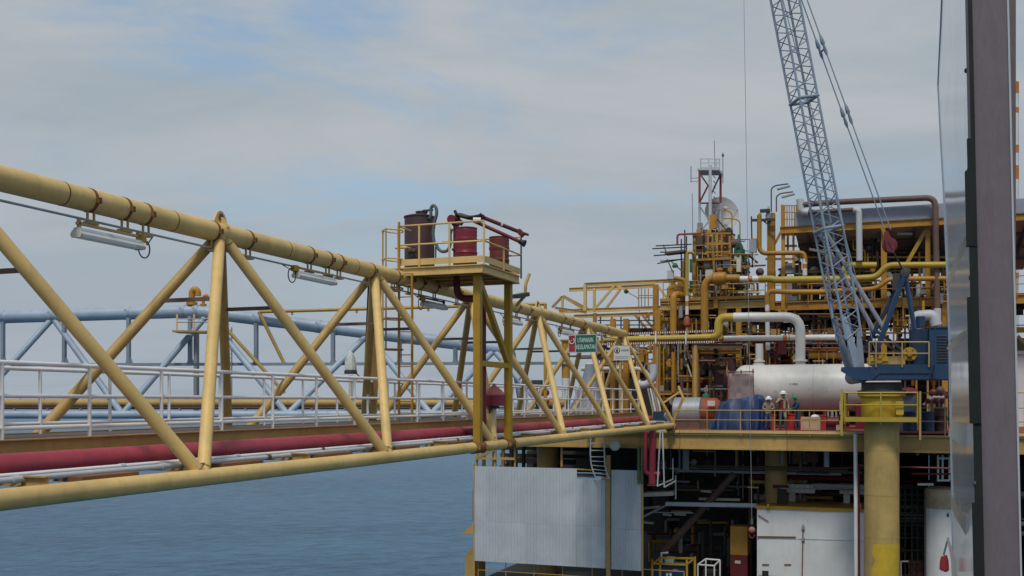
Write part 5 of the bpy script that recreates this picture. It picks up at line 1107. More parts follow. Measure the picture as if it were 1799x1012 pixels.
YEL = ['orange', 'yellow', 'ochre', 'olive', 'orange', 'orange', 'brown', 'dred', 'grey']
DRK = ['brown', 'dgrey', 'dark', 'orange', 'dred', 'grey', 'dark', 'orange', 'galv']
def build_pipe_rack():
    s = 60.0; P = lambda x, y, d=0: FS(x, y, s + d)
    r = thing('yellow_pipe_rack', 'pale yellow steel rack frame with diagonal braces left of the process tower', 'pipe rack', FS(1100, 750, s))
    for a, b, h, d in (((1027, 500), (1205, 492), 0.16, 0), ((1000, 509), (1150, 502), 0.18, 2.0), ((982, 547), (1180, 540), 0.18, 0), ((1008, 556), (1182, 550), 0.17, 2.0), ((975, 541), (1030, 549), 0.12, -0.5)):
        MB().ibeam(P(*a, d), P(*b, d), 0.16, h * 1.3).build('rack_beam', 'cream', r)
    for x, y0, y1, w, d in ((1028, 500, 546, 0.18, 0), (1044, 506, 545, 0.15, 2.0), (988, 520, 546, 0.13, 0), (1152, 500, 752, 0.3, 0), (1178, 497, 560, 0.15, 1), (1045, 550, 752, 0.2, 2), (1162, 540, 752, 0.22, 2.5)):
        pbeam('rack_post', P(x, y1, d), P(x, y0, d), w, w, 'cream' if y1 < 700 else 'orange', r)
    for a, b, d in (((1081, 500), (1043, 545), 0), ((1090, 508), (1064, 543), 2), ((1082, 500), (1104, 513), 0), ((988, 521), (970, 540), 0), ((989, 521), (1030, 546), 0), ((990, 520), (1037, 545), 0.8), ((1156, 503), (1180, 535), 0), ((1128, 553), (1150, 580), 0), ((1115, 553), (1148, 592), 2)):
        pbeam('rack_brace', P(*a, d), P(*b, d), 0.13, 0.13, 'cream' if a[0] > 1000 and a[1] < 530 else 'ochre', r)
    hr = None
    for x in (1055, 1075, 1091, 1123): pbeam('rail_post', P(x, 556, -0.5), P(x, 578, -0.5), 0.07, 0.07, 'dgrey', r)
    for y in (563, 571): ptube('rail', [P(1050, y, -0.5), P(1150, y, -0.5)], 0.035, 'dgrey', r, 6)
    for x in (1122, 1127, 1133, 1139): ptube('cage_bar', [P(x, 507, -1), P(x, 540, -1)], 0.03, 'ochre', r, 6)
    for y in (519, 523): ptube('cage_hoop', [P(1121, y, -1), P(1150, y, -1)], 0.03, 'ochre', r, 6)
    MB().pipe([P(1100, 512, -1), P(1122, 524, -1), P(1123, 548, -1)], 0.03, 0.2, 6).build('davit_rod', 'galv', r); MB().ball(P(1100, 512, -1), 0.14, 8).build('pulley', 'dgrey', r)
    MB().box(*pxbox(1060, 1160, 577, 583, 60.5, 63)).build('floor_plate', 'dark', r)
    rnd = random.Random(21); clutter(r, rnd, 1050, 1150, 585, 690, 59.5, 62.5, 80, YEL + ['dark'], 0.1)
    clutter(r, rnd, 1085, 1150, 552, 580, 60.5, 62.5, 12, YEL, 0.07)
    for y in (600, 620, 640): MB().beam(P(1050, y), P(1165, y - 1), 0.12, 0.12).build('rack_beam', 'orange', r)
build_pipe_rack()

def build_tower():
    s = 58.0; P = lambda x, y, d=0: FS(x, y, s + d)
    m = thing('process_tower', 'crowded yellow process tower of pipes, columns and valves left of the crane', 'process module', FS(1245, 752, s))
    rnd = random.Random(11)
    # columns
    for x, y0, y1, w, d, mt in ((1156, 545, 752, .3, -0.2, 'orange'), (1222, 612, 752, .3, -1, 'orange'), (1250, 640, 752, .28, 1.5, 'ochre'), (1298, 540, 645, .28, 0, 'orange'), (1196, 540, 752, .26, 3, 'orange'), (1340, 540, 752, .3, 3, 'orange'), (1172, 540, 752, .2, 4, 'ochre'), (1220, 409, 545, .18, 0.4, 'orange'), (1200, 458, 545, .13, 1.5, 'orange'), (1276, 440, 545, .22, 1, 'orange')):
        pibeam('column', P(x, y1, d), P(x, y0, d), w, w, mt, m)
    # upper deck
    b = pxbox(1160, 1345, 527, 545, s, s + 9)
    MB().box(s, s + 9, b[2], b[3], UZ - 0.1, UZ).build('upper_floor', 'dark', m)
    for d in (0, 3, 6, 9): MB().ibeam(W(s + d, b[3], UZ - 0.3), W(s + d, b[2], UZ - 0.3), 0.2, 0.42).build('deck_beam', 'ochre' if d == 0 else 'dark', m)
    pbeam('kerb_plate', W(s - 0.12, b[3], UZ + 0.08), W(s - 0.12, b[2], UZ + 0.08), 0.02, 0.18, 'orange', m)
    handrail(m, [(s - 0.1, b[3] - 0.5), (s - 0.1, b[2])], UZ, 0.85, 'yellow', 1.0, 0.028)
    for x in (1240, 1258): pbeam('drop_box', P(x, 527, -0.2), P(x, 541, -0.2), 0.24, 0.2, 'orange', m)
    for ds in (1.2, 3.4):
        for k_ in range(8):
            x = 1166 + k_ * 21; pbeam('frame_post', P(x, 752, ds), P(x, 545, ds), 0.1, 0.1, rnd.choice(('orange', 'brown', 'ochre', 'yellow')), m)
        for y in (556, 580, 630, 665, 700): pbeam('frame_rail', P(1160, y, ds), P(1340, y, ds), 0.09, 0.1, rnd.choice(('orange', 'brown', 'ochre', 'dgrey')), m)
    for ds in (0.8, 2.6):
        for k_ in range(7):
            x = 1226 + k_ * 14; pbeam('frame_post', P(x, 527, ds), P(x, rnd.uniform(430, 480), ds), 0.09, 0.09, rnd.choice(('orange', 'yellow', 'brown', 'ochre')), m)
        for y in (468, 486, 505): pbeam('frame_rail', P(1222, y, ds), P(1318, y, ds), 0.08, 0.09, rnd.choice(('orange', 'yellow', 'brown')), m)
    # mid beams
    for a, b_, d, h, mt in (((1215, 608), (1305, 608), -1, 0.24, 'brown'), ((1218, 618), (1300, 618), -0.6, 0.2, 'orange'), ((1160, 566), (1240, 566), 0.5, 0.15, 'orange'), ((1160, 690), (1220, 690), -0.5, 0.18, 'ochre'), ((1300, 690), (1345, 690), 3, 0.2, 'orange'), ((1160, 640), (1215, 640), 2, 0.16, 'dgrey')):
        MB().ibeam(P(*a, d), P(*b_, d), 0.16, h * 1.2).build('cross_beam', mt, m)
    pbeam('diagonal', P(1230, 622, -0.5), P(1275, 640, -0.5), 0.2, 0.2, 'brown', m); pbeam('diagonal', P(1207, 612, -1), P(1222, 660, -1), 0.14, 0.1, 'brown', m)
    # large yellow pipes
    MB().pipe([P(1183, 590, -1), P(1183, 515, -1), P(1208, 522, 0)], 0.19, 0.4, 14).build('large_pipe', 'orange', m)
    MB().pipe([P(1238, 588, -0.8), P(1238, 489, -0.8), P(1300, 489, -0.8)], 0.22, 0.6, 16).build('large_pipe', 'orange', m)
    MB().lathe(P(1264, 489, -0.8), -TD, [(0.24, -0.4), (0.34, -0.3), (0.36, 0), (0.34, 0.3), (0.24, 0.4)], 18).build('ball_valve', 'orange', m)
    MB().lathe(P(1264, 481, -0.8), ZD, [(0.14, 0), (0.14, 0.18), (0.2, 0.18), (0.2, 0.3), (0.05, 0.34)], 14).build('valve_actuator', 'band_o', m)
    # banded horizontal length
    for x0, x1, mt, r in ((1276, 1293, 'cream_w', .155), (1293, 1300, 'olive', .16), (1300, 1314, 'white', .16), (1314, 1322, 'band_o', .16), (1322, 1333, 'white', .16)):
        MB().tube([P(x0, 490, -0.8), P(x1, 490, -0.8)], r, 14).build('pipe_band', mt, m)
    MB().pipe([P(1333, 490, -0.8), P(1356, 490, -0.8), P(1362, 492, -0.8), P(1500, 490, -0.8)], 0.19, 0.3, 14).build('large_pipe', 'olive', m)
    # tall slim pipe with white bands
    MB().pipe([P(1207, 520, -0.6), P(1207, 443, -0.6), P(1218, 443, -0.6), P(1220, 460, -0.2)], 0.1, 0.2, 10).build('tall_pipe', 'olive', m)
    for y0, y1, mt in ((520, 529, 'white'), (529, 538, 'orange'), (538, 553, 'white')): MB().tube([P(1207, y0, -0.6), P(1207, y1, -0.6)], 0.105, 10).build('pipe_band', mt, m)
    MB().lathe(P(1207, 565, -0.6), ZD, [(0.1, -0.3), (0.2, -0.2), (0.2, 0.1), (0.1, 0.3)], 12).build('valve', 'orange_p', m); MB().tube([P(1207, 570, -0.6), P(1207, 590, -0.6)], 0.09, 10).build('tall_pipe', 'ochre', m)
    # upper skid: vessels, frames
    MB().lathe(P(1250, 545, 1.5), ZD, [(0.5, 0), (0.5, 2.7), (0.4, 2.9), (0.15, 3.05), (0.15, 3.3)], 20).build('column_vessel', 'grey', m)
    MB().lathe(P(1290, 520, 2), ZD, [(0.3, 0), (0.3, 1.8), (0.15, 2.0)], 16).build('column_vessel', 'brown', m)
    MB().lathe(P(1253, 466, 1), TD, [(0.3, -0.5), (0.34, -0.4), (0.34, 0.4), (0.3, 0.5)], 16).build('cross_vessel', 'cream_w', m)
    MB().box(*pxbox(1222, 1282, 453, 457, s + 0.2, s + 4)).build('tower_floor', 'orange', m)
    for x in (1244, 1252, 1260, 1268, 1282): pbeam('frame_post', P(x, 455, 0.3), P(x, 408 + abs(x - 1255) * .25, 0.3), 0.1, 0.1, 'orange' if x != 1260 else 'yellow', m)
    for y in (410, 428, 443): pbeam('frame_rail', P(1240, y, 0.3), P(1284, y, 0.3), 0.09, 0.09, 'orange', m)
    pbeam('frame_rail', P(1217, 412, 0.3), P(1236, 412, 0.3), 0.16, 0.13, 'orange', m)
    MB().pipe([P(1190, 430, 0), P(1190, 412, 0), P(1232, 410, 0)], 0.06, 0.15, 8).build('slim_pipe', 'redband', m)
    MB().box(*pxbox(1242, 1252, 415, 450, s + 2, s + 2.5)).build('equipment_panel', 'rustred', m); MB().box(*pxbox(1262, 1269, 430, 446, s + 1, s + 1.3)).build('equipment_panel', 'dred', m)
    for x, y0, y1 in ((1280, 400, 450), (1284, 402, 520), (1230, 425, 520)): MB().tube([P(x, y1, 1.2), P(x, y0, 1.2)], 0.12, 8).build('dark_stack', 'dgrey', m)
    MB().lathe(P(1298, 440, 1), ZD, [(0.25, -0.5), (0.3, -0.4), (0.25, 0.2), (0.1, 0.5), (0.06, 0.9)], 12).build('green_valve', 'green', m)
    MB().lathe(P(1290, 428, 1), TD, [(0.2, -0.3), (0.25, 0), (0.2, 0.3)], 12).build('actuator', 'brown', m)
    MB().pipe([P(1300, 420, 1), P(1300, 388, 1), P(1288, 384, 1), P(1270, 384, 1)], 0.035, 0.3, 8).build('gooseneck', 'yellow', m)
    MB().pipe([P(1286, 405, 1), P(1286, 374, 1), P(1275, 369, 1), P(1255, 368, 1)], 0.035, 0.3, 8).build('gooseneck', 'orange', m)
    MB().tube([P(1305, 448, 1), P(1316, 449, 1), P(1331, 462, 1)], 0.06, 8).build('slim_pipe', 'dgrey', m); MB().tube([P(1310, 468, 1), P(1345, 466, 1)], 0.05, 8).build('slim_pipe', 'dred', m)
    MB().ball(P(1335, 478, 1.5), 0.24, 12).build('round_valve', 'brown', m)
    MB().box(*pxbox(1284, 1312, 460, 482, s + 2, s + 3)).build('equipment_panel', 'brown', m)
    clutter(m, rnd, 1228, 1275, 400, 450, s + 0.5, s + 4, 80, YEL + ['dark', 'dgrey', 'dred'], 0.07)
    clutter(m, rnd, 1275, 1312, 418, 500, s + 0.5, s + 3, 50, ['dgrey', 'dark', 'green', 'brown', 'galv', 'orange'], 0.07)
    for y in (470, 484, 500, 512): ptube('slim_pipe', [P(1222 + rnd.uniform(-8, 8), y, 0.6), P(1320 + rnd.uniform(-20, 10), y, 0.6)], 0.035, rnd.choice(YEL), m, 6)
    for y0, x0, x1 in ((458, 1222, 1284), (520, 1165, 1228)): handrail(m, [(s + 0.1, ts(x0, s + 0.1)), (s + 0.1, ts(x1, s + 0.1))], zs(1250, y0, s), 0.9, 'orange', 0.8, 0.025)
    clutter(m, rnd, 1222, 1312, 455, 520, s + 0.5, s + 4, 110, DRK + ['green', 'cream_w'], 0.11)
    clutter(m, rnd, 1162, 1215, 500, 540, s + 0.5, s + 4, 14, YEL, 0.08)
    clutter(m, rnd, 1165, 1340, 548, 605, s + 0.5, s + 8, 110, DRK, 0.13)
    clutter(m, rnd, 1160, 1290, 605, 735, s - 0.8, s + 7, 150, DRK, 0.15)
    clutter(m, rnd, 1290, 1345, 600, 640, s + 1, s + 7, 24, DRK + ['white'], 0.12)
    # dark panels added deep inside to block daylight, with gaps between them
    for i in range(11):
        a = 1158 + i * 17.5; MB().box(*pxbox(a, a + rnd.uniform(9, 16), rnd.uniform(548, 562), 752, s + 8.5, s + 9)).build('shade_back_panel', 'dark', m)
    MB().box(*pxbox(1158, 1345, 612, 752, s + 9.2, s + 9.5)).build('shade_back_panel', 'dark', m)
    MB().box(*pxbox(1255, 1292, 630, 690, s + 0.5, s + 1.5)).build('tank_wall', 'maroon', m)
    pbeam('leaning_board', P(1208, 640, -1.2), P(1215, 662, -1.2), 0.15, 0.05, 'cream_w', m)
    clutter(m, rnd, 1160, 1335, 546, 640, s - 0.6, s + 1.5, 90, ['orange', 'yellow', 'ochre', 'brown', 'grey', 'dred', 'olive'], 0.07)
    clutter(m, rnd, 1222, 1330, 440, 520, s - 0.3, s + 1.5, 60, ['orange', 'yellow', 'ochre', 'brown', 'galv', 'cream_w'], 0.06)
    # thin hanging line
    ptube('slim_pipe', [P(1191, 585, -2), P(1192, 672, -2)], 0.04, 'grey', m, 6)
    # scaffold outrigger at the left
    for a, b_ in (((1146, 437), (1205, 434)), ((1152, 432), (1215, 429)), ((1149, 449), (1180, 447)), ((1160, 443), (1204, 442)), ((1155, 463), (1200, 455)), ((1160, 459), (1205, 455))): ptube('scaffold_tube', [P(*a, -0.5), P(*b_, 0.5)], 0.035, 'dgrey', m, 6)
    for x, y0, y1 in ((1197, 420, 500), (1203, 404, 500), (1206, 415, 500)): ptube('scaffold_tube', [P(x, y1, 0), P(x, y0, 0)], 0.04, 'dgrey', m, 6)
    pbeam('scaffold_board', P(1170, 446, 0), P(1204, 442, 0), 0.8, 0.12, 'brown', m)
    for a, b_ in (((1165, 430), (1172, 446)), ((1172, 455), (1182, 478)), ((1180, 460), (1200, 478))): ptube('scaffold_tube', [P(*a, -0.3), P(*b_, -0.3)], 0.035, 'olive_g', m, 6)
    MB().box(*pxbox(1172, 1183, 475, 490, s - 0.3, s - 0.1)).build('flood_lamp', 'lgrey', m); MB().lathe(P(1186, 470, -0.3), ZD, [(0.15, 0), (0.18, 0.1), (0.08, 0.25)], 10).build('lamp_cap', 'green', m)
    MB().pipe([P(1185, 488, -0.5), P(1204, 492, -0.5), P(1205, 520, -0.5)], 0.12, 0.2, 10).build('yellow_stub', 'orange', m); MB().tube([P(1196, 492, 0), P(1196, 515, 0)], 0.16, 10).build('yellow_stub', 'orange', m)
build_tower()

def build_mast():
    s = 66.0; P = lambda x, y, d=0: FS(x, y, s + d)
    m = thing('radio_mast', 'red and white lattice radio mast rising behind the process tower', 'mast', P(1247, 545))
    def seg(y0, y1, mat):
        for x, d in ((1229, 0), (1266, 0), (1247, -1.6)): pbeam('mast_leg', P(x, y1, d), P(x, y0, d), 0.13, 0.13, mat, m)
    seg(302, 357, 'redband'); seg(357, 405, 'lgrey'); seg(405, 545, 'redband')
    for a, b, mt, d in (((1229, 303), (1266, 303), 'redband', 0), ((1229, 357), (1266, 357), 'redband', 0), ((1230, 306), (1244, 326), 'redband', 0), ((1244, 326), (1229, 356), 'redband', 0), ((1265, 308), (1250, 340), 'grey', 0), ((1229, 362), (1244, 385), 'lgrey', 0), ((1229, 408), (1246, 388), 'lgrey', 0), ((1229, 405), (1266, 405), 'lgrey', 0), ((1254, 378), (1274, 402), 'rustred', -0.5), ((1266, 357), (1247, 405), 'lgrey', 0)):
        pbeam('lacing', P(*a, d), P(*b, d), 0.09, 0.09, mt, m)
    MB().beam(P(1229, 302, -0.8), P(1266, 302, -0.8), 1.6, 0.12).build('mast_platform', 'lgrey', m)
    pbeam('cable_riser', P(1248, 545, -1.8), P(1248, 290, -1.8), 0.16, 0.1, 'lgrey', m)
    for k in range(26): MB().beam(P(1253.5, 300 + 9 * k, -1.9), P(1257, 304 + 9 * k, -1.9), 0.06, 0.05).build('cable_clip', 'dgrey', m)
    for x in (1231, 1245, 1258, 1264): ptube('rail_post', [P(x, 302, -0.8), P(x, 279, -0.8)], 0.035, 'lgrey', m, 6)
    for y in (279, 286, 294): ptube('rail', [P(1230, y, -0.8), P(1265, y, -0.8)], 0.03, 'lgrey', m, 6)
    ptube('whip_antenna', [P(1256, 300, -0.8), P(1255, 247, -0.8)], 0.025, 'grey', m, 6); ptube('whip_antenna', [P(1270, 322, 0), P(1270, 268, 0)], 0.03, 'grey', m, 6); MB().tube([P(1270, 275, 0), P(1270, 271, 0)], 0.07, 6).build('antenna_tip', 'brown', m)
    ptube('antenna_arm', [P(1214, 313, 0), P(1230, 312, 0)], 0.03, 'lgrey', m, 6); ptube('antenna_arm', [P(1214, 319, 0), P(1230, 318, 0)], 0.025, 'lgrey', m, 6); ptube('whip_antenna', [P(1214, 320, 0), P(1214, 292, 0)], 0.035, 'grey', m, 6)
    for y in (300, 311): ptube('antenna_arm', [P(1266, y, 0), P(1271, y, 0)], 0.025, 'lgrey', m, 6)
    ptube('whip_antenna', [P(1217, 410, 0), P(1216, 340, 0)], 0.025, 'grey', m, 6)
    d = thing('satellite_dish', 'grey satellite dish behind the radio mast', 'dish', P(1266, 430, 1))
    c = P(1266, 377, 1.2); ax = (Vector((0.12, -1, 0.25))).normalized(); R_ = 1.12
    prof = [(0.0, 0.0)] + [(R_ * k / 8, 0.28 * (k / 8) ** 2) for k in range(1, 9)] + [(R_ * 1.01, 0.27)] + [(R_ * k / 8, 0.28 * (k / 8) ** 2 - 0.03) for k in range(7, 0, -1)]
    MB().lathe(c, ax, prof, 36).build('reflector', 'dish', d)
    for q in range(3): a = q * 2.1 + 0.5; u = ax.orthogonal().normalized(); w = ax.cross(u); e = c + (u * math.cos(a) + w * math.sin(a)) * R_ + ax * 0.28; MB().tube([e, c + ax * 1.0], 0.02, 6).build('feed_strut', 'lgrey', d)
    MB().lathe(c + ax * 0.9, ax, [(0.1, 0), (0.14, 0.1), (0.1, 0.2)], 12).build('feed_horn', 'cream_w', d); ptube('pedestal', [P(1266, 470, 1.4), P(1266, 385, 1.4)], 0.15, 'grey', d, 10)
build_mast()

def build_right_module():
    s = 60.0; P = lambda x, y, d=0: FS(x, y, s + d); rnd = random.Random(17)
    m = thing('roofed_module', 'yellow steel module with grey fascia roof behind the crane boom', 'process module', P(1530, 752))
    x0, x1 = 1345, 1830
    tl, tr = ts(x0, s), ts(x1, s)
    # upper deck
    MB().box(s, s + 12, tr, tl, UZ - 0.1, UZ).build('upper_floor', 'dark', m)
    for d in (0, 4, 8, 12): MB().ibeam(W(s + d, tl, UZ - 0.3), W(s + d, tr, UZ - 0.3), 0.22, 0.5).build('deck_beam', 'orange' if d == 0 else 'dark', m)
    handrail(m, [(s - 0.1, tl), (s - 0.1, tr)], UZ - 2.2, 0.5, 'brown', 2.5, 0.03, mids=())
    # roof with fascia, sloping soffit
    zf0, zf1 = zs(1540, 394, s), zs(1540, 368, s)
    tl2 = ts(1398, s)
    MB().box(s - 0.6, s - 0.45, tr, tl2, zf0 + 0.05, zf1).build('fascia', paint('lavender_grey_fascia', (0.27, 0.285, 0.34), 0.5, 0.08, 0.08, dirt=0.3), m)
    MB().box(s - 0.44, s + 11, tr, tl2, zf1 - 0.15, zf1 - 0.02).build('roof_sheet', 'galv', m)
    MB().prism([W(s - 0.3, tr, zf0 - 0.3), W(s - 0.3, tr, zf0 - 0.02), W(s + 8, tr, zf0 - 0.02), W(s + 8, tr, zf0 - 1.9)], TD * (tl2 - tr)).build('soffit', paint('dull_tan_soffit', (0.40, 0.32, 0.24), 0.7, 0.15, 0.1), m)
    MB().ibeam(W(s - 0.5, ts(1372, s), zf0 - 0.12), W(s - 0.5, tr, zf0 - 0.12), 0.2, 0.4).build('roof_beam', 'orange', m)
    for x in (1499, 1590): MB().beam(P(x - 14, 411, 0.5), P(x + 14, 411, 0.5), 0.25, 0.12).build('tube_lamp', 'cream_w', m)
    MB().beam(P(1422, 438, 0.5), P(1448, 443, 0.5), 0.3, 0.14).build('tube_lamp', 'cream_w', m)
    for k_ in range(9): t_ = lerp(tl2, tr, (k_ + 0.5) / 9); MB().beam(W(s - 0.2, t_, zf0 - 0.42), W(s + 7.8, t_, zf0 - 2.0), 0.12, 0.16).build('rafter', 'brown', m)
    for ds, dz in ((1.5, -0.75), (3.5, -1.15), (5.5, -1.55)): MB().beam(W(s + ds, tl2, zf0 + dz), W(s + ds, tr, zf0 + dz), 0.12, 0.14).build('purlin', 'brown', m)
    # yellow framing, stairs and rails inside
    for ds in (1.2, 4.0):
        for k_ in range(14):
            x = 1405 + k_ * 21; pbeam('frame_post', P(x, 527, ds), P(x, rnd.uniform(440, 490), ds), 0.1, 0.1, rnd.choice(('orange', 'yellow', 'brown')), m)
        for y in (452, 476, 500): pbeam('frame_rail', P(1400, y, ds), P(1700, y, ds), 0.09, 0.1, rnd.choice(('orange', 'yellow', 'brown')), m)
    for k_ in range(9): pbeam('stair_tread', P(1575 + 7 * k_, 580 - 6 * k_, 1), P(1583 + 7 * k_, 580 - 6 * k_, 1), 0.6, 0.05, 'ochre', m)
    for ds in (0.7, 1.3): pbeam('stair_stringer', P(1572, 584, ds), P(1640, 526, ds), 0.06, 0.2, 'yellow', m)
    ptube('stair_rail', [P(1572, 560, 0.7), P(1640, 502, 0.7)], 0.03, 'yellow', m, 6)
    handrail(m, [(s - 0.15, tl), (s - 0.15, tr)], UZ, 0.9, 'orange', 1.2, 0.028)
    for ds in (0.6, 3.0):
        for k_ in range(17):
            x = 1350 + k_ * 20; pbeam('frame_post', P(x, 752, ds), P(x, 545, ds), 0.1, 0.1, rnd.choice(('orange', 'brown', 'dgrey', 'ochre')), m)
        for y in (560, 585, 618, 650): pbeam('frame_rail', P(1345, y, ds), P(1700, y, ds), 0.1, 0.1, rnd.choice(('orange', 'brown', 'dgrey')), m)
    # columns
    for x, y0, y1, w, d, mt in ((1355, 375, 545, .42, 0, 'orange'), (1376, 362, 545, .2, -0.3, 'orange'), (1335, 375, 440, .16, -0.8, 'orange'), (1553, 395, 525, .3, 0, 'orange'), (1630, 400, 525, .25, 0, 'orange'), (1384, 412, 440, .12, 0, 'orange'), (1394, 412, 470, .12, 0, 'orange'), (1402, 535, 752, .35, 2, 'orange'), (1553, 535, 752, .3, 0, 'orange'), (1660, 535, 752, .3, 0, 'orange'), (1450, 535, 752, .28, 4, 'ochre'), (1480, 535, 752, .2, 1, 'orange'), (1640, 395, 752, .3, 6, 'orange'), (1420, 410, 530, .3, 5, 'orange')):
        pibeam('column', P(x, y1, d), P(x, y0, d), w, w, mt, m)
    pbeam('knee_brace', P(1593, 463, 0), P(1628, 402, 0), 0.2, 0.2, 'yellow', m)
    pbeam('knee_brace', P(1376, 400, 0), P(1355, 440, 0), 0.12, 0.12, 'orange', m)
    for y, a, b in ((432, 1375, 1400), (412, 1375, 1400), (455, 1345, 1398)): pbeam('cross_beam', P(a, y, 0), P(b, y, 0), 0.12, 0.12, 'orange', m)
    # caged landing at the top left
    for k in range(7): x = 1374 + k * 4.3; ptube('cage_bar', [P(x, 402, -0.3), P(x, 362, -0.3)], 0.03, 'ochre', m, 6)
    for y in (361, 373, 385): ptube('cage_hoop', [P(1373, y, -0.3), P(1401, y, -0.3)], 0.03, 'ochre', m, 6)
    for x in (1374, 1400): pbeam('cage_post', P(x, 402, -0.4), P(x, 360, -0.4), 0.12, 0.12, 'orange', m)
    pbeam('side_arm', P(1321, 387, -0.5), P(1362, 386, -0.5), 0.14, 0.14, 'dgrey', m); ptube('side_arm', [P(1320, 380, -0.5), P(1322, 470, -0.5)], 0.04, 'dgrey', m, 6)
    pbeam('side_arm', P(1340, 387, -0.5), P(1362, 404, -0.5), 0.08, 0.08, 'dgrey', m); ptube('side_arm', [P(1319, 420, -0.5), P(1338, 420, -0.5)], 0.04, 'orange', m, 6)
    MB().lathe(P(1350, 384, -0.3), ZD, [(0.16, 0), (0.18, 0.2), (0.08, 0.45), (0.04, 0.7)], 10).build('beacon_cap', 'galv', m); MB().box(*pxbox(1335, 1352, 367, 372, s - 0.6, s - 0.3)).build('camera_box', 'dgrey', m)
    # street-lamp style gooseneck lamps
    for xb, yb, xe, ye in ((1355, 372, 1385, 323), (1364, 372, 1393, 337)):
        lp = MB().pipe([P(xb, yb, -0.3), P(xb, ye + 8, -0.3), P(xb + 7, ye + 3, -0.3), P(xe, ye, -0.3)], 0.04, 0.3, 8).build('lamp_pole', 'brown', m)
        MB().beam(P(xe - 20, ye + 10, -0.3), P(xe + 3, ye + 4, -0.3), 0.2, 0.08).build('lamp_head', 'grey', lp)
    # pipes
    MB().pipe([P(1334, 378, -1), P(1334, 438, -1), P(1341, 445, -1), P(1413, 444, -1), P(1415, 460, -1)], 0.13, 0.3, 12).build('large_pipe', 'orange', m)
    for y0, y1, mt in ((455, 464, 'white'), (464, 472, 'band_o'), (472, 484, 'white')): MB().tube([P(1414, y0, -1), P(1414, y1, -1)], 0.13, 12).build('pipe_band', mt, m)
    MB().pipe([P(1487, 497, -1.2), P(1487, 490, -1.2), P(1540, 487, -1.2), P(1558, 466, -1.2), P(1700, 465, -1.2)], 0.17, 0.35, 12).build('large_pipe', 'olive', m)
    MB().pipe([P(1440, 513, -1), P(1540, 507, -1), P(1560, 490, -1), P(1700, 489, -1)], 0.14, 0.35, 12).build('large_pipe', 'orange', m)
    MB().pipe([P(1483, 490, -0.6), P(1484, 466, -0.6), P(1540, 466, -0.6)], 0.18, 0.3, 12).build('large_pipe', 'olive', m)
    MB().pipe([P(1410, 360, -1), P(1450, 356, -1), P(1643, 347, -1), P(1647, 570, -1)], 0.16, 0.5, 12).build('brown_pipe', 'brown', m)
    MB().tube([P(1647, 542, -1), P(1647, 575, -1)], 0.19, 12).build('pipe_lagging', 'lgrey', m)
    MB().pipe([P(1405, 350, -1), P(1408, 372, -1), P(1420, 373, -1)], 0.2, 0.3, 12).build('white_bend', 'lgrey', m)
    MB().pipe([P(1418, 373, -1), P(1500, 368, -1)], 0.11, 0.3, 12).build('brown_pipe', 'brown', m); MB().pipe([P(1499, 368, -1), P(1509, 370, -1), P(1510, 458, -1)], 0.17, 0.3, 12).build('white_bend', 'lgrey', m)
    for x, y0, y1, r in ((1615, 500, 580, .18), (1603, 530, 580, .1), (1625, 470, 490, .12)): MB().tube([P(x, y1, 0.5), P(x, y0, 0.5)], r, 10).build('lagged_riser', 'lgrey', m)
    MB().box(*pxbox(1378, 1396, 462, 480, s + 0.3, s + 0.8)).build('grey_cabinet', 'grey', m); MB().box(*pxbox(1376, 1400, 495, 530, s + 0.5, s + 1.5)).build('grey_cabinet', 'grey', m)
    MB().tube([P(1396, 520, -1.2), P(1396, 492, -1.2)], 0.14, 8).build('dark_clamp', 'dark', m)
    MB().lathe(P(1440, 475, 3), -SD, [(0.8, 0), (0.8, 0.6), (0.35, 0.7)], 20).build('fan_casing', 'dgrey', m); MB().lathe(P(1430, 476, 2), -SD, [(0.2, 0), (0.24, 0.1), (0.12, 0.14)], 14).build('fan_hub', 'cream_w', m)
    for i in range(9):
        a = 1410 + i * 33; MB().box(*pxbox(a, a + rnd.uniform(16, 28), 396, rnd.uniform(455, 475), s + 9, s + 9.5)).build('shade_back_panel', 'dark', m)  # added dark panels holding shade under the roof
    for i in range(7): a = 1402 + i * 45; MB().box(*pxbox(a, a + 37, rnd.uniform(485, 500), 528, s + 9, s + 9.5)).build('shade_back_panel', 'dark', m)
    clutter(m, rnd, 1362, 1540, 455, 528, s + 0.5, s + 6, 120, DRK + ['orange', 'cream_w', 'green'], 0.14)
    clutter(m, rnd, 1560, 1690, 470, 528, s + 0.5, s + 6, 70, DRK + ['orange', 'cream_w'], 0.13)
    clutter(m, rnd, 1400, 1540, 400, 455, s + 1, s + 7, 26, ['dark', 'dgrey', 'brown', 'orange'], 0.14)
    clutter(m, rnd, 1345, 1540, 548, 640, s + 0.5, s + 9, 140, DRK + ['orange', 'dred'], 0.14)
    clutter(m, rnd, 1560, 1690, 545, 740, s + 1, s + 9, 60, DRK + ['orange'], 0.15)
    # added shade panels with a slit row of daylight under the upper deck
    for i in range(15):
        a = 1345 + i * 25; MB().box(*pxbox(a, a + rnd.uniform(12, 22), 545, 580, s + 9.5, s + 10)).build('shade_back_panel', 'dark', m)
    MB().box(*pxbox(1345, 1830, 598, 752, s + 10.3, s + 10.8)).build('shade_back_panel', 'dark', m)
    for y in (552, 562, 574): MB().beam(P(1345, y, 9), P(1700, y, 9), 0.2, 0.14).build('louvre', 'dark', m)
    ptube('mid_pipe', [P(1345, 552, -0.5), P(1480, 552, -0.5)], 0.05, 'brown', m, 8)
    for y, mt in ((612, 'dred'), (604, 'brown')): ptube('mid_pipe', [P(1345, y, 0), P(1480, y, 0)], 0.06, mt, m, 8)
    MB().ibeam(P(1420, 622, 0.5), P(1480, 622, 0.5), 0.2, 0.5).build('cross_beam', 'orange', m)
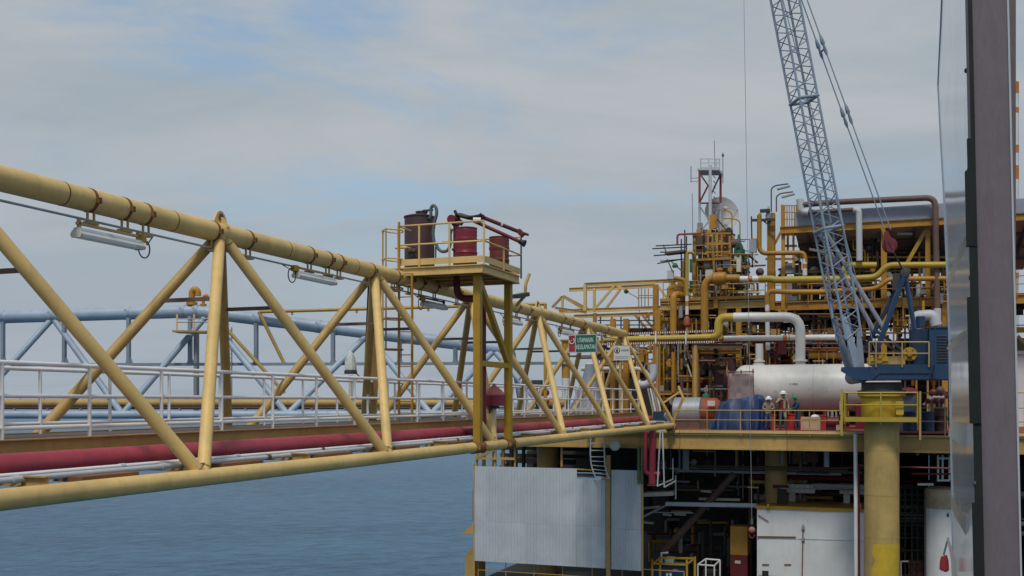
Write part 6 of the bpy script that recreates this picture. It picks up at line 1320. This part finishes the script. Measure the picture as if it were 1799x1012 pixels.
    clutter(m, rnd, 1345, 1480, 546, 635, s - 0.6, s + 1.2, 70, ['orange', 'yellow', 'ochre', 'brown', 'dred', 'white'], 0.07)
    clutter(m, rnd, 1400, 1560, 405, 460, s + 0.2, s + 4, 40, ['orange', 'yellow', 'brown', 'grey', 'dgrey'], 0.09)
    clutter(m, rnd, 1560, 1660, 500, 575, s - 0.6, s + 1.2, 40, ['orange', 'yellow', 'brown', 'lgrey'], 0.08)
    # big lagged duct on legs, right
    MB().pipe([P(1606, 570, -1), P(1608, 556, -1), P(1640, 553, -1), P(1645, 572, -1)], 0.3, 0.4, 14).build('lagged_duct', 'lgrey', m)
    for a, b in (((1560, 545), (1590, 575)), ((1625, 555), (1645, 535)), ((1555, 545), (1530, 580))): pbeam('knee_brace', P(*a, 0.5), P(*b, 0.5), 0.16, 0.16, 'yellow', m)
build_right_module()

def striped_stack():
    s = 72.0; b = FS(1781, 752, s); z = lambda y: FS(1781, y, s).z - b.z
    k = thing('striped_stack', 'slim orange and white banded stack at the far right beside the grey post', 'stack', b)
    y = 145; cols = ['band_o', 'white']; i = 0; ys = [145, 166, 190, 200, 256, 270, 292, 316, 360, 370, 480, 490, 600, 752]
    for a, c in zip(ys, ys[1:]): MB().lathe(b, ZD, [(0.3, z(c)), (0.3, z(a) - 0.004)], 16).build('band', cols[i % 2], k); i += 1
    g = thing('right_frame', 'yellow frame beams at the right edge behind the grey post', 'frame', FS(1795, 752, 64))
    for y in (388, 580): pbeam('beam', FS(1770, y, 64), FS(1900, y - 2, 64), 0.3, 0.3, 'yellow', g)
    pbeam('post', FS(1850, 388, 64), FS(1850, 752, 64), 0.3, 0.3, 'yellow', g); pbeam('brace', FS(1785, 420, 64), FS(1800, 392, 64), 0.16, 0.16, 'yellow', g); pbeam('brace', FS(1788, 590, 64), FS(1806, 610, 64), 0.16, 0.16, 'yellow', g)
    w = thing('white_cabin', 'white cabin wall at the right edge behind the grey post', 'cabin', FS(1800, 752, 62)); MB().box(*pxbox(1775, 1850, 622, 760, 62, 66)).build('wall', 'white', w); MB().box(*pxbox(1773, 1852, 616, 622, 61.8, 66)).build('roof_edge', 'lgrey', w)
striped_stack()
# ================================================================== crane
def build_crane():
    s = 47.9; tc0 = ts(1549, s); P = lambda x, y, d=0: FS(x, y, s + d)
    k = thing('pedestal_crane', 'blue lattice boom crane on a yellow pedestal at the deck edge', 'crane', W(s, tc0, -EYE))
    C = lambda z: W(s, tc0, z)
    z1, z2, z3, z4 = zs(1549, 742, s), zs(1549, 692, s), zs(1549, 672, s), zs(1549, 640, s)
    ptube('pedestal', [C(-EYE - 4), C(z1)], 0.73, paint('pedestal_paint', (0.46, 0.31, 0.10), 0.55, 0.18, 0.26, rust_col=(0.25, 0.14, 0.07), dirt=0.5, scale=1.3), k, 28)
    za, zb = zs(1549, 1070, s), zs(1549, 952, s); rp = random.Random(8); grid = []
    for j in range(9):
        row = []; a0 = R(-118 + rp.uniform(-7, 7)); a1 = R(40)
        for i in range(21):
            a = lerp(a0, a1, i / 20); z = lerp(za, zb - (rp.uniform(0, 0.05) if j == 8 else 0), j / 8)
            row.append(C(z) + (SD * math.sin(a) - TD * math.cos(a)) * 0.735)
        grid.append(row)
    MB().sheet(grid, ZD * 0.001).build('repainted_patch', 'bright', k, smooth=60)
    for y in (790, 868, 942): MB().tube([C(zs(1549, y, s)), C(zs(1549, y + 1.2, s))], 0.738, 28).build('weld_ring', 'ochre', k)
    MB().lathe(C(0), ZD, [(0.8, z1), (0.86, z1 + 0.1), (0.86, z2 - 0.2), (1.0, z2 - 0.1), (1.0, z2)], 28).build('pedestal_head', 'bright', k)
    MB().lathe(C(0), ZD, [(1.02, z2), (1.02, z2 + 0.15), (0.85, z2 + 0.15), (0.85, z3), (1.05, z3)], 28).build('slew_ring', 'dgrey', k)
    MB().box(s - 1.2, s - 0.85, ts(1587, s), ts(1574, s), zs(1580, 728, s), zs(1580, 705, s)).build('control_box', 'bright', k)
    # access platform round the pedestal
    ta, tb = ts(1484, 46.6), ts(1612, 46.6); zp = zs(1549, 735, 46.6)
    m = MB(); m.box(46.6, 49.2, tb, ta, zp - 0.05, zp - 0.01); m.build('access_floor', 'deck', k)
    for a, b in (((46.55, ta), (46.55, tb)), ((49.25, ta), (49.25, tb))): pbeam('floor_edge', W(*a, zp - 0.05), W(*b, zp - 0.05), 0.06, 0.2, 'olive', k)
    for t in (ta, tb): pbeam('floor_edge', W(46.6, t, zp - 0.05), W(49.2, t, zp - 0.05), 0.06, 0.196, 'olive', k)
    handrail(k, [(46.6, ta), (46.6, tb)], zp, 1.1, 'olive', 1.6, 0.034)
    handrail(k, [(46.6, ta), (49.2, ta)], zp, 1.1, 'olive', 1.3, 0.03); handrail(k, [(46.6, tb), (49.2, tb)], zp, 1.1, 'olive', 1.3, 0.03)
    pbeam('corner_post', W(46.5, ta + 0.12, DZ - 0.1), W(46.5, ta + 0.12, zp + 1.25), 0.1, 0.1, 'olive', k)
    pbeam('corner_post', W(46.5, tb - 0.1, zp - 0.9), W(46.5, tb - 0.1, zp + 1.15), 0.08, 0.08, 'ochre', k)
    # turntable bed
    m = MB(); a = [(1477, 652), (1497, 664), (1498, 668), (1640, 666), (1640, 642), (1500, 645), (1478, 645)]
    m.prism([P(x, y, -1.1) for x, y in a], SD * 2.2); m.build('turntable_bed', 'cblue', k)
    m = MB(); m.prism([P(1532, 640, -1.15), P(1532, 668, -1.15), P(1545, 656, -1.15), P(1638, 656, -1.15), P(1638, 640, -1.15)], SD * 0.04); m.build('bed_side_plate', 'cblue', k)
    # machinery house
    m = MB(); m.box(*pxbox(1598, 1640, 578, 640, s + 0.2, s + 1.9)); m.build('machinery_house', 'cblue', k)
    m = MB(); m.box(*pxbox(1633, 1700, 576, 666, s - 1.1, s + 2.0)); cab = m.build('engine_house', 'cblue', k)
    for y in range(590, 636, 5): pbeam('louvre_slat', P(1646, y, -1.13), P(1664, y, -1.13), 0.05, 0.05, 'dgrey', cab)
    MB().box(*pxbox(1632, 1702, 573, 576, s - 1.15, s + 2.05)).build('house_roof', 'cblue', cab)
    for x in (1634, 1643): pbeam('panel_rib', P(x, 577, -1.12), P(x, 665, -1.12), 0.05, 0.06, 'cblue', cab)
    ptube('exhaust', [P(1617, 575, 1), P(1617, 556, 1)], 0.2, 'cblue', k, 12)
    # winches
    for x, y, r, d in ((1545, 634, 0.36, -0.9), (1598, 622, 0.3, -0.5)):
        w = MB().lathe(P(x, y, d), SD, [(r, 0), (r, 0.06), (r * 0.7, 0.07), (r * 0.7, 0.9), (r, 0.92), (r, 0.98)], 22).build('winch_drum', 'yellow', k)
        MB().lathe(P(x, y, d - 0.05), SD, [(r * 0.35, -0.1), (r * 0.35, 0.06)], 14).build('winch_hub', 'orange', w)
        for q in range(6): a = q * math.pi / 3; u = TD * math.cos(a) + ZD * math.sin(a); MB().beam(P(x, y, d - 0.02) + u * r * 0.3, P(x, y, d - 0.02) + u * r * 0.95, 0.04, 0.05, up=SD).build('drum_rib', 'yellow', w)
    MB().box(*pxbox(1555, 1590, 626, 640, s - 0.8, s + 0.2)).build('winch_gearbox', 'ochre', k); MB().lathe(P(1533, 634, -0.7), -SD, [(0.2, -0.5), (0.25, 0), (0.2, 0.1)], 14).build('winch_motor', 'ochre', k)
    hr = MB().tube([P(1527, 601, -1.2), P(1632, 601, -1.2)], 0.032, 8).build('bed_rail', 'ochre', k); ptube('mid_rail', [P(1527, 621, -1.2), P(1632, 621, -1.2)], 0.028, 'ochre', hr, 8)
    for x in (1527, 1539, 1585, 1632): ptube('post', [P(x, 645, -1.2), P(x, 601, -1.2)], 0.032, 'ochre', hr, 8)
    # gantry (A-frame)
    ap = P(1590, 481, 0)
    for x, y, d, r, mt in ((1538, 622, -1.0, 0.085, 'cblue'), (1519, 615, 0.9, 0.075, 'cblue')): pbeam('gantry_leg', P(x, y, d), ap + SD * (0.35 if d > 0 else -0.35), r * 2, r * 2, mt, k)
    for d in (-0.6, 0.8): pbeam('gantry_strut', P(1607, 580, d), ap + SD * d * 0.5, 0.14, 0.14, 'cblue', k)
    pbeam('gantry_strut', P(1535, 578, 0), P(1600, 625, 0.3), 0.14, 0.12, 'cblue', k); pbeam('gantry_strut', P(1540, 590, 0.8), P(1590, 630, 0.8), 0.12, 0.12, 'dgrey', k)
    MB().lathe(ap - SD * 0.5, SD, [(0.1, 0), (0.2, 0.02), (0.2, 0.98), (0.1, 1.0)], 16).build('gantry_sheave', 'dgrey', k)
    MB().box(*pxbox(1568, 1584, 480, 510, s - 0.3, s + 0.3)).build('gantry_block', 'dgrey', k)
    MB().beam(P(1585, 474, 0), P(1598, 478, 0), 0.5, 0.2).build('gantry_cap', 'green', k)
    # boom
    foot = P(1505, 662, -0.2); tip = FS(1338, -215, s - 1.2)
    ax = (tip - foot).normalized(); L_ = (tip - foot).length
    hdir = Vector((ax.x, ax.y, 0)).normalized()
    ang = R(17); pv0 = ax.cross(ZD).normalized(); side = (Matrix.Rotation(ang, 3, ax) @ pv0).normalized(); dep = side.cross(ax).normalized()
    def hw(u):      # half widths along the boom: narrow foot, full middle
        d_ = u * L_; f = min(1.0, 0.8 + 0.2 * d_ / 5.0); g = 1.0 if u < 0.85 else 1 - (u - 0.85) / 0.15 * 0.6
        return 0.46 * f * g, 0.43 * f * g
    def bp(u, a, b): w, h = hw(u); return foot + ax * (u * L_) + side * (a * w) + dep * (b * h)
    nb = 26; us = [0.075 + (1 - 0.075) * i / nb for i in range(nb + 1)]
    bm_ = MB().tube([foot - side * 0.5, foot + side * 0.5], 0.3, 16).build('boom_foot_pin', 'boom', k)
    for a in (-1, 1):
        for b in (-1, 1):
            MB().tube([bp(u, a, b) for u in us], 0.055, 8).build('boom_chord', 'boom', k)
    # solid foot plates
    for a in (-1, 1):
        p2, p3 = bp(0.09, a, 1.08), bp(0.09, a, 0.6); MB().prism([foot + side * a * 0.36 - dep * 0.22, foot + side * a * 0.36 + dep * 0.22, p2, p3], side * 0.05).build('boom_foot_plate', 'boom', k)
        p2, p3 = bp(0.12, a, -1.08), bp(0.12, a, -0.5); MB().prism([foot + side * a * 0.36 + dep * 0.22, foot + side * a * 0.36 - dep * 0.22, p2, p3], side * 0.05).build('boom_foot_plate', 'boom', k)
    for i in range(nb):
        u0, u1 = us[i], us[i + 1]
        for (a0, b0), (a1, b1) in (((-1, -1), (1, -1)), ((-1, 1), (1, 1)), ((-1, -1), (-1, 1)), ((1, -1), (1, 1))):
            um = (u0 + u1) / 2
            MB().tube([bp(u0, a0, b0), bp(um, a1, b1)], 0.024, 6).build('boom_lacing', 'boom', k); MB().tube([bp(um, a1, b1), bp(u1, a0, b0)], 0.024, 6).build('boom_lacing', 'boom', k)
    for y in (173, 402):
        u = (foot.z - FS(1412, y, s - 1).z) / (foot.z - tip.z)
        for a, b in ((-1, 0), (1, 0), (0, -1), (0, 1)):
            q0, q1 = (bp(u, a, -1.1), bp(u, a, 1.1)) if b == 0 else (bp(u, -1.1, b), bp(u, 1.1, b))
            MB().tube([q0, q1], 0.075, 8).build('boom_splice', 'boom', k)
    # pendants, bridle block, hoist ropes
    blk = P(1560, 425, -0.2)
    for d, q in ((-0.9, 0.0), (0.9, 0.6)):
        MB().tube([bp(0.98, 0.9 if d > 0 else -0.9, 0), blk + SD * d * 0.3 + TD * d * 0.12 + ZD * 0.5], 0.026, 6).build('pendant_rope', 'grey_b', k)
        for f in (0.33, 0.53): 
            c = lerp(blk + SD * d * 0.3 + TD * d * 0.12 + ZD * 0.5, bp(0.98, 0.9 if d > 0 else -0.9, 0), f); MB().lathe(c, (tip - blk), [(0.03, -0.5), (0.08, -0.3), (0.05, 0), (0.1, 0.08), (0.08, 0.3), (0.03, 0.5)], 8).build('rope_socket', 'grey_b', k)
    MB().beam(lerp(blk - SD * 0.27 - TD * 0.11 + ZD * 0.5, bp(0.98, -0.9, 0), 0.52), lerp(blk + SD * 0.27 + TD * 0.11 + ZD * 0.5, bp(0.98, 0.9, 0), 0.52), 0.06, 0.06).build('pendant_spreader', 'grey_b', k)
    m = MB()
    m.prism([P(1553, 408, -0.45), P(1560, 405, -0.45), P(1573, 432, -0.45), P(1570, 444, -0.45), P(1558, 441, -0.45)], SD * 0.1); m.prism([P(1553, 408, 0.1), P(1560, 405, 0.1), P(1573, 432, 0.1), P(1570, 444, 0.1), P(1558, 441, 0.1)], SD * 0.1)
    m.build('bridle_block', 'drum', k); MB().lathe(P(1563, 430, -0.32), SD, [(0.15, 0), (0.32, 0.03), (0.26, 0.2), (0.32, 0.38), (0.15, 0.4)], 18).build('bridle_sheave', 'dred', k)
    MB().beam(P(1550, 400, -0.2), P(1557, 420, -0.2), 0.16, 0.14).build('bridle_strap', 'orange', k)
    for d in (-0.3, -0.1, 0.1, 0.3): MB().tube([blk + SD * d, ap + SD * d], 0.018, 6).build('luffing_rope', 'dgrey', k)
    MB().tube([bp(0.9, 0, -1), P(1542, 632, -0.6)], 0.018, 6).build('hoist_rope', 'grey_b', k)
    MB().tube([bp(0.12, 0.6, -1.2), P(1440, 340, 0.2)], 0.06, 6).build('boom_stop_tube', 'boom', k)
    MB().tube([P(1553, 578, 0), P(1452, 410, -0.3)], 0.1, 8).build('boom_stop', 'galv', k); MB().tube([P(1535, 580, 0.8), P(1440, 410, 0.2)], 0.1, 8).build('boom_stop', 'galv', k)
    jt = FS(1303, -262, s - 2.0)
    for b in (-0.3, 0.3): pbeam('jib_arm', tip + dep * b, jt, 0.14, 0.14, 'boom', k)
    MB().lathe(jt - side * 0.1, side, [(0.1, 0), (0.28, 0.02), (0.22, 0.1), (0.28, 0.18), (0.1, 0.2)], 16).build('jib_sheave', 'dgrey', k)
    # hook
    h = thing('crane_hook', 'hook block with a rose ball hanging on the long thin crane rope', 'hook', FS(1321, 945, s - 2.0))
    hp = FS(1321, 922, s - 2.0)
    MB().tube([jt, hp], 0.011, 6).build('fall_rope', 'galv', h); MB().ball(FS(1321, 931, s - 2.0), 0.15, 14).build('headache_ball', 'rose', h)
    MB().tube([FS(1321, 921, s - 2), FS(1321, 912, s - 2)], 0.06, 8).build('rope_socket', 'green', h)
    c = FS(1321, 941, s - 2.0); pts = [c + TD * (0.1 * math.sin(a)) - ZD * (0.1 * math.cos(a)) for a in [i * 0.35 - 2.2 for i in range(14)]]
    MB().tube(pts, 0.03, 8).build('hook_bend', 'dred', h)
build_crane()

# ================================================================== people
def person(px, s, height, face_deg, label, top_mat, leg_mat, helmet, lean=0.0, arms=None, name='person', crouch=0.0):
    """face_deg: 0 faces the camera (along -s), positive turns to the viewer's left"""
    t = ts(px, s); base = W(s, t, DZ); fwd0 = -SD
    f = Matrix.Rotation(R(-face_deg), 3, 'Z') @ fwd0; rt = f.cross(ZD)
    g = thing(name, label, 'person', base, 'workers on the main deck'); k = height / 1.8
    def J(x, y, z):   # right, forward, up in metres for a 1.8 m body
        zz = z
        if z > 0.95: y = y + (z - 0.95) * math.tan(R(lean)); zz = 0.95 + (z - 0.95) * math.cos(R(lean))
        return (rt * x + f * y + ZD * zz) * k
    vs, es, rs = [], [], []
    def v(p, r, par=None):
        vs.append(p); rs.append(r * k); i = len(vs) - 1
        if par is not None: es.append((par, i))
        return i
    pel = v(J(0, 0, 0.97), 0.15)
    ch = v(J(0, 0.0, 1.2), 0.145, pel); c2 = v(J(0, 0, 1.38), 0.15, ch); nk = v(J(0, 0.01, 1.52), 0.06, c2); hd = v(J(0, 0.03, 1.62), 0.085, nk); ht = v(J(0, 0.03, 1.72), 0.088, hd)
    nose = v(J(0, 0.125, 1.64), 0.014, hd)
    hands = []
    for sx in (-1, 1):
        hip = v(J(sx * 0.1, 0, 0.9), 0.098, pel); kn = v(J(sx * 0.115, 0.03 + crouch, 0.5), 0.066, hip); an = v(J(sx * 0.12, -0.03, 0.1), 0.047, kn); v(J(sx * 0.13, 0.14, 0.04), 0.042, an)
        sh = v(J(sx * 0.19, 0, 1.43), 0.062, c2)
        A = arms[0 if sx < 0 else 1]
        el_ = v(J(*A[0]), 0.046, sh); wr = v(J(*A[1]), 0.032, el_); d = (Vector(J(*A[1])) - Vector(J(*A[0]))).normalized(); pm = v(Vector(J(*A[1])) + d * 0.07 * k, 0.03, wr); hands.append(Vector(J(*A[1])) + d * 0.07 * k)
        u = d.cross(f if abs(d.dot(f)) < 0.9 else ZD).normalized(); n_ = u.cross(d)
        for q in range(4):
            p0 = Vector(J(*A[1])) + d * 0.105 * k + u * (q - 1.5) * 0.02 * k; i1 = v(p0, 0.009, pm); i2 = v(p0 + d * (0.035 - 0.005 * abs(q - 1.3)) * k, 0.0085, i1); v(p0 + (d * 0.055 + n_ * 0.02) * k, 0.0075, i2)
        i1 = v(Vector(J(*A[1])) + (d * 0.05 + u * 0.045) * k, 0.0105, pm); v(Vector(J(*A[1])) + (d * 0.085 + u * 0.06 + n_ * 0.01) * k, 0.009, i1)
    me = bpy.data.meshes.new('tmp'); me.from_pydata([tuple(p) for p in vs], es, []); ob = bpy.data.objects.new('tmp', me); COL.objects.link(ob)
    sk = ob.modifiers.new('skin', 'SKIN'); sd_ = ob.modifiers.new('sub', 'SUBSURF'); sd_.levels = sd_.render_levels = 2
    for i, r in enumerate(rs): q = me.skin_vertices[0].data[i]; q.radius = (r, r); q.use_root = (i == 0)
    me2 = bpy.data.meshes.new_from_object(ob.evaluated_get(bpy.context.evaluated_depsgraph_get())); bpy.data.objects.remove(ob)
    me2.name = 'body'; me2.materials.clear()
    for mt in (top_mat, leg_mat, 'skin', 'boot'): me2.materials.append(M[mt])
    hc = Vector(J(0, 0.03, 1.64))
    for p in me2.polygons:
        c = p.center; i = 0
        if (c - hc).length < 0.15 * k and c.z > J(0, 0, 1.5)[2] or any((c - h).length < 0.1 * k for h in hands): i = 2
        elif c.z < 0.13 * k: i = 3
        elif c.z < 0.98 * k and not any((c - h).length < 0.3 for h in hands): i = 1
        p.material_index = i; p.use_smooth = True
    b = bpy.data.objects.new('body', me2); COL.objects.link(b); place(b, base, g)
    top = base + Vector(J(0, 0.03, 1.66)); dome = (Vector(J(0, 0.03, 1.72)) - Vector(J(0, 0.0, 1.52))).normalized()
    prof = [(0.16, 0), (0.165, 0.01), (0.128, 0.02), (0.125, 0.06), (0.105, 0.105), (0.06, 0.135), (0, 0.145)]
    hm = MB().lathe(top + ZD * 0.035 * k, dome, [(a * k, h_ * k) for a, h_ in prof], 20).build('helmet', helmet, g)
    MB().beam(top + f * 0.12 * k + ZD * 0.04 * k, top + f * 0.2 * k + ZD * 0.025 * k, 0.16 * k, 0.012).build('visor', helmet, hm)
    for sx in (-1, 1): MB().ball(base + Vector(J(sx * 0.033, 0.107, 1.665)), 0.011 * k, 6).build('eye', 'black', g); MB().ball(base + Vector(J(sx * 0.095, 0.02, 1.645)), 0.025 * k, 6, sc=(0.5, 0.8, 1.2)).build('ear', 'skin', g)
    MB().beam(base + Vector(J(-0.025, 0.113, 1.6)), base + Vector(J(0.025, 0.113, 1.6)), 0.008, 0.008).build('mouth', 'rose', g)
    return g, J, base, f, rt
person(1350, 50.3, 1.62, -8, 'stooping worker in khaki with a white helmet beside the blue tarpaulin', 'khaki', 'denim', 'helw', 16,
       (((-0.30, 0.05, 1.17), (-0.1, 0.27, 1.12)), ((0.30, 0.05, 1.17), (0.1, 0.27, 1.10))), crouch=0.06)
g, J, base, f, rt = person(1375, 50.9, 1.86, -25, 'tall worker in a white helmet and red vest, hand raised to his face', 'khaki', 'denim', 'helw', 2,
       (((-0.28, -0.02, 1.16), (-0.26, 0.08, 0.9)), ((0.34, 0.08, 1.24), (0.12, 0.2, 1.5))))
# red sleeveless vest as a shell round the chest
vb = MB()
ring = lambda z, a, b: [base + Vector(J(a * math.cos(i / 18 * 2 * math.pi), b * math.sin(i / 18 * 2 * math.pi), z)) for i in range(19)]
vb.sheet([ring(1.0, 0.185, 0.165), ring(1.15, 0.18, 0.165), ring(1.3, 0.19, 0.17), ring(1.4, 0.17, 0.15)], (0, 0, 0.004)); vb.build('vest', 'drum', g, smooth=80)
MB().sheet([[base + Vector(J(x, 0.178 - abs(x) * 0.1, z)) for x in (-0.07, -0.02, 0.03)] for z in (1.0, 1.2, 1.38)], f * 0.012).build('vest_opening', 'khaki', g, smooth=60)
person(1402, 50.6, 1.64, 62, 'worker in dark blue with a green helmet, reaching toward the others', 'navy', 'navy', 'helg', 9,
       (((-0.24, 0.16, 1.2), (-0.18, 0.42, 1.12)), ((0.24, 0.16, 1.2), (0.18, 0.42, 1.1))))

# ================================================================== our own platform: sheet wall and post at the right edge
def build_near_wall():
    tw = -0.35; SP = STZ(FT(1714, 500, tw))[0]
    w = thing('polished_wall', 'scratched polished metal sheet wall at the right, mirroring the platform', 'wall', FT(1680, 1010, tw) - ZD * 0.6)
    edge = [(1656, -60), (1652, 40), (1647, 150), (1652, 250), (1657, 340), (1661, 430), (1664, 510), (1667, 600), (1668, 690), (1670, 780), (1672, 870), (1673, 960), (1675, 1080)]
    near = lambda y: 1705 + (y / 1012) * 22
    rnd = random.Random(4); grid = []
    for x, y in edge:
        a = FT(x, y, tw); b = FT(near(y), y, tw); sa, sb = STZ(a)[0], STZ(b)[0]; z = STZ(a)[2]; sb = SP + 0.02; row = []
        for i in range(13):
            q = i / 12; row.append(W(lerp(sa, sb, q), tw + rnd.uniform(-0.0015, 0.0015), z))
        grid.append(row)
    MB().sheet(grid, -TD * 0.012).build('sheet', 'mirror', w, smooth=80)
    # stiffening behind
    MB().box(SP + 0.36, 6.9, tw - 0.2, tw - 0.03, -2.4, 4.6).build('backing_wall', 'mauve', w)
    MB().tube([FT(x + 0.5, y, tw + 0.002) for x, y in edge], 0.005, 6).build('edge_fold', 'lgrey', w)
    for y in (600, 735, 905): MB().lathe(FT(1667 if y > 300 else 1655, y, tw + 0.003), TD, [(0.014, 0), (0.014, 0.01), (0.006, 0.014)], 10).build('rivet', 'dgrey', w)
    for y in (124, 300, 488, 675, 850): MB().lathe(FT(near(y) - 9, y, tw + 0.003), TD, [(0.012, 0), (0.012, 0.008), (0.005, 0.012)], 10).build('rivet', 'dgrey', w)
    # dark rubber lips standing off the post beside the sheet
    for i, (x0, y0, y1) in enumerate(((4, -80, 243), (11, 243, 1100), (16, 300, 432), (17, 522, 744), (16, 884, 1100))):
        sq = SP - 0.012 - 0.004 * i
        MB().prism([FS(near(y0) - x0, y0, sq), FS(near(y0) + 3, y0, sq), FS(near(y1) + 3, y1, sq), FS(near(y1) - x0, y1, sq)], SD * 0.035).build('edge_strip', 'bottle', w, smooth=0)
    # bent beige and cream flaps standing off the sheet
    for i, (poly, mt) in enumerate((([(1702, 402), (1707, 410), (1686, 462), (1665, 505), (1661, 500), (1674, 468), (1684, 438)], 'flap'), ([(1709, 572), (1711, 584), (1690, 601), (1668, 617), (1663, 612), (1682, 589)], 'flap'),
        ([(1671, 740), (1714, 752), (1714, 790), (1690, 784), (1666, 766)], 'cream_w'), ([(1670, 866), (1690, 902), (1717, 925), (1718, 968), (1702, 950), (1682, 915), (1671, 892)], 'flap'), ([(1663, 944), (1668, 948), (1680, 985), (1682, 1040), (1674, 1040), (1671, 985)], 'cream_w'))):
        MB().prism([FS(x, y, 5.62 + 0.02 * i) for x, y in poly], SD * 0.02).build('bent_flap', mt, w, smooth=0)
    r = thing('red_clip', 'small red twin clip dangling at the foot of the polished sheet', 'clip', FT(1659, 1008, tw + 0.06))
    for dx in (0, 5): 
        c = FT(1656 + dx, 990, tw + 0.06 + dx * 0.004); MB().tube([c + ZD * 0.045, c + ZD * 0.015, c - ZD * 0.035, c - ZD * 0.045], [0.008, 0.016, 0.019, 0.008], 10).build('jaw', 'scarlet', r)
    ptube('cord', [FT(1658, 974, tw + 0.06), FT(1666, 945, tw + 0.05)], 0.006, 'cream_w', r, 6)
    p = thing('grey_post', 'wide mauve grey painted post filling the right edge of the view', 'post', FS(1745, 1012, SP) - ZD * 1.2)
    def pp(x, y): return FS(x, y, SP)
    a = [pp(1704, -80), pp(1770, -80), pp(1797, 1100), pp(1728.5, 1100)]
    m = MB(); nrow = 10; grid = []
    MB().prism(a, SD * 0.35).build('post_face', 'mauve', p, smooth=0)
    MB().prism([pp(1701.5, -80) - SD * 0.004, pp(1706, -80) - SD * 0.004, pp(1730.5, 1100) - SD * 0.004, pp(1726, 1100) - SD * 0.004], -SD * 0.006).build('seal_bead', 'bottle', p, smooth=0)
    MB().prism([pp(1767, -80) - SD * 0.003, pp(1770.5, -80) - SD * 0.003, pp(1797.5, 1100) - SD * 0.003, pp(1794, 1100) - SD * 0.003], SD * 0.01 - SD * 0.014).build('edge_bead', 'lgrey', p, smooth=0)
    d = thing('near_deck', 'steel deck plate of the near platform under the grey post', 'platform', W(6, -1.5, -2.6))
    MB().box(2.5, 9.6, -4, tw + 0.25, -2.55, -2.42).build('deck_plate', 'deck', d)
    MB().ibeam(W(2.5, tw + 0.3, -2.6), W(9.6, tw + 0.3, -2.6), 0.1, 0.3).build('edge_beam', 'ochre', d)
    for s in (3, 9): ptube('leg', [W(s, -2, -2.6), W(s, -2, -EYE - 4)], 0.4, 'ochre', d, 12)
build_near_wall()
